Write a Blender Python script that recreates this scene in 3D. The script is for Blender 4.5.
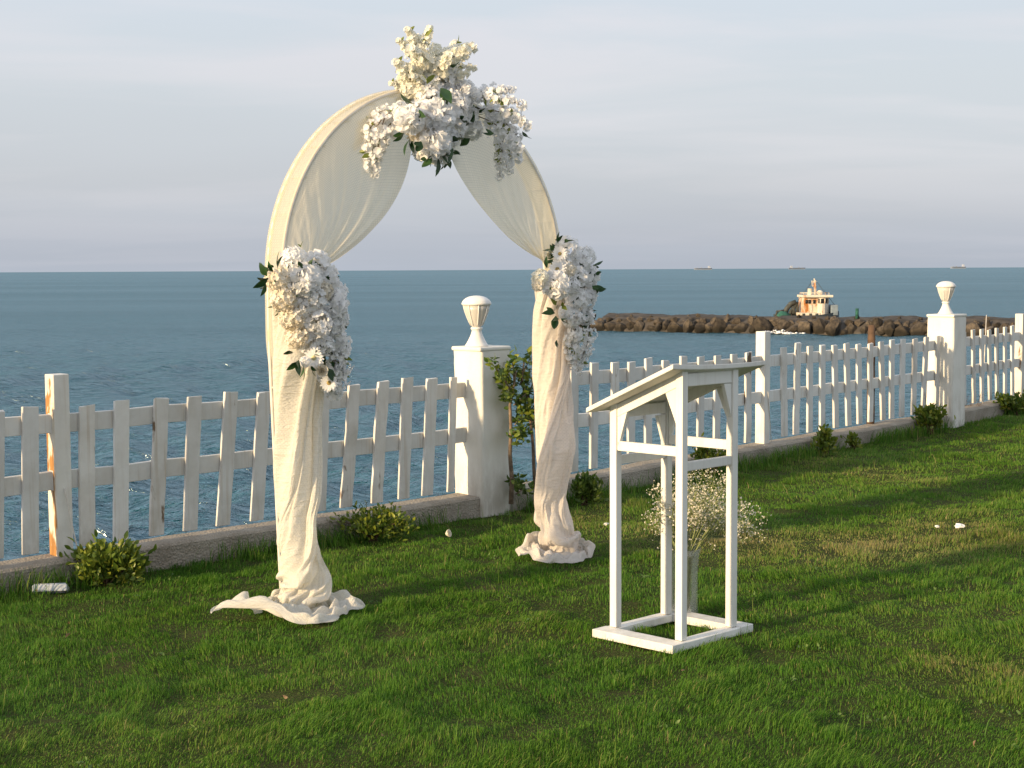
import bpy, bmesh, math, random
import numpy as np
from mathutils import Vector, Matrix, Quaternion

for o in list(bpy.data.objects):
    bpy.data.objects.remove(o)
S = bpy.context.scene
COL = S.collection
R = math.radians
random.seed(7)

# ------------------------------------------------------------------ camera
FPX, PITCH, ROLL, EYE = 1500.0, R(4.36), R(-0.28), 1.53
cam_d = bpy.data.cameras.new('camera')
cam = bpy.data.objects.new('camera', cam_d)
COL.objects.link(cam)
cam_d.sensor_width = 36.0
cam_d.lens = FPX / 1024 * 36
cam_d.clip_start = 0.05
cam_d.clip_end = 60000
CM = Matrix.Rotation(math.pi/2 - PITCH, 3, 'X') @ Matrix.Rotation(ROLL, 3, 'Z')
cam.matrix_world = Matrix.Translation((0, 0, EYE)) @ CM.to_4x4()
S.camera = cam

# ------------------------------------------------------------------ light
SUN_EL, SUN_AZ = R(12.5), R(230.6)          # azimuth clockwise from +Y
sd = Vector((math.sin(SUN_AZ)*math.cos(SUN_EL), math.cos(SUN_AZ)*math.cos(SUN_EL), math.sin(SUN_EL)))
sun_d = bpy.data.lights.new('sun', 'SUN')
sun_d.energy = 5.0
sun_d.color = (1.0, 0.74, 0.43)
sun_d.angle = R(2.4)
sun = bpy.data.objects.new('sun', sun_d)
COL.objects.link(sun)
sun.rotation_euler = sd.to_track_quat('Z', 'Y').to_euler()

W = bpy.data.worlds.new('World')
S.world = W
W.use_nodes = True
nt = W.node_tree
nt.nodes.clear()
def wn(t, **k):
    n = nt.nodes.new(t)
    for a, b in k.items(): setattr(n, a, b)
    return n
def wl(a, b): nt.links.new(a, b)
w_out = wn('ShaderNodeOutputWorld'); w_bg = wn('ShaderNodeBackground')
w_bg.inputs['Strength'].default_value = 0.098
sky = wn('ShaderNodeTexSky', sky_type='NISHITA', sun_disc=False)
sky.sun_elevation = SUN_EL; sky.sun_rotation = SUN_AZ
sky.dust_density = 2.0
tc = wn('ShaderNodeTexCoord'); sep = wn('ShaderNodeSeparateXYZ')
wl(tc.outputs['Generated'], sep.inputs[0])
# thin overcast veil: colour by elevation, streaks of cloud seen on a high layer
ramp = wn('ShaderNodeValToRGB')
cr = ramp.color_ramp
cr.elements[0].position = 0.0;  cr.elements[0].color = (3.8, 4.15, 4.8, 1)
cr.elements[1].position = 0.9;  cr.elements[1].color = (5.8, 6.5, 7.5, 1)
for p, c in ((0.02, (4.0, 4.3, 4.9, 1)), (0.06, (4.75, 4.98, 5.4, 1)), (0.12, (5.25, 5.6, 6.0, 1)), (0.2, (5.45, 6.0, 6.65, 1))):
    e = cr.elements.new(p); e.color = c
wl(sep.outputs['Z'], ramp.inputs[0])
addz = wn('ShaderNodeMath', operation='ADD'); addz.inputs[1].default_value = 0.09
wl(sep.outputs['Z'], addz.inputs[0])
dv = wn('ShaderNodeVectorMath', operation='DIVIDE')
comb = wn('ShaderNodeCombineXYZ')
for i in range(3): wl(addz.outputs[0], comb.inputs[i])
wl(tc.outputs['Generated'], dv.inputs[0]); wl(comb.outputs[0], dv.inputs[1])
mp = wn('ShaderNodeMapping'); mp.inputs['Scale'].default_value = (0.55, 1.0, 1.0); mp.inputs['Rotation'].default_value = (0, 0, 0.25)
mp.inputs['Location'].default_value = (3.7, 1.2, 0)
wl(dv.outputs[0], mp.inputs[0])
nz = wn('ShaderNodeTexNoise'); nz.inputs['Scale'].default_value = 0.9; nz.inputs['Detail'].default_value = 7; nz.inputs['Roughness'].default_value = 0.52
nz.inputs['Distortion'].default_value = 0.35
wl(mp.outputs[0], nz.inputs['Vector'])
crm = wn('ShaderNodeMapRange'); crm.inputs[1].default_value = 0.46; crm.inputs[2].default_value = 0.62
wl(nz.outputs['Fac'], crm.inputs[0])
cl = wn('ShaderNodeMix', data_type='RGBA', blend_type='MIX')
cl.inputs['B'].default_value = (6.7, 6.35, 6.65, 1)
fm = wn('ShaderNodeMath', operation='MULTIPLY'); hz = wn('ShaderNodeMapRange'); hz.inputs[1].default_value = .03; hz.inputs[2].default_value = .17; hz.inputs[3].default_value = .08; hz.inputs[4].default_value = .62
wl(sep.outputs['Z'], hz.inputs[0]); wl(hz.outputs[0], fm.inputs[1])
wl(crm.outputs[0], fm.inputs[0]); wl(fm.outputs[0], cl.inputs['Factor']); wl(ramp.outputs[0], cl.inputs['A'])
# second, softer and larger veil gives broad light and dark areas
nz2 = wn('ShaderNodeTexNoise'); nz2.inputs['Scale'].default_value = 0.33; nz2.inputs['Detail'].default_value = 3
wl(mp.outputs[0], nz2.inputs['Vector'])
mr2 = wn('ShaderNodeMapRange'); mr2.inputs[1].default_value = 0.3; mr2.inputs[2].default_value = 0.7; mr2.inputs[3].default_value = 0.95; mr2.inputs[4].default_value = 1.05
wl(nz2.outputs['Fac'], mr2.inputs[0])
vm = wn('ShaderNodeVectorMath', operation='SCALE'); wl(cl.outputs['Result'], vm.inputs[0]); wl(mr2.outputs[0], vm.inputs['Scale'])
fin = wn('ShaderNodeMix', data_type='RGBA'); fin.inputs['Factor'].default_value = 0.9
wl(sky.outputs[0], fin.inputs['A']); wl(vm.outputs[0], fin.inputs['B'])
wl(fin.outputs['Result'], w_bg.inputs['Color']); wl(w_bg.outputs[0], w_out.inputs[0])

S.view_settings.view_transform = 'Standard'
S.view_settings.look = 'None'
S.view_settings.exposure = 0.42
S.view_settings.gamma = 1.0
S.view_settings.use_curve_mapping = False
S.render.engine = 'CYCLES'
S.cycles.max_bounces = 8
S.cycles.transparent_max_bounces = 24

# ------------------------------------------------------------------ geometry of the photograph
CAMP = Vector((0, 0, EYE))
def ray(x, y): return CM @ Vector(((x-512)/FPX, -(y-384)/FPX, -1))
def onz(x, y, z=0.0):
    d = ray(x, y); return CAMP + d*((z-EYE)/d.z)
def atY(x, y, Y):
    d = ray(x, y); return CAMP + d*(Y/d.y)

# ------------------------------------------------------------------ noise
def _h(i, j, k):
    n = (i*374761393 + j*668265263 + k*2147483647*13 + 1013904223) & 0xffffffff
    n = ((n ^ (n >> 13)) * 1274126177) & 0xffffffff
    n = ((n ^ (n >> 15)) * 2246822519) & 0xffffffff
    return ((n ^ (n >> 16)) & 0xffffff) / float(0xffffff)
def vnoise(p):
    p = np.asarray(p, dtype=np.float64)
    i = np.floor(p).astype(np.int64); f = p - i; f = f*f*f*(f*(f*6-15)+10)
    r = 0
    for a in (0, 1):
        wx = f[:, 0] if a else 1-f[:, 0]
        for b in (0, 1):
            wy = f[:, 1] if b else 1-f[:, 1]
            for c in (0, 1):
                wz = f[:, 2] if c else 1-f[:, 2]
                r = r + wx*wy*wz*_h(i[:, 0]+a, i[:, 1]+b, i[:, 2]+c)
    return r*2-1
def fbm(p, o=4, g=0.5, l=2.03):
    p = np.asarray(p, dtype=np.float64); r = 0; a = 1; t = 0
    for k in range(o):
        r = r + a*vnoise(p + 17.3*k); t += a; a *= g; p = p*l
    return r/t
def sstep(a, b, x):
    t = np.clip((x-a)/(b-a), 0, 1); return t*t*(3-2*t)

# ------------------------------------------------------------------ helpers
class MB:
    def __init__(s): s.v = []; s.f = []; s.m = []; s.uv = []
    def add(s, vs, fs, mi=0, uvs=None):
        b = len(s.v); s.v += [tuple(map(float, v)) for v in vs]; s.f += [tuple(b+i for i in f) for f in fs]; s.m += [mi]*len(fs)
        s.uv += list(uvs) if uvs is not None else [(0, 0)]*len(vs)
    def box(s, c, ax, ay, az, sx, sy, sz, mi=0):
        c = Vector(c); vs = []
        for k in (-1, 1):
            for j in (-1, 1):
                for i in (-1, 1): vs.append(c + ax*(i*sx/2) + ay*(j*sy/2) + az*(k*sz/2))
        fs = [(0, 2, 3, 1), (4, 5, 7, 6), (0, 1, 5, 4), (2, 6, 7, 3), (0, 4, 6, 2), (1, 3, 7, 5)]
        s.add(vs, fs, mi)
    def prism(s, pts, off, mi=0):
        n = len(pts); a = [Vector(p) for p in pts]; b = [p + Vector(off) for p in a]
        fs = [tuple(range(n))[::-1], tuple(range(n, 2*n))] + [(i, (i+1) % n, n+(i+1) % n, n+i) for i in range(n)]
        s.add(a+b, fs, mi)
    def tube(s, pts, r, n=8, mi=0, cap=True):
        pts = [Vector(p) for p in pts]; m = len(pts)
        rs = r if hasattr(r, '__len__') else [r]*m
        vs = []; fs = []; prev = None
        for i, p in enumerate(pts):
            d = (pts[min(i+1, m-1)] - pts[max(i-1, 0)]).normalized()
            if prev is None:
                a = Vector((0, 0, 1)) if abs(d.z) < .9 else Vector((1, 0, 0))
                prev = d.cross(a).normalized()
            else:
                prev = (prev - d*prev.dot(d)).normalized()
            q = d.cross(prev)
            for k in range(n):
                t = 2*math.pi*k/n
                vs.append(p + prev*(math.cos(t)*rs[i]) + q*(math.sin(t)*rs[i]))
        for i in range(m-1):
            for k in range(n):
                fs.append((i*n+k, i*n+(k+1) % n, (i+1)*n+(k+1) % n, (i+1)*n+k))
        if cap: fs.append(tuple(range(n))[::-1]); fs.append(tuple((m-1)*n+k for k in range(n)))
        s.add(vs, fs, mi)
    def lathe(s, prof, n=24, c=(0, 0, 0), mi=0):
        vs = []; fs = []; m = len(prof)
        for r, z in prof:
            for k in range(n):
                t = 2*math.pi*k/n
                vs.append((c[0]+r*math.cos(t), c[1]+r*math.sin(t), c[2]+z))
        for i in range(m-1):
            for k in range(n):
                fs.append((i*n+k, i*n+(k+1) % n, (i+1)*n+(k+1) % n, (i+1)*n+k))
        s.add(vs, fs, mi)
    def grid(s, P, mi=0, uv=None, wrap=False):
        nu, nv = P.shape[:2]; fs = []
        for i in range(nu-1):
            for j in range(nv if wrap else nv-1):
                j2 = (j+1) % nv
                fs.append((i*nv+j, (i+1)*nv+j, (i+1)*nv+j2, i*nv+j2))
        s.add(P.reshape(-1, 3), fs, mi, None if uv is None else [tuple(u) for u in uv.reshape(-1, 2)])
    def mesh(s, name, mats, smooth=True):
        me = bpy.data.meshes.new(name)
        me.from_pydata(s.v, [], s.f)
        for m in (mats if isinstance(mats, (list, tuple)) else [mats]): me.materials.append(m)
        me.polygons.foreach_set('material_index', np.array(s.m, dtype=np.int32))
        me.polygons.foreach_set('use_smooth', np.full(len(s.f), bool(smooth)))
        uvl = me.uv_layers.new(name='UVMap')
        li = np.empty(len(me.loops), dtype=np.int32); me.loops.foreach_get('vertex_index', li)
        uvl.data.foreach_set('uv', np.array(s.uv, dtype=np.float32)[li].ravel())
        me.update(); return me
    def build(s, name, mats, parent=None, smooth=True, bevel=0.0):
        return link(name, s.mesh(name, mats, smooth), parent, bevel)
def link(name, me, parent=None, bevel=0.0):
    o = bpy.data.objects.new(name, me); COL.objects.link(o)
    if parent is not None:
        o.parent = parent; o.matrix_parent_inverse = Matrix.Translation(-parent.location)
    if bevel:
        b = o.modifiers.new('bevel', 'BEVEL'); b.width = bevel; b.segments = 2; b.limit_method = 'ANGLE'
        for p in me.polygons: p.use_smooth = False
    return o
def tag(o, label=None, cat=None, group=None, kind=None):
    if label: o['label'] = label
    if cat: o['category'] = cat
    if group: o['group'] = group
    if kind: o['kind'] = kind
    return o
def thing(name, loc, label, cat, group=None):
    o = bpy.data.objects.new(name, None); COL.objects.link(o); o.location = loc
    o.empty_display_size = .1
    return tag(o, label, cat, group)
X, Y, Z = Vector((1, 0, 0)), Vector((0, 1, 0)), Vector((0, 0, 1))

# ------------------------------------------------------------------ materials
class NT:
    def __init__(s, name):
        s.m = bpy.data.materials.new(name); s.m.use_nodes = True; s.t = s.m.node_tree; s.t.nodes.clear()
        s.out = s.n('ShaderNodeOutputMaterial')
    def n(s, t, **k):
        x = s.t.nodes.new(t)
        for a, b in k.items(): setattr(x, a, b)
        return x
    def l(s, a, b): s.t.links.new(a, b)
    def coord(s, which='Object'): return s.n('ShaderNodeTexCoord').outputs[which]
    def pos(s): return s.n('ShaderNodeNewGeometry').outputs['Position']
    def noise(s, vec, scale, detail=4, rough=.55, sc=None, dist=0):
        if sc is not None:
            m = s.n('ShaderNodeMapping'); m.inputs['Scale'].default_value = sc; s.l(vec, m.inputs[0]); vec = m.outputs[0]
        x = s.n('ShaderNodeTexNoise'); x.inputs['Scale'].default_value = scale; x.inputs['Detail'].default_value = detail
        x.inputs['Roughness'].default_value = rough; x.inputs['Distortion'].default_value = dist
        s.l(vec, x.inputs['Vector']); return x.outputs['Fac']
    def rng(s, v, a, b, c=0., d=1.):
        m = s.n('ShaderNodeMapRange')
        for i, q in enumerate((a, b, c, d)): m.inputs[i+1].default_value = q
        s.l(v, m.inputs[0]); return m.outputs[0]
    def math(s, op, a, b):
        m = s.n('ShaderNodeMath', operation=op)
        for i, q in enumerate((a, b)):
            if isinstance(q, (int, float)): m.inputs[i].default_value = q
            elif q is not None: s.l(q, m.inputs[i])
        return m.outputs[0]
    def mix(s, f, a, b):
        m = s.n('ShaderNodeMix', data_type='RGBA')
        for k, q in (('Factor', f), ('A', a), ('B', b)):
            if isinstance(q, (int, float)): m.inputs[k].default_value = q
            elif isinstance(q, tuple): m.inputs[k].default_value = (*q[:3], 1)
            else: s.l(q, m.inputs[k])
        return m.outputs['Result']
    def bump(s, h, st=.3, d=.01, nrm=None):
        b = s.n('ShaderNodeBump'); b.inputs['Strength'].default_value = st; b.inputs['Distance'].default_value = d
        s.l(h, b.inputs['Height'])
        if nrm is not None: s.l(nrm, b.inputs['Normal'])
        return b.outputs[0]
    def bsdf(s, col, rough=.6, nrm=None, spec=.3, **k):
        p = s.n('ShaderNodeBsdfPrincipled')
        if isinstance(col, tuple): p.inputs['Base Color'].default_value = (*col[:3], 1)
        else: s.l(col, p.inputs['Base Color'])
        if isinstance(rough, (int, float)): p.inputs['Roughness'].default_value = rough
        else: s.l(rough, p.inputs['Roughness'])
        p.inputs['Specular IOR Level'].default_value = spec
        for a, b in k.items(): p.inputs[a.replace('_', ' ')].default_value = b
        if nrm is not None: s.l(nrm, p.inputs['Normal'])
        return p.outputs[0]
    def fin(s, sh): s.l(sh, s.out.inputs['Surface']); return s.m

def simple(name, col, rough=.6, var=.12, scale=8, bump=.15, **k):
    m = NT(name); c = m.coord(); n = m.noise(c, scale, 5)
    d = tuple(x*(1-2*var) for x in col); e = tuple(min(1, x*(1+var)) for x in col)
    colr = m.mix(m.rng(n, .3, .7), d, e)
    return m.fin(m.bsdf(colr, rough, m.bump(m.noise(c, scale*6, 4), bump, .004), **k))

def paint_wood(name, paint, peel, wood=(.30, .15, .06), grime=.35):
    """white paint on sawn timber: grain, grime and patches where the paint has gone"""
    m = NT(name); c = m.pos()
    ob = m.n('ShaderNodeObjectInfo').outputs['Random']
    g = m.noise(c, 26, 5, .6, (1, 1, .12))
    dirt = m.noise(c, 5, 6, .65)
    hz = m.n('ShaderNodeSeparateXYZ'); m.l(c, hz.inputs[0])
    splash = m.math('MULTIPLY', m.rng(hz.outputs[2], .34, .10), m.rng(m.noise(c, 13, 5, .7, (1, 1, .4)), .35, .65))
    run = m.rng(m.noise(c, 34, 3, .6, (1, 1, .035)), .56, .70, 0, .42)
    big = m.noise(c, 3.1, 5, .7, (1, 1, .45), .6)
    col = m.mix(m.rng(dirt, .38, .75, 0, grime), paint, (.42, .37, .30))
    col = m.mix(m.rng(g, .55, .8, 0, .35), col, (.50, .46, .40))
    col = m.mix(m.math('MULTIPLY', run, grime*2), col, (.46, .36, .25))
    col = m.mix(m.math('MULTIPLY', splash, min(.75, grime*1.6)), col, (.27, .24, .16))
    tone = m.n('ShaderNodeHueSaturation'); tone.inputs['Value'].default_value = 1
    m.l(m.rng(ob, 0, 1, .86, 1.05), tone.inputs['Value']); m.l(col, tone.inputs['Color']); col = tone.outputs[0]
    th = m.math('ADD', m.math('MULTIPLY', big, .75), m.math('MULTIPLY', g, .25))
    pe = m.rng(th, peel, peel+.035)
    wd = m.mix(m.rng(g, .35, .7), wood, tuple(x*.45 for x in wood))
    col = m.mix(pe, col, wd)
    h = m.math('SUBTRACT', m.math('MULTIPLY', g, .5), m.math('MULTIPLY', pe, .6))
    return m.fin(m.bsdf(col, .55, m.bump(h, .35, .004), .25))

M = {}
M['picket'] = paint_wood('weathered_white_paint', (.74, .73, .70), .64, grime=.42)
M['picket_worn'] = paint_wood('peeling_white_paint', (.76, .74, .70), .565, (.26, .17, .10), .55)
M['post'] = paint_wood('flaking_white_paint', (.78, .76, .71), .60, (.42, .20, .07))
M['post_side'] = paint_wood('stripped_post_side', (.76, .72, .62), .465, (.50, .25, .08))
M['bare_wood'] = paint_wood('bare_grey_brown_wood', (.22, .15, .10), .55, (.16, .10, .06))
M['lectern'] = paint_wood('cream_white_paint', (.84, .83, .79), .68, grime=.17)
M['stake'] = simple('dark_brown_timber', (.13, .08, .05), .85, .3, 12, .6)

m = NT('white_stucco'); c = m.pos()
st = m.noise(c, 9, 6, .65, (1, 1, .35))
zz = m.n('ShaderNodeSeparateXYZ'); m.l(c, zz.inputs[0])
foot = m.math('MULTIPLY', m.rng(zz.outputs[2], .42, .05), m.rng(st, .35, .6))
col = m.mix(m.rng(st, .45, .8, 0, .45), (.78, .76, .70), (.58, .52, .44))
col = m.mix(m.math('MULTIPLY', foot, .7), col, (.36, .32, .26))
M['stucco'] = m.fin(m.bsdf(col, .85, m.bump(m.noise(c, 55, 6, .7), .5, .006), .15))
M['lamp_plastic'] = simple('white_lamp_plastic', (.78, .76, .72), .35, .05, 10, .05)
m = NT('frosted_glass')
d = m.n('ShaderNodeBsdfDiffuse'); d.inputs[0].default_value = (.86, .84, .80, 1)
t = m.n('ShaderNodeBsdfTranslucent'); t.inputs[0].default_value = (.84, .80, .72, 1)
g = m.n('ShaderNodeBsdfGlossy'); g.inputs['Roughness'].default_value = .25
x1 = m.n('ShaderNodeMixShader'); x1.inputs[0].default_value = .45; m.l(d.outputs[0], x1.inputs[1]); m.l(t.outputs[0], x1.inputs[2])
x2 = m.n('ShaderNodeMixShader'); x2.inputs[0].default_value = .06; m.l(x1.outputs[0], x2.inputs[1]); m.l(g.outputs[0], x2.inputs[2])
M['frosted'] = m.fin(x2.outputs[0])

m = NT('kerb_concrete'); c = m.pos()
n1 = m.noise(c, 4, 6, .65); n2 = m.noise(c, 38, 5, .7)
v = m.n('ShaderNodeTexVoronoi'); v.inputs['Scale'].default_value = 75; m.l(c, v.inputs['Vector'])
col = m.mix(m.rng(n1, .35, .7), (.27, .235, .19), (.40, .36, .30))
col = m.mix(m.rng(n2, .55, .75, 0, .6), col, (.16, .14, .10))
col = m.mix(m.rng(v.outputs['Distance'], .12, .3, .6, 0), col, (.52, .46, .40))
M['kerb'] = m.fin(m.bsdf(col, .9, m.bump(m.math('SUBTRACT', n2, m.math('MULTIPLY', v.outputs['Distance'], .8)), .8, .01), .1))
M['seawall'] = simple('sea_wall_concrete', (.24, .22, .19), .9, .25, 3, .6)

m = NT('lawn_soil'); c = m.pos()
n1 = m.noise(c, 2.2, 5); n2 = m.noise(c, 60, 4, .7)
col = m.mix(m.rng(n2, .35, .65), (.030, .045, .012), (.075, .085, .028))
col = m.mix(m.rng(n1, .5, .75, 0, .5), col, (.10, .085, .045))
M['soil'] = m.fin(m.bsdf(col, .95, m.bump(n2, .9, .02), .05))

m = NT('grass_blade')
a = m.n('ShaderNodeAttribute'); a.attribute_name = 'tone'
rp = m.n('ShaderNodeValToRGB'); e = rp.color_ramp.elements
e[0].position = 0; e[0].color = (.042, .116, .011, 1); e[1].position = 1; e[1].color = (.36, .30, .14, 1)
for p, q in ((.35, (.076, .200, .018)), (.62, (.145, .262, .032)), (.8, (.20, .24, .055))):
    k = e.new(p); k.color = (*q, 1)
m.l(a.outputs['Fac'], rp.inputs[0])
d = m.bsdf(rp.outputs[0], .55, spec=.25)
t = m.n('ShaderNodeBsdfTranslucent'); m.l(rp.outputs[0], t.inputs[0])
x1 = m.n('ShaderNodeMixShader'); x1.inputs[0].default_value = .42; m.l(d, x1.inputs[1]); m.l(t.outputs[0], x1.inputs[2])
M['grass'] = m.fin(x1.outputs[0])

def leaf_mat(name, c1, c2, tr=.3, rough=.45, scale=40):
    m = NT(name); c = m.pos(); n = m.noise(c, scale, 3)
    col = m.mix(m.rng(n, .3, .7), c1, c2)
    d = m.bsdf(col, rough, spec=.35)
    t = m.n('ShaderNodeBsdfTranslucent'); m.l(col, t.inputs[0])
    x = m.n('ShaderNodeMixShader'); x.inputs[0].default_value = tr; m.l(d, x.inputs[1]); m.l(t.outputs[0], x.inputs[2])
    return m.fin(x.outputs[0])
M['shrub_leaf'] = leaf_mat('shrub_leaf', (.045, .10, .017), (.17, .23, .03), .35, .4, 9)
M['shrub_yellow'] = leaf_mat('bright_shrub_leaf', (.08, .14, .018), (.29, .31, .038), .3, .4, 14)
M['climber_leaf'] = leaf_mat('climber_leaf', (.045, .10, .02), (.13, .18, .04), .3, .4, 12)
M['silk_leaf'] = leaf_mat('dark_silk_leaf', (.015, .05, .018), (.045, .10, .025), .12, .4, 18)
M['lime_leaf'] = leaf_mat('lime_silk_leaf', (.16, .22, .03), (.24, .26, .06), .3, .45, 18)
M['petal'] = leaf_mat('white_petal', (.92, .92, .92), (.95, .95, .95), .45, .6, 30)
M['petal_cream'] = leaf_mat('cream_petal', (.93, .91, .80), (.95, .94, .88), .45, .6, 30)
M['petal_ivory'] = leaf_mat('ivory_petal', (.86, .79, .66), (.90, .86, .77), .34, .6, 30)
M['disc'] = simple('flower_disc', (.45, .33, .12), .8, .3, 60, .6)
M['pale_disc'] = simple('pale_flower_disc', (.62, .55, .30), .8, .2, 60, .4)
M['twig'] = simple('brown_twig', (.16, .10, .06), .8, .25, 40, .5)
M['bark'] = simple('grey_brown_bark', (.22, .16, .11), .9, .3, 30, .9)
M['green_stem'] = simple('green_stem', (.26, .30, .12), .6, .2, 30, .2)

def cloth(name, col, opacity, period=.011, contrast=.22):
    m = NT(name); uv = m.coord('UV'); s = m.n('ShaderNodeSeparateXYZ'); m.l(uv, s.inputs[0])
    f = 2*math.pi/period
    a = m.math('SINE', m.math('MULTIPLY', s.outputs[0], f), None)
    b = m.math('SINE', m.math('MULTIPLY', s.outputs[1], f), None)
    dots = m.rng(m.math('MULTIPLY', a, b), .15, .8)
    rows = m.rng(b, -.2, 1.0)
    pat = m.math('MAXIMUM', dots, m.math('MULTIPLY', rows, .45))
    n = m.noise(uv, 7, 4)
    c2 = m.mix(m.rng(n, .3, .7, 0, .5), col, tuple(x*.95 for x in col))
    c2 = m.mix(m.math('MULTIPLY', pat, .24), c2, tuple(x*.78 for x in col))
    mpn = m.n('ShaderNodeMapping'); mpn.inputs['Rotation'].default_value = (0, 0, R(38)); mpn.inputs['Scale'].default_value = (1, 3.2, 1); m.l(uv, mpn.inputs[0])
    cre = m.math('ABSOLUTE', m.math('SUBTRACT', m.noise(mpn.outputs[0], 8, 4, .62, None, .8), .5), None)
    cre = m.math('MULTIPLY', m.rng(cre, 0, .16, 1, 0), 1.5 if opacity >= 1 else .4)
    nb = m.bump(m.math('ADD', m.math('ADD', cre, m.math('MULTIPLY', pat, -.3)), m.math('ADD', m.math('MULTIPLY', m.noise(uv, 60, 4, .65, (1, 1.6, 1), .6), 1.6), m.math('MULTIPLY', m.noise(uv, 13, 4, .6, (1, 2.2, 1), 1.1), 3.0))), .5, .006)
    d = m.n('ShaderNodeBsdfDiffuse'); m.l(c2, d.inputs[0]); m.l(nb, d.inputs['Normal'])
    t = m.n('ShaderNodeBsdfTranslucent'); m.l(c2, t.inputs[0])
    x = m.n('ShaderNodeMixShader'); x.inputs[0].default_value = .42 if opacity >= 1 else .55; m.l(d.outputs[0], x.inputs[1]); m.l(t.outputs[0], x.inputs[2])
    tr = m.n('ShaderNodeBsdfTransparent')
    y = m.n('ShaderNodeMixShader'); m.l(m.math('SUBTRACT', opacity, m.math('MULTIPLY', pat, contrast)), y.inputs[0])
    m.l(tr.outputs[0], y.inputs[1]); m.l(x.outputs[0], y.inputs[2])
    return m.fin(y.outputs[0])
M['voile'] = cloth('cream_voile', (.94, .87, .69), .92, .012, .26)
M['cloth_l'] = cloth('gathered_cream_cloth', (.92, .89, .81), 1.0, .013, .08)
M['cloth_r'] = cloth('gathered_pink_lit_cloth', (.91, .85, .79), 1.0, .013, .08)  # same cream cloth; the pinkish light and shade on it are put into the colour
M['metal'] = simple('white_enamel_tube', (.74, .70, .64), .4, .08, 12, .1)

m = NT('clear_glass')
t = m.n('ShaderNodeBsdfTransparent'); t.inputs[0].default_value = (.985, .992, .99, 1)
g = m.n('ShaderNodeBsdfGlossy'); g.inputs['Roughness'].default_value = .03
f = m.n('ShaderNodeLayerWeight'); f.inputs['Blend'].default_value = .35
d = m.n('ShaderNodeBsdfDiffuse'); d.inputs[0].default_value = (.85, .87, .86, 1); w = m.n('ShaderNodeMixShader'); w.inputs[0].default_value = .35; m.l(g.outputs[0], w.inputs[1]); m.l(d.outputs[0], w.inputs[2]); g = w
x = m.n('ShaderNodeMixShader'); m.l(m.rng(f.outputs['Fresnel'], 0, 1, .05, .6), x.inputs[0]); m.l(t.outputs[0], x.inputs[1]); m.l(g.outputs[0], x.inputs[2])
M['glass'] = m.fin(x.outputs[0])
M['lamp_black'] = simple('black_plastic', (.02, .02, .022), .45, .2, 20, .1)
M['lamp_white'] = simple('pale_metal_housing', (.46, .49, .53), .4, .08, 20, .1)
M['cable'] = simple('pale_cable', (.62, .58, .52), .6, .1, 20, .1)
M['paper'] = simple('white_paper', (.82, .81, .78), .8, .04, 20, .2)

m = NT('sea_water'); c = m.pos()
n0 = m.noise(c, .6, 3, .55, (1, 1.7, 1), .3); n1 = m.noise(c, 2.4, 4, .62, (1, 1.5, 1), .5); n2 = m.noise(c, 7, 3, .6)
big = m.noise(c, .035, 4, .6, (.5, 1.6, 1)); gust = m.noise(c, .012, 4, .6, (.35, 1.8, 1))
nsw = m.noise(c, .16, 4, .6, (.7, 1.9, 1), .4)
nb = m.bump(nsw, 1, .9); nb = m.bump(n0, 1, .42, nb); nb = m.bump(n1, 1, .36, nb); nb = m.bump(n2, .8, .05, nb)
col = m.mix(m.rng(big, .3, .7), (.005, .058, .082), (.009, .071, .098))
dif = m.n('ShaderNodeBsdfDiffuse'); m.l(col, dif.inputs[0]); m.l(nb, dif.inputs['Normal'])
gl = m.n('ShaderNodeBsdfGlossy'); gl.inputs['Roughness'].default_value = .2; gl.inputs[0].default_value = (.76, .93, 1, 1); m.l(nb, gl.inputs['Normal'])
fr = m.n('ShaderNodeFresnel'); fr.inputs['IOR'].default_value = 1.33; m.l(nb, fr.inputs['Normal'])
# a rough sea mirrors far less at a low angle than flat water: its facets never lie fully edge-on
fac = m.math('MULTIPLY', m.math('POWER', fr.outputs[0], 1.0), m.rng(gust, .3, .7, .33, .40))
ms = m.n('ShaderNodeMixShader'); m.l(fac, ms.inputs[0]); m.l(dif.outputs[0], ms.inputs[1]); m.l(gl.outputs[0], ms.inputs[2])
M['sea'] = m.fin(ms.outputs[0])
M['foam'] = simple('white_foam', (.80, .82, .84), .9, .08, 6, .5)

m = NT('boulder'); c = m.coord(); ob = m.n('ShaderNodeObjectInfo').outputs['Random']
n1 = m.noise(c, 2.2, 6, .65); n2 = m.noise(c, 9, 5, .7)
col = m.mix(m.rng(n1, .35, .68), (.042, .037, .032), (.150, .120, .088))
col = m.mix(m.rng(n2, .55, .75, 0, .6), col, (.05, .042, .035))
tone = m.n('ShaderNodeHueSaturation'); m.l(m.rng(ob, 0, 1, .55, 1.35), tone.inputs['Value']); m.l(col, tone.inputs['Color'])
p = m.n('ShaderNodeSeparateXYZ'); m.l(m.pos(), p.inputs[0])
wet = m.rng(p.outputs[2], -1.9, -2.2)
col = m.mix(m.math('MULTIPLY', wet, .8), tone.outputs[0], (.022, .020, .016))
M['rock'] = m.fin(m.bsdf(col, .9, m.bump(n2, .8, .08), .15))
M['mole'] = simple('dark_mole_stone', (.075, .065, .055), .95, .3, 1.6, .8)

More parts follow.
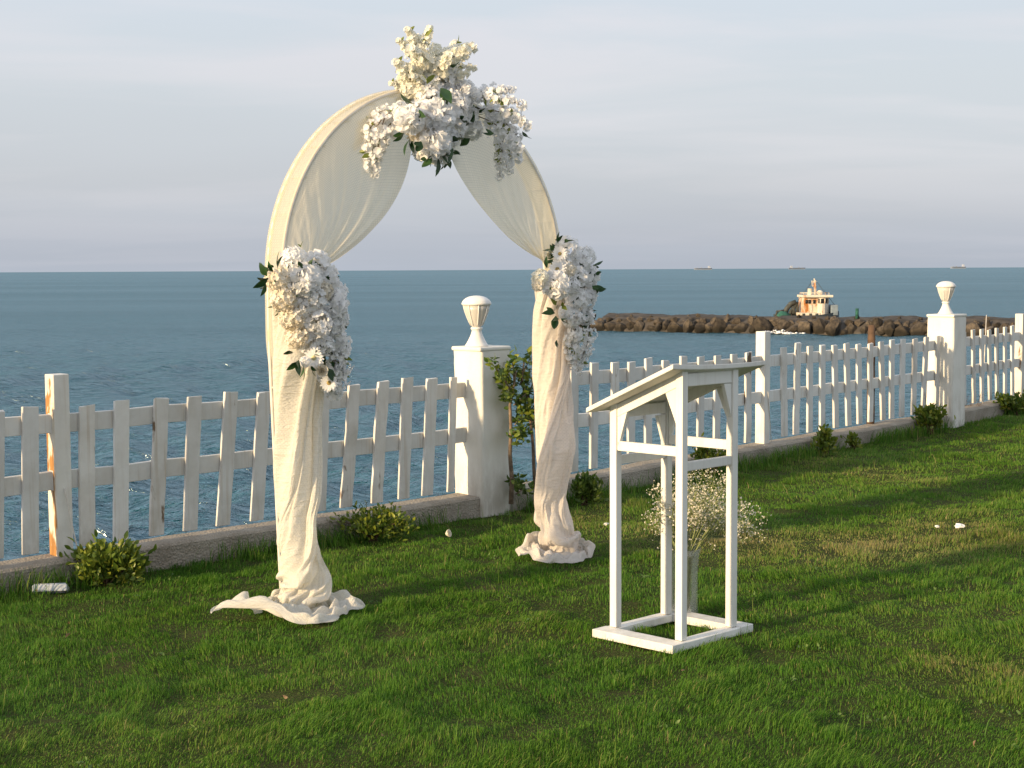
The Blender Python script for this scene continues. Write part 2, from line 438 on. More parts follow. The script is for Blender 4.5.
def rusty(name, paint, amt):
    m = NT(name); c = m.coord()
    n = m.noise(c, 2.4, 6, .7, (1, 1, .45)); n2 = m.noise(c, 14, 4)
    col = m.mix(m.rng(n, amt, amt+.12), paint, (.40, .15, .035))
    col = m.mix(m.rng(n2, .6, .75, 0, .5), col, (.12, .06, .03))
    return m.fin(m.bsdf(col, .6, m.bump(n2, .3, .02), .3))
M['boat_white'] = rusty('rust_streaked_white_paint', (.68, .62, .51), .53)
M['boat_rust'] = rusty('rusted_cabin_paint', (.70, .60, .46), .47)
M['boat_hull'] = rusty('dark_hull_paint', (.055, .075, .09), .62)
M['boat_grey'] = simple('grey_blue_boat_paint', (.22, .27, .31), .5, .15, 3, .2)
M['boat_glass'] = simple('dark_window_glass', (.03, .035, .04), .12, .1, 3, .0)
M['boat_dark'] = simple('dark_deck_gear', (.06, .065, .06), .7, .3, 4, .4)
M['boat_green'] = simple('green_net', (.03, .12, .09), .85, .3, 6, .6)
M['ship_hull'] = simple('hazed_hull_tone', (.27, .31, .40), .7, .08, .05, 0)  # haze of distance painted into the hull as pale blue grey
M['ship_top'] = simple('hazed_superstructure_tone', (.40, .43, .50), .6, .05, .05, 0)  # superstructure paled the same way, haze mixed into its colour

# ------------------------------------------------------------------ the line of the kerb and fence
PA, PB = Vector((-.17, 9.24, 0)), Vector((3.85, 13.86, 0))
tA = Vector((.703, .711, 0)).normalized(); tB = (PB-PA).normalized(); tC = Vector((.615, .789, 0)).normalized()
def nrm(t): return Vector((t.y, -t.x, 0))
LAB = (PB-PA).length
nA, nB, nC = nrm(tA), nrm(tB), nrm(tC)
SEG = [(PA, tA, nA), (PA, tB, nB), (PB, tC, nC)]
mit1, mit2 = (nA+nB).normalized(), (nB+nC).normalized()
def P3(s, o=0., z=0.):
    """point s metres along the kerb's front edge (0 at the near pillar), o metres onto the lawn"""
    if s < 0: p = PA + tA*s; n = nA if s < -.6 else nA.lerp(mit1, 1+s/.6).normalized()
    elif s < LAB:
        p = PA + tB*s; n = nB
        if s < .6: n = mit1.lerp(nB, s/.6).normalized()
        if s > LAB-.6: n = nB.lerp(mit2, (s-LAB+.6)/.6).normalized()
    else:
        p = PB + tC*(s-LAB); q = s-LAB; n = nC if q > .6 else mit2.lerp(nC, q/.6).normalized()
    return p + n*o + Z*z
def off(x, y):
    return np.maximum.reduce([(x-p.x)*n.x + (y-p.y)*n.y for p, t, n in SEG])
def hit(sec, x, y, o):
    """where the pixel's ray meets the upright plane o metres off the line of section sec"""
    p, t, n = SEG[sec]; d = ray(x, y); q = p + n*o
    k = (q-CAMP).dot(n)/d.dot(n); w = CAMP + d*k
    return (w-p).dot(t), w.z
KZ = .13

def lawn_h(x, y):
    x = np.asarray(x, float); y = np.asarray(y, float)
    q = np.stack([x.ravel()*.9, y.ravel()*.9, 0*x.ravel()], 1)
    h = .012*fbm(q, 3) + .020*fbm(q*6.5+9, 3)
    return h.reshape(x.shape) + .004

# ------------------------------------------------------------------ setting
ss = np.concatenate([np.linspace(-70, -8, 16), np.linspace(-7.8, 12, 160), np.linspace(12.5, 110, 30)])
oo = np.concatenate([[-.12], np.linspace(0, 9, 76), np.linspace(9.8, 90, 20)])
G = np.zeros((len(ss), len(oo), 3))
for i, s in enumerate(ss):
    for j, q in enumerate(oo): G[i, j] = P3(s, q, 0)
G[..., 2] = lawn_h(G[..., 0], G[..., 1])-.006
b = MB(); b.grid(G); lawn = tag(b.build('lawn_ground', M['soil']), 'dark earth under the lawn grass beside the kerb', kind='structure')

b = MB(); prof = [(0.0, -.12), (0.0, KZ-.012), (-.012, KZ), (-.20, KZ+.004), (-.225, KZ-.01), (-.225, -2.9)]
ks = np.concatenate([np.linspace(-70, -8, 8), np.linspace(-7.5, 14, 260), np.linspace(15, 110, 12)])
G = np.zeros((len(ks), len(prof)*1, 3))
for i, s in enumerate(ks):
    for j, (q, z) in enumerate(prof): G[i, j] = P3(s, q, z)
jit = fbm(G.reshape(-1, 3)*2.3, 4).reshape(G.shape[:2])
G[:, 1:4, 2] += jit[:, 1:4]*.010
for j in (0, 1, 2): G[:, j, 0] += jit[:, 1]*.012*nB.x; G[:, j, 1] += jit[:, 1]*.012*nB.y
b.grid(G); tag(b.build('kerb', M['kerb'], smooth=False), 'low rough concrete kerb between the lawn and the sea', kind='structure')

# sea: one sheet to the horizon with real swell
SEA = -2.4
r_ = np.concatenate([np.geomspace(9, 420, 430), np.geomspace(430, 30000, 70)])
a_ = np.linspace(R(-62), R(62), 520)
rr, aa = np.meshgrid(r_, a_, indexing='ij')
sx, sy = rr*np.sin(aa), rr*np.cos(aa)
h = np.zeros_like(sx); rngw = np.random.default_rng(5)
dr = rr*.0095
for k in range(70):
    lam = .30*(11**(rngw.random())); th = R(205) + rngw.normal(0, .75)
    kx, ky = 2*math.pi/lam*math.cos(th), 2*math.pi/lam*math.sin(th)
    amp = lam*.0088*rngw.uniform(.6, 1.3)
    fade = 1 - sstep(.22, .42, dr/lam)
    ph = kx*sx + ky*sy + rngw.random()*6.28
    h += amp*fade*(np.sin(ph) + .25*np.sin(2*ph))
env = fbm(np.stack([sx.ravel()*.06, sy.ravel()*.06, 0*sx.ravel()], 1), 3).reshape(sx.shape)
h *= (1+.5*env)
b = MB(); b.grid(np.stack([sx, sy, SEA+h], -1)); tag(b.build('sea', M['sea']), 'choppy blue green sea out to the horizon', kind='structure')

# ------------------------------------------------------------------ fences: pickets, rails, posts
FO = -.10                                  # the pickets' lawn-side face
def picket(sec, top, bot, z1=.88, z0=.165, w=.082, th=.020, mat='picket', parent=None, o=FO, notch=0):
    p, t, n = SEG[sec]
    yt, yb = (300+250*0, 0)
    # centre line from the photographed x of its head and foot
    def s_at(x, z):
        lo = 380.0
        for _ in range(6):
            s, zz_ = hit(sec, x, lo, o)
            lo += (zz_-z)/max(1e-6, abs(hit(sec, x, lo+1, o)[1]-zz_))*1.0
        return s
    s1, s0 = s_at(top, z1), s_at(bot, z0)
    rg = random.Random(int(top*7+bot*13))
    b = MB(); nz_ = 9; vs = []
    wob = [rg.uniform(-.0012, .0012)*(3 if 'worn' in mat else 1) for _ in range(nz_)]
    for i in range(nz_):
        f = i/(nz_-1); z = z0 + (z1-z0)*f; s = s0 + (s1-s0)*f + wob[i]*.6
        ww = w*(1+rg.uniform(-.02, .02)); dq = wob[i]*.5
        for (ds, dq2) in ((-.5, 0), (.5, 0), (.5, -1), (-.5, -1)):
            vs.append(p + t*(s+ds*ww) + n*(o+dq+dq2*th) + Z*(z + (rg.uniform(-.006, .006) if i == nz_-1 else 0)))
    fs = [(3, 2, 1, 0)]
    for i in range(nz_-1):
        for k in range(4): fs.append((i*4+k, i*4+(k+1) % 4, (i+1)*4+(k+1) % 4, (i+1)*4+k))
    e = (nz_-1)*4; fs.append((e, e+1, e+2, e+3))
    b.add(vs, fs)
    return b.build('picket', M[mat], parent, bevel=.0025)
def rail(sec, s0, s1, z, parent, h=.092, mat='picket'):
    p, t, n = SEG[sec]; b = MB(); N = max(3, int((s1-s0)/.25)); vs = []; rg = random.Random(int(s0*100+z*77))
    for i in range(N+1):
        s = s0 + (s1-s0)*i/N; dz = rg.uniform(-.004, .004)
        for q, zz_ in ((FO-.0225, 0), (FO-.0225, h), (FO-.052, h), (FO-.052, 0)):
            vs.append(p + t*s + n*q + Z*(z+zz_+dz))
    fs = [(3, 2, 1, 0)]
    for i in range(N):
        for k in range(4): fs.append((i*4+k, (i+1)*4+k, (i+1)*4+(k+1) % 4, i*4+(k+1) % 4))
    e = N*4; fs.append((e, e+1, e+2, e+3)); b.add(vs, fs)
    return b.build('rail', M[mat], parent, bevel=.003)
def post(sec, xcorner, ytop, parent, z1=1.03, w=.085, bare=False):
    p, t, n = SEG[sec]; s0, _ = hit(sec, xcorner, ytop, FO+.006)
    b = MB(); b.box(p + t*(s0+w/2) + n*(FO+.006-w/2) + Z*((z1+.132)/2), t, n, Z, w, w, z1-.132)
    b.m[4] = int(bare); b.build('post', [M['post'], M['post_side']], parent, bevel=.004); return s0, s0+w
def rails(sec, s0, s1, cuts, parent, mat='picket'):
    e = [s0]
    for a, c in sorted(cuts): e += [a-.001, c+.001]
    e.append(s1)
    for i in range(0, len(e), 2):
        for z in (.458, .742): rail(sec, e[i], e[i+1], z, parent, mat=mat)

PW = .25
sA0 = hit(0, 482, 420, .02)[0]           # near pillar's lawn-side left corner
fa = thing('picket_fence', P3(-2, FO, KZ), 'weathered white picket fence section left of the near pillar, behind the arch', 'fence', 'white picket fence sections by the sea')
c1 = post(0, 53, 374, fa, bare=True)
for x1, x0 in ((-34, -36), (-3, -4), (31, 31.5), (87.5, 88), (122.5, 121.5), (162, 157.5), (195.5, 191), (232, 224), (265, 257.5), (295, 290), (324.5, 320.5), (355.5, 347), (384, 377.5), (408.5, 404.5), (433, 428), (454.5, 451.5)):
    worn = x1 in (162, 384, 355.5, 87.5)
    picket(0, x1, x0, .88 + random.uniform(-.012, .012), mat='picket_worn' if worn else 'picket', parent=fa, w=.082 if x1 != 454.5 else .05)
rails(0, -4.9, sA0+.003, [c1], fa)
post(0, -150, 374, fa)

sB0 = hit(1, 953.5, 360, .02)[0]
fb = thing('picket_fence', P3(3, FO, KZ), 'long white picket fence section between the two lamp pillars with worn bare pickets', 'fence', 'white picket fence sections by the sea')
c2 = post(1, 765, 333, fb)
lst = [(575, 575), (595.5, 594.5), (616, 615.5), (632.5, 632), (649.5, 649), (666.5, 666), (684.5, 684), (702, 701), (718.5, 717.5), (735, 734.5), (749.5, 748.5)]
lst += [(784.5, 785.5), (799, 797), (811, 810.5), (823.5, 823), (835.5, 837), (847.5, 849.5), (859.5, 860.5), (871.5, 871.5), (882, 884), (893, 892.5), (904, 902.5), (916, 914.5), (927.5, 924), (939, 937.5)]
for x1, x0 in lst:
    worn = x1 in (749.5, 784.5, 799, 916, 616, 871.5)
    bare = x1 == 799
    picket(1, x1, x0, (.88 if not bare else .93) + random.uniform(-.015, .015), mat='picket_worn' if bare else ('picket_worn' if worn else 'picket'), parent=fb, w=.078, o=FO if x1 < 935 else FO+.002)
rails(1, hit(1, 567, 420, FO)[0], sB0+.003, [c2], fb)

fc = thing('picket_fence', P3(LAB+2, FO, KZ), 'white picket fence section running on beyond the far pillar on the right', 'fence', 'white picket fence sections by the sea')
c3 = post(2, 1023, 316, fc)
for x1, x0 in ((965, 965), (974, 975), (982.5, 983), (990, 991), (997.5, 998), (1006, 1006), (1013, 1013.5), (1033, 1033), (1041, 1041), (1049, 1049), (1057, 1057), (1065, 1065), (1073, 1073), (1081, 1081), (1089, 1089), (1097, 1097)):
    picket(2, x1, x0, .90 + random.uniform(-.015, .015), mat='picket_worn' if x1 in (974, 997.5) else 'picket', parent=fc, w=.075)
rails(2, PW, 5.2, [c3], fc)
post(2, 1103, 310, fc)

# stake and thin rod behind the fence
p_, t_, n_ = SEG[1]
s = hit(1, 870.5, 330, -.2)[0]
b = MB(); q0 = p_ + t_*s + n_*(-.19) + Z*.12
b.tube([q0 + Z*z + X*random.uniform(-.006, .006) for z in np.linspace(0, .90, 8)], [.036, .037, .035, .036, .038, .036, .035, .030], 9)
tag(b.build('timber_stake', M['stake']), 'dark brown timber stake standing up behind the white pickets', 'stake')
s = hit(2, 984, 330, -.17)[0]; q0 = SEG[2][0] + tC*s + nC*(-.17) + Z*.12
b = MB(); b.tube([q0, q0 + Z*.5 + tC*.03, q0 + Z*.92 + tC*.06], [.006, .005, .004], 6)
tag(b.build('thin_rod', M['cable']), 'thin leaning rod sticking up behind the far right pickets', 'rod')

# ------------------------------------------------------------------ pillars and their lamps
def lamp(loc, label):
    r = thing('pillar_lamp', loc, label, 'lamp', 'white lamps on the fence pillars')
    L = Vector(loc)
    b = MB(); b.lathe([(0, 0), (.072, 0), (.073, .008), (.066, .014), (.062, .022), (.052, .04), (.041, .062), (.033, .084), (.030, .100), (.033, .104), (.037, .108), (.037, .116), (.030, .120), (0, .120)], 28, L)
    b.build('pedestal', M['lamp_plastic'], r)
    b = MB(); b.lathe([(.028, .121), (.034, .130), (.046, .152), (.060, .185), (.072, .220), (.081, .255), (.078, .255), (.069, .220), (.057, .186), (.043, .154), (.028, .130)], 28, L)
    b.build('glass_shade', M['frosted'], r)
    for k in range(8):
        a = k*math.pi/4+.2; u = Vector((math.cos(a), math.sin(a), 0)); b = MB()
        b.tube([L + u*.036 + Z*.128, L + u*.048 + Z*.152, L + u*.062 + Z*.185, L + u*.0745 + Z*.22, L + u*.083 + Z*.256], .0035, 5)
        b.build('rib', M['lamp_plastic'], r)
    b = MB(); b.lathe([(0, .2555), (.086, .2555), (.092, .260), (.093, .268), (.089, .274), (.088, .278), (.081, .288), (.066, .300), (.046, .309), (.022, .314), (0, .3155)], 32, L)
    b.build('cap', M['lamp_plastic'], r)
    return r
def pillar(sec, s0, z1, label, llabel, w=PW):
    p, t, n = SEG[sec]
    base = p + t*(s0+w/2) + n*(.02-w/2)
    r = thing('fence_pillar', base, label, 'pillar', 'white lamp pillars of the fence')
    b = MB(); N = 14; nzp = 26; vs = []; G = []
    for i in range(nzp):
        z = -.05 + (z1-.025+.05)*i/(nzp-1); row = []
        for k in range(4*N):
            e, f = divmod(k, N); f = f/N*2-1
            c_ = [(f, -1), (1, f), (-f, 1), (-1, -f)][e]
            # slightly rounded corners
            cx, cy = c_; rr_ = .93 if max(abs(cx), abs(cy))*min(abs(cx), abs(cy)) > .93 else 1
            row.append(base + t*(cx*w/2*(.985 if rr_ < 1 else 1)) + n*(cy*w/2*(.985 if rr_ < 1 else 1)) + Z*z)
        G.append([tuple(v) for v in row])
    G = np.array(G); d = fbm(G.reshape(-1, 3)*7, 4).reshape(G.shape[:2])
    for i in range(nzp):
        for k in range(4*N):
            v = Vector(G[i, k])-base; v.z = 0; G[i, k] += np.array(v.normalized())*d[i, k]*.010
    b.grid(G, wrap=True); b.build('shaft', M['stucco'], r)
    b = MB(); b.box(base + Z*(z1-.013) - t*.006, t, n, Z, w+.022, w+.012, .026)
    b.build('capstone', M['stucco'], r, bevel=.009)
    lamp(base + Z*(z1+.0005) - t*.055 + n*.01, llabel)
    return base
pa = pillar(0, sA0, 1.055, 'square white stucco lamp pillar in the middle, bush at its side', 'white goblet lamp on the near pillar, beside the arch')
pb = pillar(1, sB0, 1.085, 'square white stucco lamp pillar far along the fence at right', 'white goblet lamp on the far right pillar, before the breakwater', .27)

# ------------------------------------------------------------------ wedding arch
AL, AR = onz(281, 606), onz(553, 552.5)
ta = (AR-AL); ta.z = 0; AW = ta.length; ta.normalize(); na = nrm(ta)
AC = (AL+AR)/2; AC.z = 0; RAD = AW/2; SPR = 1.50
arch = thing('wedding_arch', AC, 'round topped wedding arch draped in cream voile, standing on the lawn', 'arch')
def hoop(phi, q, rad=RAD):            # phi from 0 (right spring) to pi (left spring)
    return AC + ta*(rad*math.cos(phi)) + na*q + Z*(SPR + rad*math.sin(phi)*1.0)
for q in (-.055, .055):
    b = MB(); pts = [AR*1 + na*q + Z*z for z in np.linspace(0, SPR-.04, 9)] + [hoop(f, q) for f in np.linspace(0, math.pi, 49)] + [AL*1 + na*q + ta*(.045*(1-min(1, z/1.2))) + Z*z for z in np.linspace(SPR-.04, 0, 9)]
    b.tube(pts, .009, 8); b.build('hoop', M['metal'], arch)
for f in np.linspace(.12, math.pi-.12, 15):
    b = MB(); b.tube([hoop(f, -.055, RAD-.02), hoop(f, .055, RAD-.02)], .004, 6); b.build('rung', M['metal'], arch)
for base in (AL, AR):
    for z in (.012, .5, 1.0):
        sh = ta*(.045*(1-min(1, z/1.2))) if base is AL else X*0; b = MB(); b.tube([base + sh - na*.055 + Z*z, base + sh + na*.055 + Z*z], .005, 6); b.build('rung', M['metal'], arch)

def onArch(x, y, q=0.):
    """the point on the arch's upright plane behind a pixel, q metres to its front"""
    d = ray(x, y); p0 = AC + na*q
    return CAMP + d*((p0-CAMP).dot(na)/d.dot(na))
def curtain(side, tie, mb, edge):
    """voile hung from half of the hoop and gathered to the tie on the leg"""
    NU, NV = 150, 90
    u = np.linspace(0, 1, NU)[:, None]; v = np.linspace(0, 1, NV)[None, :]
    phi = math.pi/2 + side*(math.pi/2)*(.02 + u*1.03)
    H = np.zeros((NU, 1, 3))
    for i in range(NU):
        f = phi[i, 0]
        w = hoop(f, .062) if u[i, 0] < .97 else AC + ta*(RAD*math.cos(f)) + na*.062 + Z*(SPR + RAD*math.sin(f))
        H[i, 0] = w
    T = np.array(tie)[None, None, :]
    P = H*(1-v)[..., None] + T*v[..., None]
    E = np.array([tuple(onArch(x, y, .075)) for x, y in edge])
    ev = np.linalg.norm(np.diff(E, axis=0), axis=1); ev = np.concatenate([[0], np.cumsum(ev)]); ev /= ev[-1]
    vv = v[0]; C3 = np.stack([np.interp(vv, ev, E[:, k]) for k in range(3)], 1)
    ker = np.ones(9)/9; C3 = np.stack([np.convolve(np.pad(C3[:, k], 4, 'edge'), ker, 'valid') for k in range(3)], 1)
    dl = C3 - P[0]; dl = dl - ((1-vv)**6)[:, None]*dl[0]
    hang = np.sin(np.pi*np.clip(v, 0, 1)**.9)
    P += dl[None]*((1-u)**1.25)[..., None]
    P[..., 2] -= .02*hang*u*(1-u)*4*.5
    # gathers that run from the hoop to the tie and deepen as they close up
    w_ = u*6 + .35*np.sin(u*13) + .25*v
    fold = np.sin(2*np.pi*w_)*.5 + .35*np.sin(2*np.pi*(u*11+.4*v)+1) + .22*np.sin(2*np.pi*u*19+2)
    prof = (.15+v*1.2)*(1-v)**.35*np.minimum(1, (1-v)*6+.35)
    q = (.008+.034*(1-u)**1.7)*fold*prof*(.25+.75*v) + .05*np.sin(np.pi*v)*(1-u)*.6
    nz_ = fbm(np.stack([(u*4+0*v).ravel(), (v*3+0*u).ravel(), 0*(u+v).ravel()], 1), 3).reshape(NU, NV)
    q = q + .012*nz_*np.minimum(1, v*4)
    P += np.array(na)[None, None, :]*q[..., None]
    spread = (.055*(u-.5)*v**3)
    P[..., 2] += (spread*-.6); P += np.array(ta)[None, None, :]*(spread*.5*side)[..., None]
    # hem roll on the free edge
    uv = np.stack([u*1.45+0*v, v*.95+0*u], -1)
    mb.grid(P, uv=uv)
def strip(side, mb, f0, f1, leg=None):
    """voile stretched over the outside of the two hoops"""
    pts = [(hoop(math.pi/2+side*(math.pi/2)*f, 0), f) for f in np.linspace(f0, f1, 60)]
    rows = []; uv = []; L = 0; prev = None
    cs = [p for p, f in pts]
    if leg is not None: cs += [leg*1 + ta*((.075 if side > 0 else -.03)*sstep(1.25, .72, np.array([z]))[0]) + Z*z for z in np.linspace(SPR-.02, .70, 28)]
    for i, p in enumerate(cs):
        d = ((p-AC)-Z*SPR); d = (d if p.z > SPR else Vector((p.x-AC.x, p.y-AC.y, 0))).normalized()
        if prev is not None: L += (p-prev).length
        prev = p
        rows.append([tuple(p + d*(.012 - .012*(1-abs(q))**1.0*0 - .014*math.cos(q*math.pi/2)) + na*q*.066) for q in np.linspace(-1, 1, 9)])
        uv.append([(L, q*.066) for q in np.linspace(-1, 1, 9)])
    mb.grid(np.array(rows), uv=np.array(uv))

def column(tab, Yd, mb, data, base, shape, top, dx=0., turn=0., wide=1.):
    """gathered cloth wound round the leg and spilling on the grass: settled folds, fitted to the widths in tab (y, left, right)"""
    # the folds are listed as steps of a millimetre from row to row and round the leg
    q = np.array(data, dtype=np.int64).reshape(*shape, 3)
    q = (np.cumsum(np.cumsum(q, axis=1), axis=0) + np.array(base))*.001
    NZ, NT_ = shape
    P = q.copy(); P[..., 0] *= -1
    ang = turn*np.clip(P[..., 2]-.28, 0, 2); ca, sa = np.cos(ang), np.sin(ang)   # wound a little further up the leg
    P[..., 0], P[..., 1] = P[..., 0]*ca - P[..., 1]*sa, P[..., 0]*sa + P[..., 1]*ca
    zs, cx, rad = [], [], []
    for y, xl, xr in tab:
        a, c_ = atY(xl, y, Yd), atY(xr, y, Yd); zs.append((a.z+c_.z)/2); cx.append((a.x+c_.x)/2); rad.append((c_.x-a.x)/2)
    zs, cx, rad = map(np.array, (zs, cx, rad)); od = np.argsort(zs); zs, cx, rad = zs[od], cx[od], rad[od]
    # stretch the hanging rows up to the height wanted, then ease each level to the leg's photographed width
    z0 = P[0, :, 2].mean(); z = P[..., 2]; P[..., 2] = np.where(z > .30, .30 + (z-.30)*(top-.30)/(z0-.30), z)
    lev = np.linspace(0, top, 80); zz_ = P[..., 2].ravel(); xx = P[..., 0].ravel()
    lo, hi = [], []
    for l in lev:
        k = np.abs(zz_-l) < .03; k = k if k.any() else np.abs(zz_-l) < .08
        lo.append(np.percentile(xx[k], 3)); hi.append(np.percentile(xx[k], 97))
    ker = np.ones(7)/7; sm = lambda v: np.convolve(np.pad(np.array(v), 3, 'edge'), ker, 'valid')
    lo, hi = sm(lo), sm(hi)
    mid, hw = np.interp(zz_, lev, (lo+hi)/2).reshape(z.shape), np.interp(zz_, lev, (hi-lo)/2).reshape(z.shape)
    tx, tw = np.interp(zz_, zs, cx).reshape(z.shape), np.interp(zz_, zs, rad).reshape(z.shape)
    far = np.clip(-(P[..., 0]+.16), 0, 1); P[..., 0] -= far*.30
    rad_ = np.hypot(P[..., 0], P[..., 1]); P[..., 2] *= 1 + .35*sstep(.12, .22, rad_)*sstep(.2, .1, P[..., 2]); P[..., 0] *= 1 - (1-wide)*sstep(.10, .2, rad_)*sstep(.2, .1, P[..., 2])       # the spilled end lies stretched out
    k = sstep(.06, .24, P[..., 2])
    x0 = cx[0]
    fx = (P[..., 0]-mid)*(tw/hw)+tx; rx = P[..., 0]+x0+dx
    P[..., 0] = fx*k + rx*(1-k)
    P[..., 1] = Yd + P[..., 1]*((tw/hw).clip(.8, 1.3)*k + (1-k))
    P[..., 1] += .10*sstep(.25, .95, P[..., 2])          # the cloth stands clear of the leg only near the ground
    P[..., 2] += .006
    u = np.broadcast_to(np.linspace(0, 1.15, NT_)[None], (NZ, NT_)); v = np.broadcast_to(np.linspace(0, 1.75, NZ)[:, None], (NZ, NT_))
    # close the tube with its first column so that the weave runs on
    P = np.concatenate([P, P[:, :1]], 1); u = np.concatenate([u, u[:, :1]+1.16], 1); v = np.concatenate([v, v[:, :1]], 1)
    mb.grid(P, uv=np.stack([u, v], -1))
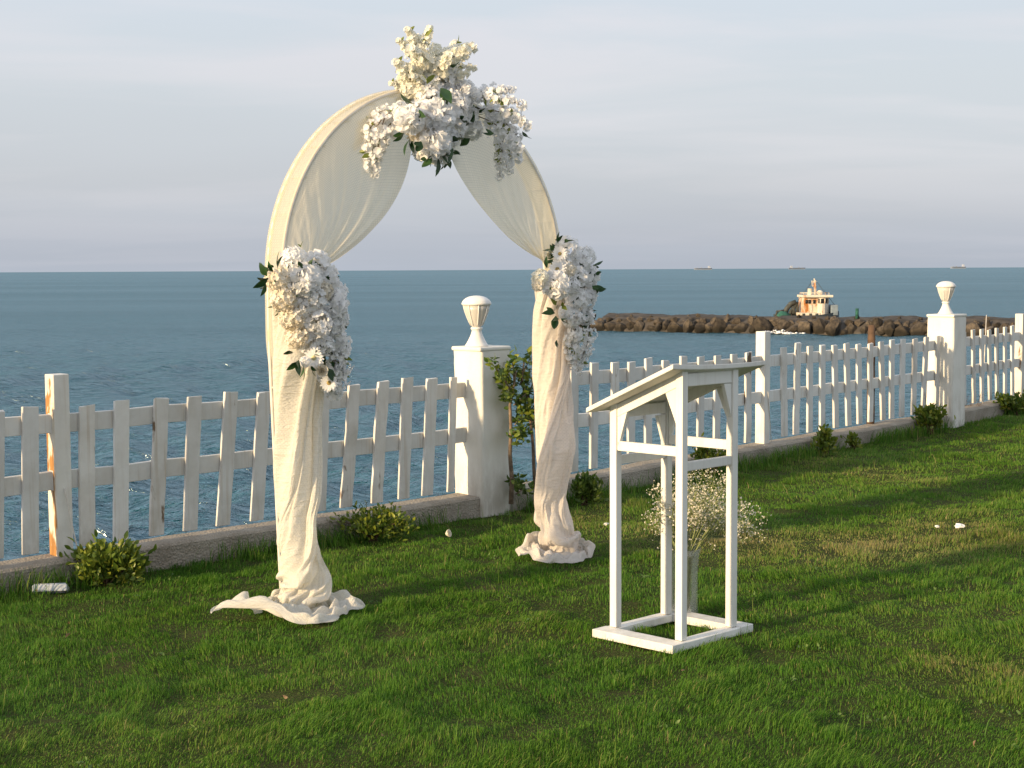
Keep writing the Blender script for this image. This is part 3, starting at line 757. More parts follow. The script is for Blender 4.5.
FOLDS_L = [
0,0,0,2,-8,0,4,-9,0,5,-7,0,10,-3,0,15,2,0,13,2,0,3,-6,0,-5,-19,0,-6,-26,0,2,-20,0,13,3,0,17,20,0,12,22,0,8,11,0,6,-8,0,8,-15,0,9,-10,0,10,-2,0,8,4,0,7,5,0,6,7,0,3,11,0,-3,16,0,-4,13,0,6,2,0,19,-6,0,27,-7,0,20,1,0,-1,12,0,-18,16,0,-20,12,0,-9,8,0,10,6,0,16,8,0,11,11,0,3,10,0,-5,8,0,-6,8,0,-8,6,0,-12,3,0,-17,-4,0,-15,-5,0,-4,4,0,5,17,0,7,26,0,-1,19,0,-12,-3,0,-16,-18,0,-12,-21,0,-7,-8,0,-5,11,0,-8,18,0,-10,12,0,-11,5,0,-9,-3,0,-9,-4,0,-7,-7,0,-3,-11,0,3,-17,0,4,-15,0,-5,-4,0,-17,5,0,-25,5,0,-18,-2,0,4,-13,0,20,-17,0,23,-12,0,10,-7,0,-9,-5,0,-16,-7,0,-12,-10,0,
10,-2,-25,-4,1,-1,-2,3,0,3,3,0,-4,-5,-1,-4,-10,2,-4,3,0,4,7,-2,0,1,0,0,1,0,2,1,-1,1,-1,1,2,-6,1,-2,1,-1,-1,0,0,1,2,0,0,5,1,3,5,1,-4,-6,-2,1,-1,0,-7,3,1,2,-3,-1,-1,-2,1,1,-1,-1,10,-6,2,4,-5,1,-10,20,-1,-2,-5,-2,0,-1,0,-1,1,0,7,3,1,4,5,2,0,-12,-2,-11,3,-1,0,-1,0,-2,-2,0,-4,0,0,3,0,0,-3,-6,2,6,4,-2,3,-3,1,2,4,1,8,10,1,-2,-5,1,-9,-2,-3,-3,-5,0,2,-1,-1,-1,4,0,1,2,1,1,9,1,4,0,1,-7,-9,-1,-6,-9,1,5,2,-3,2,2,0,2,-3,1,1,0,0,-2,6,-1,1,2,1,-4,1,1,-3,3,1,2,-4,-3,2,-4,2,4,-4,0,3,3,-2,-5,1,0,-2,2,0,-7,-2,2,-2,5,-1,7,-5,-1,9,-7,2,0,7,-1,
-1,-5,-26,10,5,0,-6,-1,-1,-4,0,0,4,5,1,-4,-4,-1,-4,-4,0,0,4,0,2,2,0,4,0,0,0,3,-1,0,1,1,6,-8,1,-1,-2,0,-9,2,-2,3,7,2,3,-1,0,0,4,-1,-4,-2,0,1,-4,0,4,-2,0,-9,5,0,7,-2,0,3,-4,1,-2,0,-2,-1,-1,0,-4,1,0,1,1,1,-2,2,-1,1,0,1,2,3,1,6,0,-1,4,-4,1,-7,-6,-1,-7,7,0,0,-3,0,-4,0,1,4,1,-1,0,-2,-1,-4,-3,3,4,11,-1,-1,5,2,7,-11,-1,0,-6,-2,-5,-3,4,2,3,-3,0,-1,-1,-1,3,0,2,1,0,-6,8,2,7,-3,-2,2,-2,1,-2,-6,-1,-7,-3,2,3,2,-2,-2,5,0,7,-6,0,-1,0,1,-8,6,0,-6,1,2,6,10,0,8,2,-1,0,-6,-1,4,-9,-1,0,0,0,-5,-1,1,-2,3,0,-6,-6,1,2,3,-2,7,0,1,-5,6,0,7,-7,-1,
0,-3,-28,-1,0,1,10,4,1,-9,-4,0,-3,0,-1,0,-1,0,4,-3,0,-5,4,2,12,7,0,-9,1,-2,2,1,0,0,0,0,1,-3,-1,7,-6,3,-4,-3,-1,-2,6,-1,-1,1,-1,-1,5,1,1,1,0,-2,-3,-1,4,-4,0,0,1,1,-1,-4,0,2,0,0,-3,3,0,0,-1,-1,-3,-1,1,-1,0,0,-1,4,0,2,1,0,3,0,0,2,-2,0,1,-1,0,-2,-2,1,-4,1,-1,0,3,0,-3,-4,0,-1,1,0,4,7,0,-4,-6,0,-1,0,1,5,7,0,-6,-2,1,14,2,0,-6,-15,-2,-2,2,0,-1,0,0,1,0,0,-5,6,0,1,3,0,4,3,0,4,-7,0,-4,-1,0,-3,-6,1,2,1,-1,0,4,-1,-2,1,1,5,-6,1,-3,3,-1,-1,2,0,0,3,0,3,2,1,4,-4,-1,1,-1,0,0,-2,0,-4,2,0,-4,-4,0,-4,0,1,0,2,0,2,2,-1,-1,5,1,7,-4,0,
4,1,-26,-9,-6,0,2,4,-1,8,2,0,-12,-5,2,3,1,-2,2,1,0,-7,0,2,5,9,-1,4,-3,-2,1,2,1,1,0,0,-1,-2,0,5,-5,0,1,-4,1,-7,3,-1,2,5,0,-2,2,0,1,0,1,0,4,1,-2,-7,-2,5,-2,0,-1,2,0,5,-8,2,-9,-2,-1,-1,8,-1,2,0,-1,-1,-1,0,-3,3,1,2,0,0,3,1,-1,3,-1,0,-2,-1,0,0,-2,0,-1,-2,0,-3,5,0,1,0,0,-6,-3,2,7,2,-1,1,4,0,4,1,1,-6,-6,-2,4,-2,0,1,3,1,2,-3,1,-7,-3,-1,-1,-1,0,1,1,0,-3,10,1,1,-3,-2,2,3,1,1,-2,-1,0,-2,0,-1,-4,1,-3,-5,1,3,4,-1,-3,3,0,2,-1,0,1,-2,0,1,-2,0,1,0,-1,-3,9,2,10,-6,1,-4,0,-2,-1,-2,0,-1,1,0,-5,-3,1,-3,1,0,-1,2,0,1,1,0,0,-3,0,9,4,0,
1,-3,-28,-5,3,2,-3,-8,1,4,10,-1,4,0,-1,-4,-1,0,-1,4,0,1,1,0,-1,-2,0,2,1,0,4,2,0,-1,-1,0,1,1,1,2,-8,-2,2,1,1,-5,-1,0,0,4,0,1,-1,0,-2,-1,0,0,3,0,1,6,1,1,-14,0,1,1,-1,1,0,0,-2,-3,0,-5,5,-1,3,1,0,-1,-1,1,-3,3,0,1,0,0,3,0,0,2,0,-1,1,-2,1,-2,1,0,-3,0,0,-3,1,0,6,4,0,-4,-6,-1,-1,0,1,6,4,0,-2,-1,0,0,-6,0,3,2,0,-1,1,0,1,-3,-1,-4,-2,1,-2,-1,0,-1,-1,1,1,11,-1,1,-3,0,1,1,-1,0,1,1,1,-2,0,0,-2,-1,-3,-6,2,3,1,-1,-4,4,-1,2,-1,0,0,-1,1,3,0,0,0,-1,0,-3,2,0,6,1,-1,0,-3,1,-2,2,0,0,0,-1,-6,-3,2,-1,1,-1,-1,1,0,0,1,0,1,-1,0,-3,1,1,
-5,4,-26,5,-3,-2,-5,-2,1,0,-1,0,7,5,0,-4,0,0,-2,2,0,0,0,1,1,0,-1,2,0,0,2,2,1,1,-1,-1,0,-1,0,-1,-5,0,7,5,1,-5,-5,-1,-3,5,0,2,-3,-1,0,0,1,0,-3,0,-3,6,0,2,0,0,2,-11,1,-2,7,-2,1,-5,1,-4,0,1,0,2,-1,1,2,-1,0,1,1,-1,0,-1,3,0,1,1,0,0,-1,0,-1,0,0,1,-3,0,0,-4,0,1,5,0,-1,2,4,0,-7,-4,0,6,1,0,-1,0,-1,1,-4,1,0,-2,0,-1,6,-1,6,-5,1,-5,-1,-1,-3,-2,2,2,4,-1,-1,0,-1,0,3,0,1,0,1,1,-1,0,0,3,0,0,-1,0,2,-7,0,-4,-2,0,1,5,0,-4,0,0,3,-3,0,2,0,-1,0,2,0,-1,0,1,4,3,0,0,-3,1,0,-2,-1,-1,1,0,-7,0,0,0,0,0,0,0,0,0,1,1,0,-1,-1,-4,0,1,
-7,-1,-27,4,2,0,-2,0,0,1,0,1,0,2,-1,2,1,0,-1,1,1,-1,-1,-1,0,1,0,4,0,0,2,2,0,0,-1,0,-1,-2,-1,0,-3,0,1,-1,0,-1,0,1,1,0,0,-2,2,0,1,0,-1,0,-4,1,-1,0,-1,1,2,1,-1,0,-1,2,3,1,3,0,0,-7,-8,0,-1,0,0,2,6,0,0,1,-1,-2,-1,1,4,0,-1,1,0,0,-1,1,0,1,-1,0,1,0,1,-3,-1,0,-7,0,0,9,3,0,-3,-2,0,-2,1,0,2,1,0,1,-4,-1,1,-1,0,-1,2,1,6,-1,0,-8,-6,1,-1,5,-1,2,1,0,0,0,0,0,1,-1,0,0,0,-1,1,1,1,-6,0,0,5,-1,-1,3,1,1,-11,1,2,3,-1,-4,4,0,0,-3,0,3,0,0,-1,2,0,-1,0,-1,2,2,0,4,-4,1,1,-3,1,-1,2,0,-5,0,0,-3,1,-2,-1,1,1,1,0,0,0,0,0,-2,-1,0,
-7,-2,-26,3,2,-1,2,0,-1,-1,3,1,0,0,0,2,1,-1,-1,1,1,-2,-2,0,1,1,0,3,1,0,1,2,1,0,-2,-1,1,-1,0,-2,-4,-1,1,0,1,0,1,-1,0,-1,0,-1,0,0,1,0,1,-1,-1,-1,0,-1,1,0,0,-1,1,3,1,-1,-1,-1,-1,0,0,1,-3,1,-3,-1,0,1,5,-1,-1,0,1,2,1,0,2,-1,0,0,0,0,1,0,0,-2,0,0,0,0,0,3,0,-1,-4,-2,1,-1,2,0,5,3,-1,-3,-2,0,-1,0,1,1,-3,-1,0,0,0,-1,0,0,4,0,0,-1,-1,1,-2,-2,0,-3,-3,1,3,4,-1,0,2,-1,-2,-2,0,1,0,0,-1,5,1,1,-7,1,-2,6,-2,2,-3,1,-1,-9,1,0,7,-1,2,0,0,0,1,0,2,0,0,-4,-1,0,2,4,-1,2,-2,1,3,-6,2,0,0,-1,-10,7,-1,1,-1,0,2,0,0,-1,0,0,0,0,0,-1,-1,0,
-5,-2,-27,1,2,0,3,0,0,-3,1,-1,0,2,1,1,1,0,-1,1,-1,0,-4,0,0,4,1,4,2,1,2,0,-1,-1,-2,0,-1,-4,0,0,-1,0,0,-1,-1,1,1,1,1,-1,0,-1,0,0,-4,0,0,2,0,0,2,0,-1,0,-2,1,1,1,0,-1,1,-1,-2,2,1,3,-4,0,-4,0,0,0,5,0,1,-1,0,3,-2,-1,-3,1,0,2,2,0,-4,4,1,4,-5,-1,-1,-1,0,-3,0,1,5,2,-1,-5,-2,1,5,3,0,-2,0,0,-2,-1,-1,2,-2,1,0,-1,-1,0,1,0,1,0,1,0,-2,0,-3,-3,0,3,4,0,0,-2,0,-1,2,0,-2,-1,0,0,-2,0,2,5,-1,-1,-2,1,1,-5,1,-3,7,-1,4,-5,0,-2,-1,0,-1,2,0,1,0,-1,0,1,0,-1,-1,1,2,3,0,-1,0,-1,-1,1,1,2,-2,1,0,-1,-2,-2,1,0,-2,0,1,0,-1,0,1,0,-1,-1,0,1,
-4,-1,-28,1,-1,1,2,2,-1,-2,1,1,0,2,0,1,0,0,-1,1,0,0,-1,0,-1,2,0,5,2,0,0,-3,0,0,1,0,-2,-6,-1,-1,1,0,-1,1,0,4,0,1,1,-4,0,-1,2,-1,-1,1,0,-1,1,0,4,-3,1,-3,-1,0,1,2,-1,-1,0,0,0,0,-1,2,-1,1,-4,-1,1,0,4,0,0,2,0,4,-3,0,3,-1,0,-6,2,0,-2,6,0,4,-4,-1,-2,-1,1,-4,-1,0,6,0,0,-1,0,0,-3,0,0,3,2,0,-2,-2,0,3,-2,-1,0,1,1,-1,-1,-1,1,1,0,-1,-1,1,1,2,0,4,2,0,0,2,1,-5,-10,0,-7,-2,0,6,4,-2,0,0,1,-1,5,-1,2,-3,1,1,-3,0,-5,7,0,3,-6,0,-2,1,0,3,-1,0,0,1,-1,-1,-1,0,-1,2,1,3,0,0,-1,0,-1,0,0,0,1,0,1,-3,0,-1,-1,0,1,1,1,0,-1,0,-1,1,-1,0,
-1,0,-27,0,-1,-1,1,1,1,-2,2,0,0,1,-1,0,1,1,0,0,1,-1,0,-1,1,0,0,4,2,0,-1,0,1,-3,-6,0,-2,-2,-1,3,3,0,-4,-1,0,5,1,0,0,-5,0,1,3,0,2,2,0,-3,-2,0,0,0,-1,1,0,0,0,0,0,-1,0,1,0,-3,0,1,2,-1,-2,0,0,-4,6,2,4,-2,-1,0,0,0,7,-4,0,-8,0,0,1,7,0,2,-1,0,-3,-3,-1,0,-1,0,-2,1,1,6,1,-1,-3,0,1,-1,-1,-1,0,0,0,2,-1,1,2,0,-1,-1,0,1,0,0,-1,0,0,0,2,2,1,-3,-2,0,1,1,0,9,-4,3,-12,7,-2,-2,-3,-1,2,-3,-1,1,-1,1,-3,6,-1,3,-6,1,1,0,0,-2,5,0,2,-3,0,0,0,-1,-1,-1,1,0,1,0,1,1,-1,0,-2,1,1,0,0,-1,0,0,-1,1,-1,0,1,1,0,0,-1,-1,0,0,1,-2,1,0,1,-1,
0,-2,-28,0,2,1,1,1,0,-2,0,-1,0,1,1,0,1,0,-1,0,-1,0,1,0,0,0,1,3,1,1,-4,-6,-2,1,0,0,2,4,1,-2,-1,0,-3,-4,0,5,2,-1,-3,-2,1,3,-2,0,6,6,0,-6,-3,-1,-1,-1,1,2,2,-1,-1,-1,1,1,0,-1,0,1,0,0,-1,1,-1,0,0,-3,4,0,-1,2,0,1,0,0,5,-7,0,0,-1,1,4,3,-1,-6,5,0,-4,-5,0,3,1,0,-1,0,-1,1,1,1,2,0,-1,-2,-1,1,-1,-1,0,1,0,-1,1,0,0,0,0,1,0,1,-1,0,-1,1,0,0,0,-2,0,-1,-2,-4,1,7,1,0,2,8,0,-5,-3,0,-1,-3,0,1,-3,0,-1,2,0,-2,3,0,3,-5,0,0,2,0,-1,1,-1,1,0,1,-1,0,-1,0,0,0,0,0,1,2,0,-1,0,0,0,0,0,1,-1,0,0,0,0,-1,0,0,1,-1,0,0,0,0,-1,2,-1,1,
1,-3,-27,-2,3,-1,1,1,1,1,0,-1,-1,2,0,1,0,1,-1,1,0,0,-1,0,-1,-1,0,-1,-1,0,1,0,0,1,2,0,1,2,0,-3,-7,0,7,2,0,-7,-3,1,0,5,-1,0,-7,0,2,6,-1,2,0,1,-3,-7,0,1,5,0,0,1,-1,0,0,1,0,0,0,0,0,-1,0,0,1,0,0,0,0,0,0,-1,0,0,0,2,-1,4,-1,0,-3,-5,1,2,9,0,-5,-6,0,3,2,-1,2,0,1,-3,0,-1,0,0,1,0,0,0,-1,-1,-1,0,0,1,2,2,-1,-1,0,0,0,-1,0,-1,-2,0,-3,-2,1,1,0,1,-1,-1,0,7,-2,-1,-1,1,0,-3,11,1,2,-10,-1,-1,1,0,1,1,-1,-2,3,0,2,-3,0,-1,0,0,1,1,1,-1,0,-1,2,0,1,-1,0,0,0,0,0,-1,0,0,1,0,0,0,0,-1,1,0,0,-1,0,0,2,0,0,-1,0,1,-1,0,-1,1,-1,0,
3,-4,-28,-1,4,1,1,-1,0,0,0,0,-3,2,-1,2,1,1,-1,0,0,-1,0,-1,0,1,0,-1,-1,0,2,2,1,-2,-3,0,0,0,0,1,-1,0,0,-1,0,-5,-1,1,3,9,0,-1,-10,-1,-2,0,0,7,7,0,-4,-4,0,1,-1,0,0,1,0,1,-1,-1,0,2,0,0,-1,0,0,0,0,-1,1,0,1,0,0,0,0,1,-2,2,0,3,-3,0,-2,-7,0,2,8,1,1,1,-2,-1,0,1,-3,-1,-1,2,0,1,-1,-1,-1,0,1,0,0,-2,1,-1,1,-1,1,2,1,0,0,-1,1,1,0,-2,-3,1,1,1,0,0,0,0,-1,-5,0,3,1,-1,-3,-5,2,0,8,0,-3,6,0,4,-6,-1,1,-6,0,-1,7,0,0,0,-1,0,-2,1,0,0,-1,1,0,1,-1,1,-1,1,0,0,-1,0,0,1,0,0,-1,0,1,1,0,0,0,-1,0,1,0,0,0,0,0,1,-1,-1,0,1,1,0,-1,0,
4,-3,-27,-1,2,0,-1,0,0,3,-1,0,-3,1,0,2,4,0,-2,-2,0,0,0,-1,-2,1,0,1,1,1,-2,-3,0,-1,2,0,0,-2,-1,1,2,1,0,1,0,-1,-1,0,0,-1,-1,1,3,1,-1,-12,1,-1,8,-1,6,6,-1,-4,-6,0,0,-1,0,1,1,0,0,1,1,0,0,-1,0,-1,1,0,1,0,-1,-1,0,0,2,-1,-1,0,0,2,0,0,2,-4,0,0,0,1,0,4,0,1,-1,0,-3,0,0,-2,0,0,4,1,0,-2,-1,0,-1,-1,-1,-1,0,0,1,3,0,0,-1,1,-1,1,0,1,-2,-1,1,0,0,0,1,0,-1,-4,0,2,2,1,0,-2,-1,-1,0,1,-1,4,0,-2,2,0,4,-6,0,0,-2,0,-5,9,1,2,-5,-2,1,-1,1,1,1,-1,-2,0,1,1,1,0,1,-3,0,-1,2,0,0,0,-1,0,-1,0,1,0,0,1,-1,1,-1,-1,-1,2,1,1,1,0,-1,0,0,0,
4,-2,-27,-1,0,-1,-1,-1,1,2,0,0,0,1,-1,1,4,1,-2,-1,-1,-1,-3,1,-2,3,-1,1,2,1,-4,-2,0,3,1,0,-2,-3,0,1,1,-1,0,0,1,-1,0,0,0,-1,0,1,4,0,-2,-2,0,2,-6,0,-1,7,0,1,3,0,-1,-5,0,0,0,0,1,2,-1,-1,-1,1,2,0,-1,0,-1,0,0,2,1,0,-1,0,-2,2,0,1,0,0,3,-4,0,-1,-2,-1,3,6,1,-6,-1,-1,4,0,1,-3,-1,-1,-2,0,1,3,-1,0,-1,-1,0,0,2,0,0,1,-1,0,1,0,0,-2,0,0,0,1,-2,-1,0,2,0,0,1,-3,0,1,3,-1,0,-1,1,-1,-1,-1,0,2,0,-1,2,0,-1,1,1,3,-7,0,-2,4,-1,0,1,1,1,-3,-1,0,1,1,0,1,-1,0,1,0,-1,-2,0,0,1,1,1,0,0,0,0,0,2,-2,0,-1,-1,-1,-1,0,1,2,2,0,3,-1,0,-3,1,0,
5,-3,-27,-2,0,0,0,1,-1,0,-2,1,3,0,1,-2,5,-1,0,-1,0,1,-3,-1,-6,3,0,0,2,0,1,1,0,-1,-2,0,-2,-3,1,2,3,0,1,1,0,-1,-2,-1,-1,1,1,1,2,0,-1,0,0,-3,-6,0,3,-5,1,0,7,-1,0,1,0,1,-1,-1,0,2,0,-1,0,0,1,1,1,1,-1,0,0,0,-1,-1,0,0,0,0,1,-1,1,-1,3,-1,0,-3,-4,1,9,10,1,-2,-2,0,-10,-4,-1,7,0,0,-4,-1,-1,1,2,0,0,-1,1,0,0,-1,0,1,1,-1,0,0,1,0,0,0,-1,0,-1,-1,0,1,1,-1,0,-3,1,2,2,-1,1,-1,0,-2,-2,1,0,-2,0,-1,5,0,1,0,-1,0,-2,0,1,-3,1,-1,4,0,1,0,0,-1,0,-1,-1,1,1,1,-1,0,0,1,0,0,-1,-1,0,0,0,2,-1,0,1,-2,1,-3,1,0,3,-3,0,0,5,0,3,-1,0,-4,1,-1,
3,-2,-28,-1,1,1,0,1,0,2,-3,0,2,-1,0,-2,4,0,-3,1,0,4,-4,0,-5,2,-1,1,3,0,-2,-1,1,0,-1,0,2,2,0,-1,-1,0,-2,0,0,1,-1,0,0,2,-1,-2,-7,1,7,9,0,-5,-2,0,-2,-2,0,2,-1,0,0,-2,-1,0,1,1,2,0,0,-3,3,0,1,0,0,0,1,0,1,-1,0,0,0,0,0,1,-1,0,-1,1,0,0,-1,-1,-1,1,-2,-1,0,4,3,0,3,1,0,-8,-3,0,6,1,0,-3,-1,0,1,1,-1,-1,0,1,0,0,-1,0,-1,0,-1,2,0,1,-1,0,-1,0,0,0,0,1,1,-2,0,1,2,0,0,-1,0,0,-3,0,0,0,0,-1,0,0,-2,4,0,3,-1,0,0,-3,0,1,2,-1,-1,1,0,0,-1,1,1,0,-1,-1,-1,0,1,1,0,-1,1,1,1,-1,0,0,-1,0,2,-1,0,-2,2,0,4,-6,0,-5,6,-1,5,0,1,-2,1,0,
1,-1,-27,2,0,0,-1,-1,-1,1,1,1,1,-1,0,-2,1,-1,-1,-1,0,2,0,1,-3,0,0,0,2,0,1,0,-1,-1,1,0,0,0,0,0,-1,1,0,-1,0,0,2,-1,-1,-2,1,0,0,0,-3,1,-1,7,5,1,-7,-5,-1,0,-1,1,0,2,0,0,-2,1,6,2,0,-4,5,-2,0,-2,1,1,-2,-1,-1,0,0,2,-1,0,-1,1,1,1,0,-1,-1,0,1,0,-1,-1,2,0,1,-2,-2,0,3,3,-1,-2,-1,1,-4,-1,0,4,1,0,-1,2,0,0,-1,-1,-1,-1,1,2,1,-1,-1,-1,1,-1,1,0,1,0,0,-1,-1,0,1,-2,-1,0,1,0,0,0,1,0,0,0,1,-5,0,1,-2,0,-4,7,0,1,0,0,3,-3,-1,0,1,1,-1,1,0,0,1,-1,0,-1,1,0,0,0,0,0,0,0,0,-1,-1,1,0,1,0,0,1,-2,0,0,1,0,0,0,1,-1,1,0,3,0,0,-1,0,-1,
1,0,-28,3,-1,0,-1,-1,1,-1,1,-1,-1,1,1,0,0,0,-1,0,-1,1,-1,0,-1,0,0,1,1,0,-1,0,1,0,-1,0,1,2,0,-1,-1,0,1,-1,-1,-1,0,1,0,2,0,0,2,0,-1,-9,1,1,8,-1,2,2,0,-4,-7,0,2,5,0,-6,-2,2,6,-4,-2,8,8,1,-10,-1,-2,1,0,1,0,-1,0,-1,1,0,1,-2,-1,1,1,1,-1,1,-1,0,-2,1,-1,0,-1,3,1,1,-7,-5,1,7,4,-2,-2,0,0,1,0,0,0,-1,1,-1,2,0,0,2,0,1,-2,0,-2,-1,-1,2,2,0,-1,-1,0,-1,0,1,0,-2,0,1,1,0,0,-1,-1,0,-2,0,-2,6,2,4,-8,-1,2,0,0,-5,6,-1,3,-3,0,-1,0,1,0,0,0,0,0,0,0,0,-1,0,-1,0,0,1,0,0,-1,1,0,1,0,-1,0,0,-1,2,0,2,-2,0,0,2,-1,2,-1,1,-2,1,-1,1,-1,1,
-1,7,-27,3,-6,0,-1,-2,0,1,0,0,-1,0,-1,0,0,0,-1,0,1,1,-1,0,-1,0,-1,0,2,1,0,0,-1,1,0,0,-1,0,0,1,0,1,0,2,0,-1,-2,-1,-1,0,0,2,2,0,-3,-2,0,0,-3,1,6,7,0,-2,-2,0,-2,0,1,-3,0,-2,-6,2,2,10,0,0,1,-4,-1,-4,3,0,1,-1,0,0,0,0,1,0,0,0,-1,0,1,1,0,-1,1,-1,-6,-2,1,5,2,-1,4,2,1,-7,-5,0,6,1,0,-2,0,0,0,0,-1,-1,1,1,0,0,-1,1,0,0,-2,-1,0,1,2,1,0,-1,0,-2,-1,-1,1,0,1,0,-1,-1,1,0,1,0,0,0,0,1,-1,0,1,1,2,-9,0,-2,8,0,-3,2,1,3,-6,-2,0,1,1,1,0,-1,0,0,1,-1,0,0,0,2,0,1,-1,-1,0,0,0,-1,1,1,0,0,-1,1,0,0,-3,5,1,4,-4,-1,-2,0,1,2,-1,-1,
2,4,-27,-3,-7,0,2,3,-1,0,-2,0,1,0,1,-2,1,-1,1,-2,0,1,2,0,-2,-1,1,0,1,-1,1,0,1,-1,0,0,1,1,0,-1,0,-1,1,0,1,0,0,0,-1,0,0,0,0,0,0,1,0,-1,-6,0,-1,5,0,3,0,-1,1,-1,0,-3,2,1,0,0,-1,1,-4,1,3,3,-1,-6,3,1,3,-2,-1,-1,1,0,-1,0,0,3,1,1,-3,1,-1,2,0,1,-3,-3,0,-3,-1,0,8,4,0,-3,-1,0,-3,-2,0,3,0,-1,1,0,1,-1,2,-1,1,-3,1,-1,1,0,0,0,0,-2,1,-1,2,2,1,-1,-2,0,-1,-2,-1,1,3,1,1,-3,-1,0,0,1,0,1,0,-3,4,0,3,-2,0,1,-8,1,-3,9,-1,-1,-2,1,3,-4,-2,1,1,1,0,0,0,0,0,0,-1,0,-1,1,0,1,0,-1,0,0,1,-1,-1,0,1,1,1,0,3,-1,0,-2,2,0,-1,-1,0,1,2,0,
5,1,-27,-4,-3,0,-2,1,0,1,1,0,3,-2,0,-2,1,0,-1,0,-1,0,-1,1,1,0,-1,0,1,1,0,0,-1,0,0,0,-1,-1,1,1,1,0,-2,-1,-1,0,2,1,1,-1,-1,0,1,1,0,1,-1,-2,-2,0,2,-3,1,2,6,0,0,-1,0,-3,-1,0,-2,0,0,2,-2,0,5,3,0,-4,2,0,-5,3,1,3,-4,-1,-1,1,0,2,0,-1,-5,6,3,2,-7,-2,8,2,1,-6,-2,0,-4,-3,-2,9,4,1,-4,-3,-1,-1,0,1,1,1,0,-1,2,0,0,-1,-1,0,0,0,0,-1,0,-1,0,1,-1,0,0,2,1,0,-1,1,0,0,-1,-1,3,-2,1,-1,0,-1,0,0,0,0,0,1,-5,4,1,7,-6,-1,1,-3,0,-1,4,-1,-1,1,1,-1,-1,-1,0,1,0,0,0,0,2,-1,1,-1,0,-1,0,0,0,0,-1,1,-1,2,-1,2,-1,1,-4,4,-1,3,-4,0,-3,2,0,6,3,1,
2,1,-27,-3,-1,0,2,0,-1,-1,2,0,3,-5,0,-2,2,0,0,-2,0,0,1,0,-1,0,1,0,1,-1,1,0,1,0,1,0,-2,-4,-1,2,4,1,-1,1,0,1,-2,-1,0,2,1,1,0,0,4,1,1,-7,-2,-1,0,-1,-1,1,0,1,1,1,-1,0,-1,0,-2,-2,1,-2,4,0,13,0,1,-9,0,-2,-2,3,1,-1,1,0,-1,-2,0,1,0,0,0,3,0,-1,-2,0,2,-2,-1,4,0,1,-8,-3,0,3,2,0,6,4,1,-6,-3,-1,2,3,0,-1,-2,0,-1,-1,0,-1,0,0,2,1,-1,-1,0,1,-2,-3,0,1,2,0,-1,2,1,0,-1,-1,4,-3,-1,0,1,1,1,-4,0,0,1,-1,-2,4,0,0,-1,0,2,-5,1,0,3,0,0,1,0,-1,0,0,0,0,-1,1,0,0,-1,-1,0,0,0,1,0,-1,0,0,1,-1,1,-1,1,-2,1,-1,4,-2,1,-3,4,0,1,-2,0,2,2,0,
1,-1,-28,0,1,0,-1,0,1,0,0,0,1,-2,0,-1,0,0,1,0,0,-1,0,-1,1,-1,1,0,2,0,0,0,0,0,0,0,2,2,0,-2,-2,0,0,1,0,1,0,0,0,0,0,-2,-2,-1,4,6,1,-2,-1,-1,-2,-6,1,0,4,-1,-1,0,1,1,-1,-1,0,0,0,-2,2,1,4,-1,0,2,1,1,-5,0,-2,-3,2,1,6,-3,0,-4,2,0,4,-6,-1,-4,5,1,-2,0,0,4,3,0,5,0,0,-10,-5,0,5,1,0,2,2,0,-2,-1,-1,-1,2,1,-1,-3,-1,1,1,1,-1,0,0,-1,0,-1,-1,-1,1,2,0,0,-2,3,0,-1,-3,1,3,3,-1,2,-4,-1,-1,0,1,1,-1,0,0,1,0,-2,2,0,5,-3,-1,-1,1,1,-2,1,-1,-1,-1,0,1,-1,1,0,2,0,0,-1,0,0,-1,-1,1,-1,1,0,0,0,-2,0,-1,2,0,1,-1,1,-1,0,-1,0,0,1,1,1,0,0,
0,0,-28,1,-1,1,1,0,0,-1,-1,0,-1,1,-1,2,-1,0,-1,0,0,1,0,1,-1,0,-1,0,0,0,0,1,0,1,0,1,1,2,0,-2,-2,0,0,-1,-1,0,1,0,1,1,1,-2,-1,0,-1,4,-1,5,1,1,-6,-3,-1,1,0,1,1,0,0,0,0,0,0,1,0,2,-1,-1,0,-1,2,1,0,-1,-5,3,0,0,0,0,1,-2,-1,-2,-1,1,3,-4,0,3,5,1,-6,1,-1,-2,-1,0,6,6,1,-1,-3,-1,-7,-3,0,7,0,-1,0,0,1,-1,4,-1,-2,-2,1,1,0,0,0,0,-1,-1,-1,1,-1,-2,-1,0,1,0,2,2,1,-2,-1,0,-2,2,0,4,-2,1,1,-2,0,3,-4,0,1,0,-1,-5,6,0,3,-1,0,0,-1,0,0,1,0,-1,0,0,0,-1,-1,0,-1,1,0,0,-1,0,0,1,1,-1,-1,-1,-1,0,0,2,1,2,-1,0,-5,3,-1,3,-3,1,0,0,-1,0,0,1,
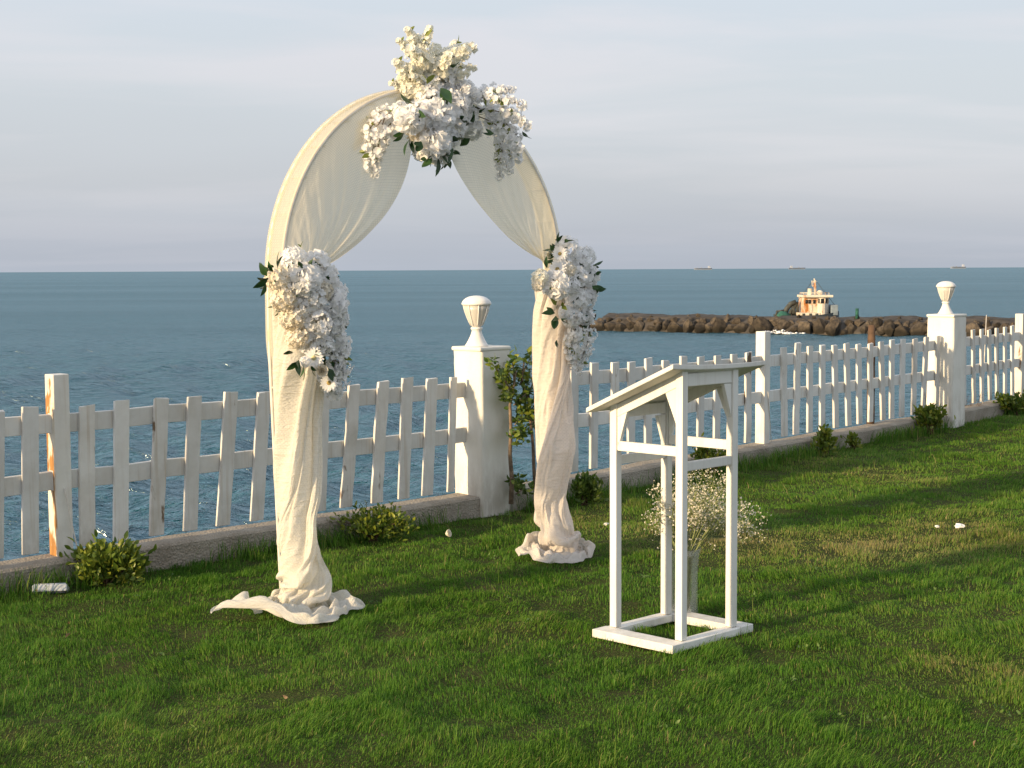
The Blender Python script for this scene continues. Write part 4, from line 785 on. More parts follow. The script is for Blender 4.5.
0,-1,-27,2,1,-1,-3,-2,1,2,-1,-1,0,0,1,0,1,0,-1,0,0,1,0,-1,0,0,1,0,0,0,1,0,0,-1,1,-1,1,3,1,0,-2,-1,1,0,1,0,0,-1,0,-4,1,-1,7,0,-4,-1,0,2,3,0,0,-2,0,0,-1,0,-1,1,-1,2,0,0,0,-1,1,-3,2,1,4,-3,-2,-1,0,2,3,-2,-1,-5,2,0,-1,1,0,-1,0,0,1,-1,-1,-1,1,1,8,4,1,-8,-3,-1,-2,-3,0,7,7,1,-7,-7,-1,0,1,0,6,3,0,-1,1,1,-3,0,-2,0,-1,1,0,1,0,0,-4,0,0,-1,0,0,0,0,-1,2,0,1,-1,0,-10,2,3,4,0,-2,13,-8,0,-3,3,-1,3,0,0,-2,4,0,-1,1,-1,0,-4,0,-3,3,1,0,-1,-1,2,-1,1,0,1,-1,-1,-2,1,0,0,-1,1,-1,1,1,0,0,0,0,-1,-1,0,0,2,-1,1,-1,1,-1,0,-1,1,-1,0,-1,
-1,-3,-28,3,2,1,-1,-1,-1,-1,0,1,0,1,0,1,-2,-1,0,1,0,0,0,1,-1,0,-1,1,0,0,0,1,1,1,-1,0,0,3,-1,1,0,1,1,0,0,0,0,0,0,2,0,-2,-5,0,-3,7,0,0,-2,0,4,0,0,-5,5,0,0,-5,0,2,3,2,-4,-1,-2,-2,1,1,0,-1,1,10,-4,-2,-9,1,0,4,0,0,-2,2,0,-1,-1,0,1,0,0,-1,-1,0,1,0,0,5,1,1,-9,-5,0,3,1,-1,7,5,0,-7,-5,0,4,3,-1,1,7,2,-2,4,3,3,-8,-3,-11,4,3,5,-8,-4,0,-1,0,-1,-1,0,1,3,0,-1,-2,0,0,6,0,-4,-4,3,11,-1,-3,-1,-1,0,0,-6,0,3,4,0,-8,8,1,4,-4,-1,0,-1,0,-1,0,0,-1,-1,-1,1,1,1,0,-2,-1,0,0,1,1,-1,-1,1,0,1,0,-1,0,0,1,0,1,-2,0,-1,1,0,0,0,0,-1,-1,0,
-1,-3,-27,1,2,-1,1,0,1,0,0,0,1,-3,0,-1,1,0,1,-2,0,-1,2,0,1,0,0,-1,0,0,0,-1,0,0,3,0,1,2,0,0,1,0,1,-1,0,0,1,0,1,0,0,-1,-3,0,-2,2,-1,3,4,2,-1,0,-1,-1,-1,1,-5,9,2,11,-5,2,2,-4,-2,-10,-1,-3,-1,-2,-1,4,0,1,2,0,0,-7,0,-1,-2,3,1,0,-1,0,-1,0,0,1,-1,0,-4,-1,0,6,3,0,2,-4,0,-8,-6,1,5,6,-1,0,2,0,-2,-2,0,1,3,1,-2,-3,1,0,-2,-1,-4,4,4,2,3,-1,4,-5,-4,-2,-1,0,1,-4,1,0,0,0,1,1,-1,-3,4,1,5,3,-1,1,0,0,3,-1,0,-2,-10,1,1,7,-1,-3,5,0,1,-2,-1,-1,-1,0,0,0,1,2,1,-1,-2,-3,1,0,1,0,2,-1,0,1,-1,-1,0,0,1,-1,-1,0,2,-1,-1,-1,1,0,0,0,0,-1,-1,1,
-1,-4,-27,2,2,0,0,-1,0,-1,1,0,-1,-2,0,2,1,0,1,4,-1,-2,-2,0,1,1,0,3,-2,1,-4,-2,0,1,-1,0,-1,4,0,3,2,-1,1,-1,1,0,2,0,-1,-1,-1,3,-1,1,-1,-3,0,0,7,0,0,1,1,2,-5,0,-1,5,0,0,1,0,-1,5,2,-2,-9,-3,-8,5,3,2,-4,-3,11,-1,2,-4,-1,-1,-8,3,-1,0,0,0,0,-1,0,0,0,0,-4,-2,1,1,1,-1,2,8,2,0,-9,-1,-8,-6,2,7,3,-2,-2,0,-1,0,-2,1,2,1,0,-1,3,-1,1,-3,1,0,14,2,0,-13,-2,-1,-1,0,2,-1,0,-1,1,-1,-1,-3,1,1,5,-1,-1,4,0,10,-3,0,-5,2,1,5,-3,-1,-1,-9,1,1,7,-1,-2,5,0,-4,1,1,-1,-2,-1,2,-1,0,0,-1,-1,2,-1,0,-3,2,1,2,-1,0,3,-2,-1,0,1,0,-3,1,1,2,-3,0,0,1,0,0,-2,0,
-1,-5,-27,2,3,-1,2,0,1,-2,2,0,-4,3,0,5,-8,0,1,4,0,-2,1,-1,2,0,1,-2,-4,0,4,3,0,-2,-1,1,-1,-6,0,1,11,-1,2,-3,0,-1,1,0,-1,-2,0,3,3,1,5,-5,1,-8,5,-2,3,8,2,0,-6,-2,2,-4,1,-3,6,0,0,-6,0,0,-2,0,-1,4,0,-9,5,4,0,-3,-4,6,0,1,-7,-1,-2,1,1,0,1,0,0,1,1,0,-4,-3,1,0,-1,0,4,4,-1,-1,3,1,0,-10,-1,-7,-2,2,2,1,-1,0,-1,0,0,0,0,0,1,0,1,-1,0,3,9,1,1,7,1,-1,-11,-3,-1,-4,1,1,2,-1,0,-1,0,-1,1,1,-2,-1,0,8,2,-1,0,0,1,3,0,-1,1,-4,1,1,-2,0,0,6,-1,-9,2,0,0,-4,1,5,0,-2,-10,-3,4,11,1,-3,0,1,0,-3,2,0,2,-2,0,0,1,0,4,-3,0,-4,2,0,-1,-1,0,1,0,0,
0,-5,-28,-1,0,1,2,6,-1,-2,-1,0,0,3,0,1,-8,1,4,2,-1,-5,4,1,4,0,0,-1,-5,1,3,6,-1,1,0,0,-4,-11,2,-2,7,-1,2,0,-1,3,4,0,0,1,1,-1,0,-1,5,-4,2,1,-1,0,-7,8,-1,3,2,1,1,-6,-1,-4,3,-1,0,3,0,3,-4,0,-9,1,0,5,0,2,-13,0,2,-2,0,1,14,-2,-4,-4,1,-1,-4,2,1,-1,-4,0,9,5,0,-13,-8,3,2,-3,-2,3,11,0,1,1,-1,-2,-11,0,-2,-1,1,1,0,0,0,0,0,0,-1,0,-1,1,0,4,3,-1,-3,14,4,1,-6,-1,0,-5,-3,2,-1,-1,1,-2,1,-2,-1,-1,-2,-1,1,6,2,-1,1,5,0,-3,2,2,8,-3,-3,-2,-7,1,1,4,0,2,-1,0,0,-8,2,1,1,0,1,0,2,-13,5,-1,10,0,-4,-1,0,1,-4,3,0,4,-3,-1,-5,4,0,4,-4,1,-1,-1,0,0,0,0,
3,-5,-26,-1,3,-1,2,1,0,-4,2,0,-1,0,0,0,-3,-1,1,-1,2,-2,5,-1,7,-2,1,-1,-3,0,-1,-5,1,2,7,-1,1,4,-1,-5,-8,4,-9,7,-2,11,-2,1,3,-8,-1,-1,12,0,-3,6,-1,7,-8,1,-1,-1,-1,-7,8,0,4,-3,0,1,-2,0,-2,2,0,3,0,0,-5,-1,-1,-1,-2,1,7,4,2,-10,-4,-1,-12,1,1,6,2,1,-2,5,2,3,-4,-5,-1,-4,-1,4,0,0,-10,-8,4,5,1,-2,2,12,0,-1,-2,1,-3,-12,-1,0,2,0,1,0,0,0,-1,0,0,2,0,0,-3,0,5,3,-1,-2,12,3,0,1,-2,-3,-4,0,1,-1,1,1,-3,-1,2,-1,-1,-3,0,0,4,-5,-1,-6,2,3,3,4,-1,10,-2,-2,0,-8,2,4,2,1,-5,0,-3,3,-4,2,-3,1,-2,-10,9,2,4,0,-1,7,-3,-1,2,2,2,-3,-1,-2,1,0,0,-1,-3,0,-2,1,0,2,0,0,
1,-1,-27,3,-3,0,-2,5,0,-4,-1,-1,1,2,0,0,-1,1,1,0,0,1,0,0,5,-3,0,-2,-1,1,4,7,0,-3,-7,1,2,7,-1,-4,-2,0,-7,1,0,3,0,1,2,2,-2,4,-6,0,-5,3,0,1,2,0,9,-7,2,-5,6,-1,-5,7,0,7,-5,-1,3,1,1,-5,1,-1,4,-1,3,-11,3,0,-8,-7,-2,8,4,2,-15,-4,3,5,5,-1,2,11,3,3,-5,-3,-8,-13,-1,5,6,-1,1,-4,-1,-6,-9,3,4,1,-2,2,12,-1,1,-6,0,-2,-5,0,-1,0,0,1,0,-1,1,2,0,-1,-3,2,0,-5,0,3,6,-1,-1,13,1,0,-7,0,6,-6,1,-2,6,-2,-5,1,-1,-4,-6,3,-5,2,3,10,-4,-5,-9,-4,7,7,8,-5,10,-7,-3,2,5,1,-2,5,-1,0,-6,0,1,-1,-1,-4,4,1,-12,1,4,9,2,-5,-1,5,2,10,-6,0,1,-12,-1,-5,8,-1,3,0,0,-3,2,0,
0,-2,-27,0,-1,1,-1,2,-2,1,-1,1,1,2,-1,0,0,1,2,-1,0,0,0,-1,2,-2,1,-2,-2,2,-2,-2,-1,4,9,0,0,-3,0,4,4,0,-4,-3,-1,-1,1,0,-1,11,3,-1,-5,-2,7,-4,0,-9,6,1,0,-3,-2,8,-8,1,-7,6,-1,0,2,1,3,4,1,0,1,0,-2,-3,-1,-3,0,1,8,6,5,-9,-4,-2,2,1,1,-11,-5,-1,5,6,-2,-5,5,5,2,-9,-4,-5,-9,0,4,11,-1,2,-9,0,-6,-10,3,1,2,-1,-1,14,0,3,-11,-2,0,1,-1,0,2,0,1,-2,0,0,-3,-1,3,-1,1,2,-2,0,1,4,-1,-9,-2,6,9,1,-6,5,-4,3,-17,6,3,2,2,-2,3,-1,0,-8,2,3,1,1,0,-5,-7,5,8,10,-6,6,-2,-1,9,0,-4,-1,-1,-2,-10,2,2,13,-11,0,-6,8,-2,-8,-1,3,11,-9,-2,10,20,2,-14,-7,-3,6,-6,-1,0,1,0,4,0,1,
1,-5,-28,-3,4,1,-2,-1,1,5,2,-2,1,-2,1,1,-2,0,0,0,0,1,0,0,0,0,1,0,-1,0,0,8,-1,-1,-3,0,3,6,2,3,-1,1,5,-4,0,-10,1,-3,-3,-7,3,0,5,-1,2,-4,-2,2,0,1,-4,7,1,4,-1,-2,3,-1,1,-5,3,-1,5,3,2,-1,7,3,-10,-8,-4,2,1,0,-2,-1,0,5,5,3,-11,-11,0,0,2,0,-7,-7,3,6,14,-1,-2,9,5,0,-14,-7,-1,-6,1,-1,8,-1,9,-5,-3,-3,-11,2,0,3,0,-2,11,-1,2,-1,-1,0,-2,1,-1,-3,-1,-1,-5,1,1,7,-1,-2,-6,2,5,-10,8,7,8,-6,-11,1,0,8,-5,-2,-3,8,-1,-7,0,3,12,-4,-3,0,0,1,0,-2,-1,-10,2,2,-3,-12,8,7,9,-6,-4,17,-1,-2,-3,-1,15,-2,-3,0,-4,2,7,-8,2,-10,6,-2,0,-1,-2,7,7,1,7,3,3,-16,-5,-3,3,-4,-2,3,2,0,
5,-3,-26,0,3,-1,5,-4,3,-1,-2,0,-7,2,-4,1,2,2,1,0,0,0,1,-2,1,-2,1,1,0,0,0,-8,5,-1,7,-2,-2,9,-3,4,0,1,11,4,7,-4,-5,-4,-3,1,-1,-14,11,4,-3,-4,-3,4,-3,-1,-6,4,4,-2,1,1,6,-8,-6,-1,0,0,3,0,-1,6,7,6,4,6,2,-12,-8,-2,-8,-7,-1,-3,-6,1,12,16,1,-11,-17,-1,-1,-1,-1,-2,-2,3,6,14,-5,0,5,4,7,-10,-7,-3,4,3,-9,3,4,9,-6,-6,2,-14,0,-1,6,-1,-3,3,0,-1,-4,1,-2,8,1,1,-9,0,0,4,-1,-3,2,3,3,-10,2,4,12,-5,0,0,2,-2,-3,-1,6,-13,0,-9,10,0,3,0,-1,2,-2,1,6,3,-2,2,-4,0,-11,1,3,4,-2,0,-2,-5,1,-1,12,-2,-1,-2,1,15,1,-1,-1,1,-3,5,-5,3,-9,3,-3,1,-4,1,9,6,1,0,-1,1,-5,1,-2,-2,-2,0,
12,-9,-20,-4,0,-3,-3,4,-4,6,-4,3,-6,-1,0,-1,11,-3,-5,-3,0,4,1,0,3,-4,1,1,5,1,1,6,1,0,-9,2,-2,-3,-1,-1,10,-1,6,-5,-2,7,4,8,-11,4,-7,-6,-1,-1,-3,10,3,4,-4,-1,1,-4,0,-11,5,2,-4,3,5,-1,-5,-2,-5,-1,0,0,0,1,23,4,-1,-7,-1,1,-1,6,1,-3,-4,-1,-8,-20,-4,8,14,3,-1,-2,-2,-2,-3,-2,-1,-15,0,-3,14,0,-7,4,6,9,-10,-6,0,4,0,-8,5,5,9,-4,-5,7,-11,-3,-7,1,3,1,2,-2,4,-4,2,-5,7,-1,-2,-1,0,-1,-3,1,2,-2,0,4,3,-1,12,-2,-2,-9,9,3,-1,-2,-2,-1,-6,0,-5,-1,1,8,2,-2,-10,3,2,10,-2,-1,4,1,-2,-4,-9,6,7,-3,1,-2,1,-2,6,14,-4,0,-6,2,-3,3,-1,-1,2,-1,3,-2,0,-7,-7,3,-1,9,-3,11,2,2,1,0,-1,-5,-5,2,
14,-13,-19,4,1,3,-10,-2,-6,0,4,-2,1,-1,0,-7,1,1,9,1,1,-2,1,-2,-3,-2,-1,4,4,3,-1,1,0,-1,11,0,-1,-8,-2,-9,10,1,-5,5,3,8,0,0,14,3,12,-1,-9,-11,-10,-4,-6,-10,8,2,6,3,-1,4,0,3,0,-2,1,-9,3,0,-4,-3,-1,-1,0,-1,4,-8,-5,1,1,2,-5,-8,2,0,2,2,5,18,4,-6,-28,-5,-1,0,0,3,8,-1,-5,9,3,4,-17,-3,-3,12,-1,-3,-1,4,10,-8,-6,-4,5,3,-15,4,8,17,-7,-7,0,-3,-3,-2,-3,3,1,-1,1,3,14,-5,-9,-12,6,4,3,-3,3,-4,-1,-3,6,0,5,6,-3,6,-5,0,8,-2,7,0,-2,-3,-14,7,-3,0,-3,0,4,-1,-1,-7,1,2,13,1,-2,-4,-5,3,0,-5,3,3,-2,1,-4,12,-6,4,0,-1,10,-8,6,-5,4,-2,12,4,7,-15,-12,-4,-1,-2,1,0,10,-5,16,3,5,-6,-1,-4,
14,-2,-23,-1,-10,4,9,3,6,-8,-1,-5,1,1,-2,1,1,0,-3,0,-1,1,-2,-2,-1,8,2,-2,2,-3,-1,2,0,-1,-1,1,0,12,4,5,-16,1,-2,1,0,-1,1,-1,-7,2,-9,14,7,14,5,6,5,-2,-4,-4,-10,-1,-5,-4,-3,-4,-6,5,1,4,-6,-1,-1,0,0,-2,-2,-3,-18,8,8,15,1,-4,-3,2,-1,2,4,2,-8,-16,1,0,7,0,8,-9,-9,-5,-7,4,2,6,-1,-4,4,2,2,-12,0,-6,8,-1,-6,2,4,13,-9,-5,0,3,0,-14,1,8,14,-1,-7,-5,-3,2,-1,-3,0,1,1,-1,2,1,-1,-2,-1,1,3,-1,0,-4,2,0,-1,1,-1,1,-2,2,9,4,-3,10,-2,0,0,0,1,-9,3,-2,9,-1,1,-5,1,0,-13,-3,2,3,1,-3,-4,5,2,-5,4,4,4,-16,2,9,9,-8,7,0,-1,7,-6,4,-15,0,-2,12,2,3,-2,-12,5,-2,2,-2,2,14,-6,9,4,2,
11,-1,-23,1,0,-2,1,-10,4,5,1,4,0,1,-1,-3,-2,-2,-1,0,1,1,1,-1,0,-3,2,-4,23,-2,1,-1,2,1,-8,-2,-8,11,1,-2,0,-4,1,-4,-2,-5,-2,1,-5,1,3,3,1,-3,6,3,3,-5,-6,4,2,-3,1,7,5,-3,-6,-3,0,4,1,-2,0,2,4,2,3,1,-5,2,3,-14,-10,-5,6,5,-4,0,0,-2,2,-6,6,-5,14,-2,-3,0,3,0,-10,-1,7,-25,6,0,10,-7,2,8,-7,3,-4,2,-7,7,0,-7,-2,1,12,-10,-2,-11,8,3,-10,-3,8,1,1,-2,10,-6,-7,-2,-1,4,3,8,-6,-2,-5,3,1,0,-1,0,-1,1,0,1,-1,1,1,0,-1,-2,2,13,10,-6,9,-6,2,-1,2,0,-6,-2,0,10,1,1,-9,4,-3,-5,-1,0,-1,0,0,0,-2,1,-1,-6,7,-10,-3,1,8,7,-8,9,0,1,-2,-2,0,-7,-3,1,0,-3,0,6,-9,8,3,3,1,5,12,-4,
6,-17,-20,0,10,-4,1,2,-2,4,-1,2,8,-1,9,1,-2,-2,1,3,3,-1,0,3,-7,11,-5,3,-15,3,-7,14,-7,-1,9,6,8,-18,-1,-13,16,-6,-1,2,-1,6,0,1,-5,-10,-3,-11,-3,1,0,-6,3,-1,3,-1,-3,0,-1,1,-3,7,4,1,-5,-7,4,6,2,1,0,-1,-1,2,0,0,0,3,1,-5,-6,-13,5,1,1,0,3,19,-7,8,-21,1,-2,10,-3,3,-1,1,-1,1,-4,5,-15,6,-2,-3,2,-2,4,-4,2,-2,1,-1,14,-5,-7,7,-1,5,-8,0,7,6,0,-1,0,0,-5,0,-2,-3,-5,2,-5,-6,3,1,3,-2,-6,2,2,2,-3,1,-2,-1,0,3,-1,0,4,1,-2,-3,6,0,8,1,-2,4,-6,2,5,5,-3,3,3,0,2,1,1,-11,2,-2,1,-6,0,5,0,1,-6,-1,3,-4,-2,2,-9,-5,5,7,2,-5,14,2,-3,7,11,5,3,7,2,-9,-8,-5,-5,-15,2,3,-3,3,
0,-5,-25,1,-1,3,-4,10,-1,0,1,-1,-1,2,-3,10,-3,7,6,-4,-2,0,4,5,1,-15,7,-11,18,-6,6,-10,5,2,-3,-5,1,9,-1,12,-3,9,-4,3,-3,-6,4,-1,3,10,3,-3,-1,-1,-4,1,0,5,3,-2,-2,-2,-5,-3,2,1,5,1,10,-5,-5,-11,-3,-3,-5,-2,-1,0,-3,-2,1,-2,2,10,-3,1,-6,-2,-5,-3,2,-21,1,0,11,1,2,-5,6,-3,8,-2,-3,0,-3,4,5,-6,4,-7,2,3,-5,-3,0,-5,0,-2,-8,6,-3,8,-2,-1,10,-7,-11,-1,3,5,3,1,1,0,-2,-3,-9,3,3,-1,-1,-2,-2,0,-1,4,0,1,-10,6,-7,-2,6,7,2,-6,-1,8,-7,3,-3,2,-1,4,-1,6,1,2,2,6,-2,1,3,-4,13,-5,3,-2,0,-1,1,-7,3,1,-3,4,6,16,2,-6,-3,2,-5,-2,-2,-10,-2,-2,15,-1,-1,1,9,-2,-4,1,-3,4,3,4,-12,-4,-7,0,-1,0,
8,7,-24,2,-8,2,3,-3,5,0,-3,7,4,-3,4,-8,6,-12,-1,3,-2,8,3,2,-8,13,3,3,-4,6,-8,10,-3,-3,-1,9,0,-3,-1,2,-9,-16,10,-4,1,-4,-3,0,-9,-4,-1,14,2,2,3,3,-2,-1,0,3,5,4,8,-2,1,-3,-3,4,-3,1,4,12,-3,1,2,-1,0,-2,-2,0,-5,-9,-12,-10,-1,-1,-1,-3,-3,-2,-6,11,8,-4,-5,-5,-2,2,-3,3,6,8,-2,5,0,0,-5,-3,-3,-1,1,2,-2,-1,5,-1,-4,1,-2,2,7,-13,-5,3,-11,4,-7,7,-6,0,-2,3,-10,14,4,7,-12,-2,2,-6,1,0,2,-3,-1,-1,0,1,8,-1,-3,-6,3,-1,-1,3,6,-9,8,1,-1,-3,-3,8,-8,6,3,-3,2,-6,3,-5,6,-3,6,8,-3,13,0,7,-2,10,-3,0,-8,-2,1,0,1,7,2,9,5,1,8,-4,4,-4,-4,7,6,-6,-9,-15,-3,-3,-5,4,1,4,-4,12,0,-3,-6,-4,
15,21,-3,-2,-4,-1,1,-6,-9,1,-5,-4,1,-6,2,3,-3,17,-4,0,10,0,-1,0,6,0,-14,-9,6,-14,-1,-1,4,-4,6,-1,-14,12,4,-4,3,9,-5,-2,-9,9,-2,-6,17,2,0,-20,-5,-1,-6,-4,0,2,-2,6,-5,-3,3,-4,-6,0,2,-2,0,2,-6,-7,5,3,0,3,2,-1,4,1,-7,4,12,13,3,5,-1,1,3,1,-3,-8,-9,6,-4,4,0,1,4,-5,-3,-11,-1,9,-3,-10,1,8,-1,1,-2,-3,-2,2,-2,1,0,2,-4,-1,-5,0,7,4,-3,-5,13,-12,-3,-4,-1,-2,8,-12,2,-5,13,-3,-5,3,-4,4,-8,0,3,-2,0,1,2,1,4,1,2,-6,-4,2,-4,-4,0,2,-7,8,3,-2,4,-5,6,-7,-1,4,0,4,-4,0,0,4,-3,-4,10,7,7,-4,2,3,5,0,-4,-5,-9,8,12,-5,2,9,2,6,-3,12,5,-5,-1,-14,18,19,6,0,3,1,1,-2,11,-6,-2,-5,4,-7,
18,20,10,-5,2,2,-3,2,-5,-3,2,-8,2,-3,-6,5,-7,-8,9,-11,-3,1,-4,6,-2,3,9,-3,6,7,-9,5,-15,-10,3,-3,-3,-1,12,-5,3,-2,-2,4,9,-6,-4,-6,4,-3,-13,15,6,2,-1,2,5,-4,-1,-4,1,1,2,-4,-4,-3,-12,-10,-7,2,-4,9,-4,-14,-1,-3,-5,3,-2,1,5,7,0,-4,3,-2,1,6,-3,-10,5,13,-9,9,4,16,0,2,-8,1,-2,-3,0,-3,-5,-1,2,-1,-3,3,0,-3,4,1,-5,1,2,-2,1,-3,2,-3,0,0,-2,5,-4,-2,3,-1,-1,-3,5,-2,-6,7,1,4,4,-16,3,-3,3,-2,-2,0,-2,0,3,2,2,3,2,9,5,3,-3,-2,2,-13,-6,-7,1,-12,7,4,-5,9,2,0,2,0,0,1,-2,1,6,5,3,-2,-7,1,5,-2,2,-4,3,6,-10,2,3,9,5,-1,-11,6,15,-1,-13,4,0,13,1,-3,-1,0,5,-2,9,4,7,0,8,3,0,2,
-9,12,-1,6,6,-2,1,2,7,5,-3,3,-1,0,-1,-2,5,-2,-5,-1,-14,0,1,-2,10,-11,-9,11,-4,6,5,1,15,-1,0,-6,-19,0,-12,-15,5,9,-6,2,2,5,6,7,2,0,3,-4,-2,-9,8,-3,-10,4,5,0,1,1,-1,0,1,4,4,0,7,-7,-5,-9,2,4,3,2,0,1,0,-23,-11,-4,-7,0,-3,-7,10,-4,2,11,0,-8,0,3,2,1,0,-1,7,8,0,0,5,-2,0,2,2,-5,4,0,-4,2,2,-4,1,3,-2,0,5,-4,0,5,-4,-2,2,-4,-1,3,-3,-3,1,-2,-6,4,7,0,-6,-7,1,-2,0,6,-7,2,3,-3,1,2,-2,2,-6,-2,0,-4,4,-1,12,20,0,7,3,10,-2,1,-2,-4,-4,-2,-5,-10,-4,-2,-10,5,-1,-9,5,1,7,-8,0,10,-8,-1,-4,4,3,-4,17,-18,-1,-4,-1,18,2,3,-1,-7,11,5,-7,4,-13,-1,-1,15,-2,-2,-7,0,-10,-4,4,-7,4,15,
8,-11,-23,-4,-2,2,-6,5,-3,-6,8,-1,-2,7,3,-2,6,4,2,3,6,3,-1,-8,-1,-4,2,-4,-5,7,0,-1,1,5,3,1,17,5,-5,-14,-10,-8,-2,1,-2,-6,2,5,-10,3,9,2,-1,1,-6,0,1,7,-4,-9,2,2,0,4,1,2,0,5,-3,3,-5,8,0,1,0,1,2,-8,-2,13,8,-3,-15,-2,15,-7,-8,-2,-7,-3,3,5,16,-9,-10,-6,4,-10,3,-7,-1,4,-1,1,16,3,2,2,-2,1,7,1,-1,0,2,-2,-3,5,-1,-1,10,1,-3,-4,6,-1,7,1,-4,1,2,-3,-8,8,-3,12,-12,-13,-1,3,-7,-1,0,0,-4,0,-5,0,-4,8,5,1,1,-2,-1,4,-6,0,-5,1,10,5,3,9,-1,4,7,1,3,4,3,2,3,-1,-8,-5,-11,6,-15,5,0,-3,4,-7,13,-2,-13,-4,1,11,1,-2,-4,-23,6,-1,-5,7,7,17,-6,5,6,-14,2,-6,2,-4,-1,-1,-8,-1,5,4,-2,-2,
20,-10,-3,0,7,-1,2,-1,4,-4,-9,-5,-5,2,4,-7,-3,-3,-16,5,-7,-4,3,-4,-2,15,3,6,2,-1,-4,-6,-4,7,-6,-1,-3,-7,2,27,9,6,-1,1,0,0,0,0,-12,-10,-4,-13,-10,2,-7,2,7,-5,3,1,5,1,-11,0,-1,0,7,5,-4,-2,9,-2,-2,-10,0,-4,0,6,8,7,-7,7,8,9,-6,10,-2,4,-5,-3,-4,-8,-2,-7,0,1,3,-2,-1,1,-11,3,16,-5,-3,2,-6,11,-2,4,-5,5,-4,11,-2,-1,8,-6,-2,4,-9,1,-2,7,3,3,-7,5,10,-1,0,-1,9,-8,-10,5,0,-3,3,9,7,8,-1,-7,4,3,-14,-19,-10,4,-8,2,-4,6,0,-4,-4,-5,15,5,1,-11,3,1,4,-3,2,-3,-4,6,-8,3,7,-2,11,14,-3,-9,5,2,0,-9,2,8,-7,-1,3,13,5,9,-5,-1,-5,-5,-5,-4,-9,4,2,-9,17,-6,1,-7,2,-1,-4,6,4,2,-1,-1,3,3,10,1,
16,-14,-2,4,-1,-3,3,2,1,2,6,2,-4,3,-9,1,1,4,6,2,7,-1,1,3,-9,1,-9,-9,-4,-4,4,1,2,-2,5,1,11,5,0,-24,-5,-6,-5,-6,-2,-3,-2,-6,6,10,-3,-1,6,2,0,-2,-1,-3,-12,-1,-7,-5,4,2,8,-2,-7,0,6,4,-4,-4,3,2,-3,4,0,1,-6,-15,15,4,21,-14,-5,6,9,1,1,5,11,-16,-13,9,-6,-2,-2,2,0,0,9,3,-15,0,-2,9,-3,-5,10,-7,2,-1,2,1,6,-2,0,-1,6,4,-3,0,11,8,-6,7,5,-5,4,0,1,2,0,-1,1,-6,4,1,3,-2,-9,-7,1,5,9,2,11,-6,-7,-19,1,2,-9,-9,-4,4,-1,-6,2,0,-1,11,-1,1,4,3,0,-3,4,1,2,-1,0,1,-5,-3,0,8,4,-6,-2,7,1,-4,2,-2,4,-2,-20,0,2,6,13,14,4,-8,-1,-6,-10,-18,0,-3,8,15,-4,-7,0,1,2,-4,13,10,-3,2,-6,1,
2,7,-23,1,-10,-1,-4,-4,3,-6,4,11,8,-5,0,7,2,-6,9,2,5,2,1,2,3,0,7,-17,-1,-11,7,4,-1,-14,-5,4,-8,4,-5,20,10,-4,8,7,3,-4,-2,8,-7,-5,9,3,2,-1,3,-1,-11,-5,8,1,-2,-3,-3,-5,-5,-4,-3,-5,-4,0,-4,0,-4,0,-5,0,-2,2,2,-2,-1,-9,-11,15,1,5,-11,-2,7,1,2,-1,18,-1,8,-7,-3,9,1,-1,-7,-8,3,-9,-3,-2,-2,-2,2,-4,4,6,-1,-6,11,6,-4,-1,-6,5,-5,4,2,8,0,1,3,2,-2,-5,1,6,20,5,3,-4,-13,13,-6,-7,4,7,7,-7,-10,-5,-8,12,14,19,2,-6,0,1,0,-16,-9,-9,-7,-4,-4,5,-2,-5,4,0,1,10,2,1,5,0,2,0,4,5,2,-13,-5,-12,1,5,-17,-2,0,-5,6,-6,11,0,13,-7,-4,7,-7,3,-4,2,4,3,0,-3,9,12,0,8,5,0,-6,-4,0,-9,-12,-2,3,-4,
9,11,-23,-2,7,5,1,1,1,-3,-7,-5,-13,-1,2,-9,1,6,0,-2,-6,2,-2,0,3,-4,1,9,8,7,-6,-2,0,6,1,-4,-13,-6,8,-6,-4,5,-2,-5,-6,6,4,-5,11,7,-6,2,5,7,-2,4,11,1,-3,9,3,2,1,-1,-3,1,2,-8,2,-3,9,-8,1,3,-3,-1,0,-6,-3,4,1,6,-23,-17,1,1,0,5,-6,6,-9,10,-8,12,-4,8,-2,-3,-4,3,4,4,3,3,8,1,1,1,-4,2,-3,-10,0,-5,-13,-7,-1,8,-3,-5,3,-3,-3,-2,1,1,3,2,-1,1,-2,-1,-8,0,3,9,6,7,12,-1,3,2,-7,8,12,7,-4,-4,-5,4,3,2,11,-5,-3,1,5,7,-16,-7,-8,-6,-1,0,-2,-2,-4,-1,-5,-8,4,2,0,2,0,-1,4,9,9,0,-1,0,1,0,-4,1,-12,2,-15,0,1,-1,-6,8,-5,9,11,3,-3,9,8,5,-6,-2,-5,8,0,1,-1,0,-6,2,-5,4,-2,0,
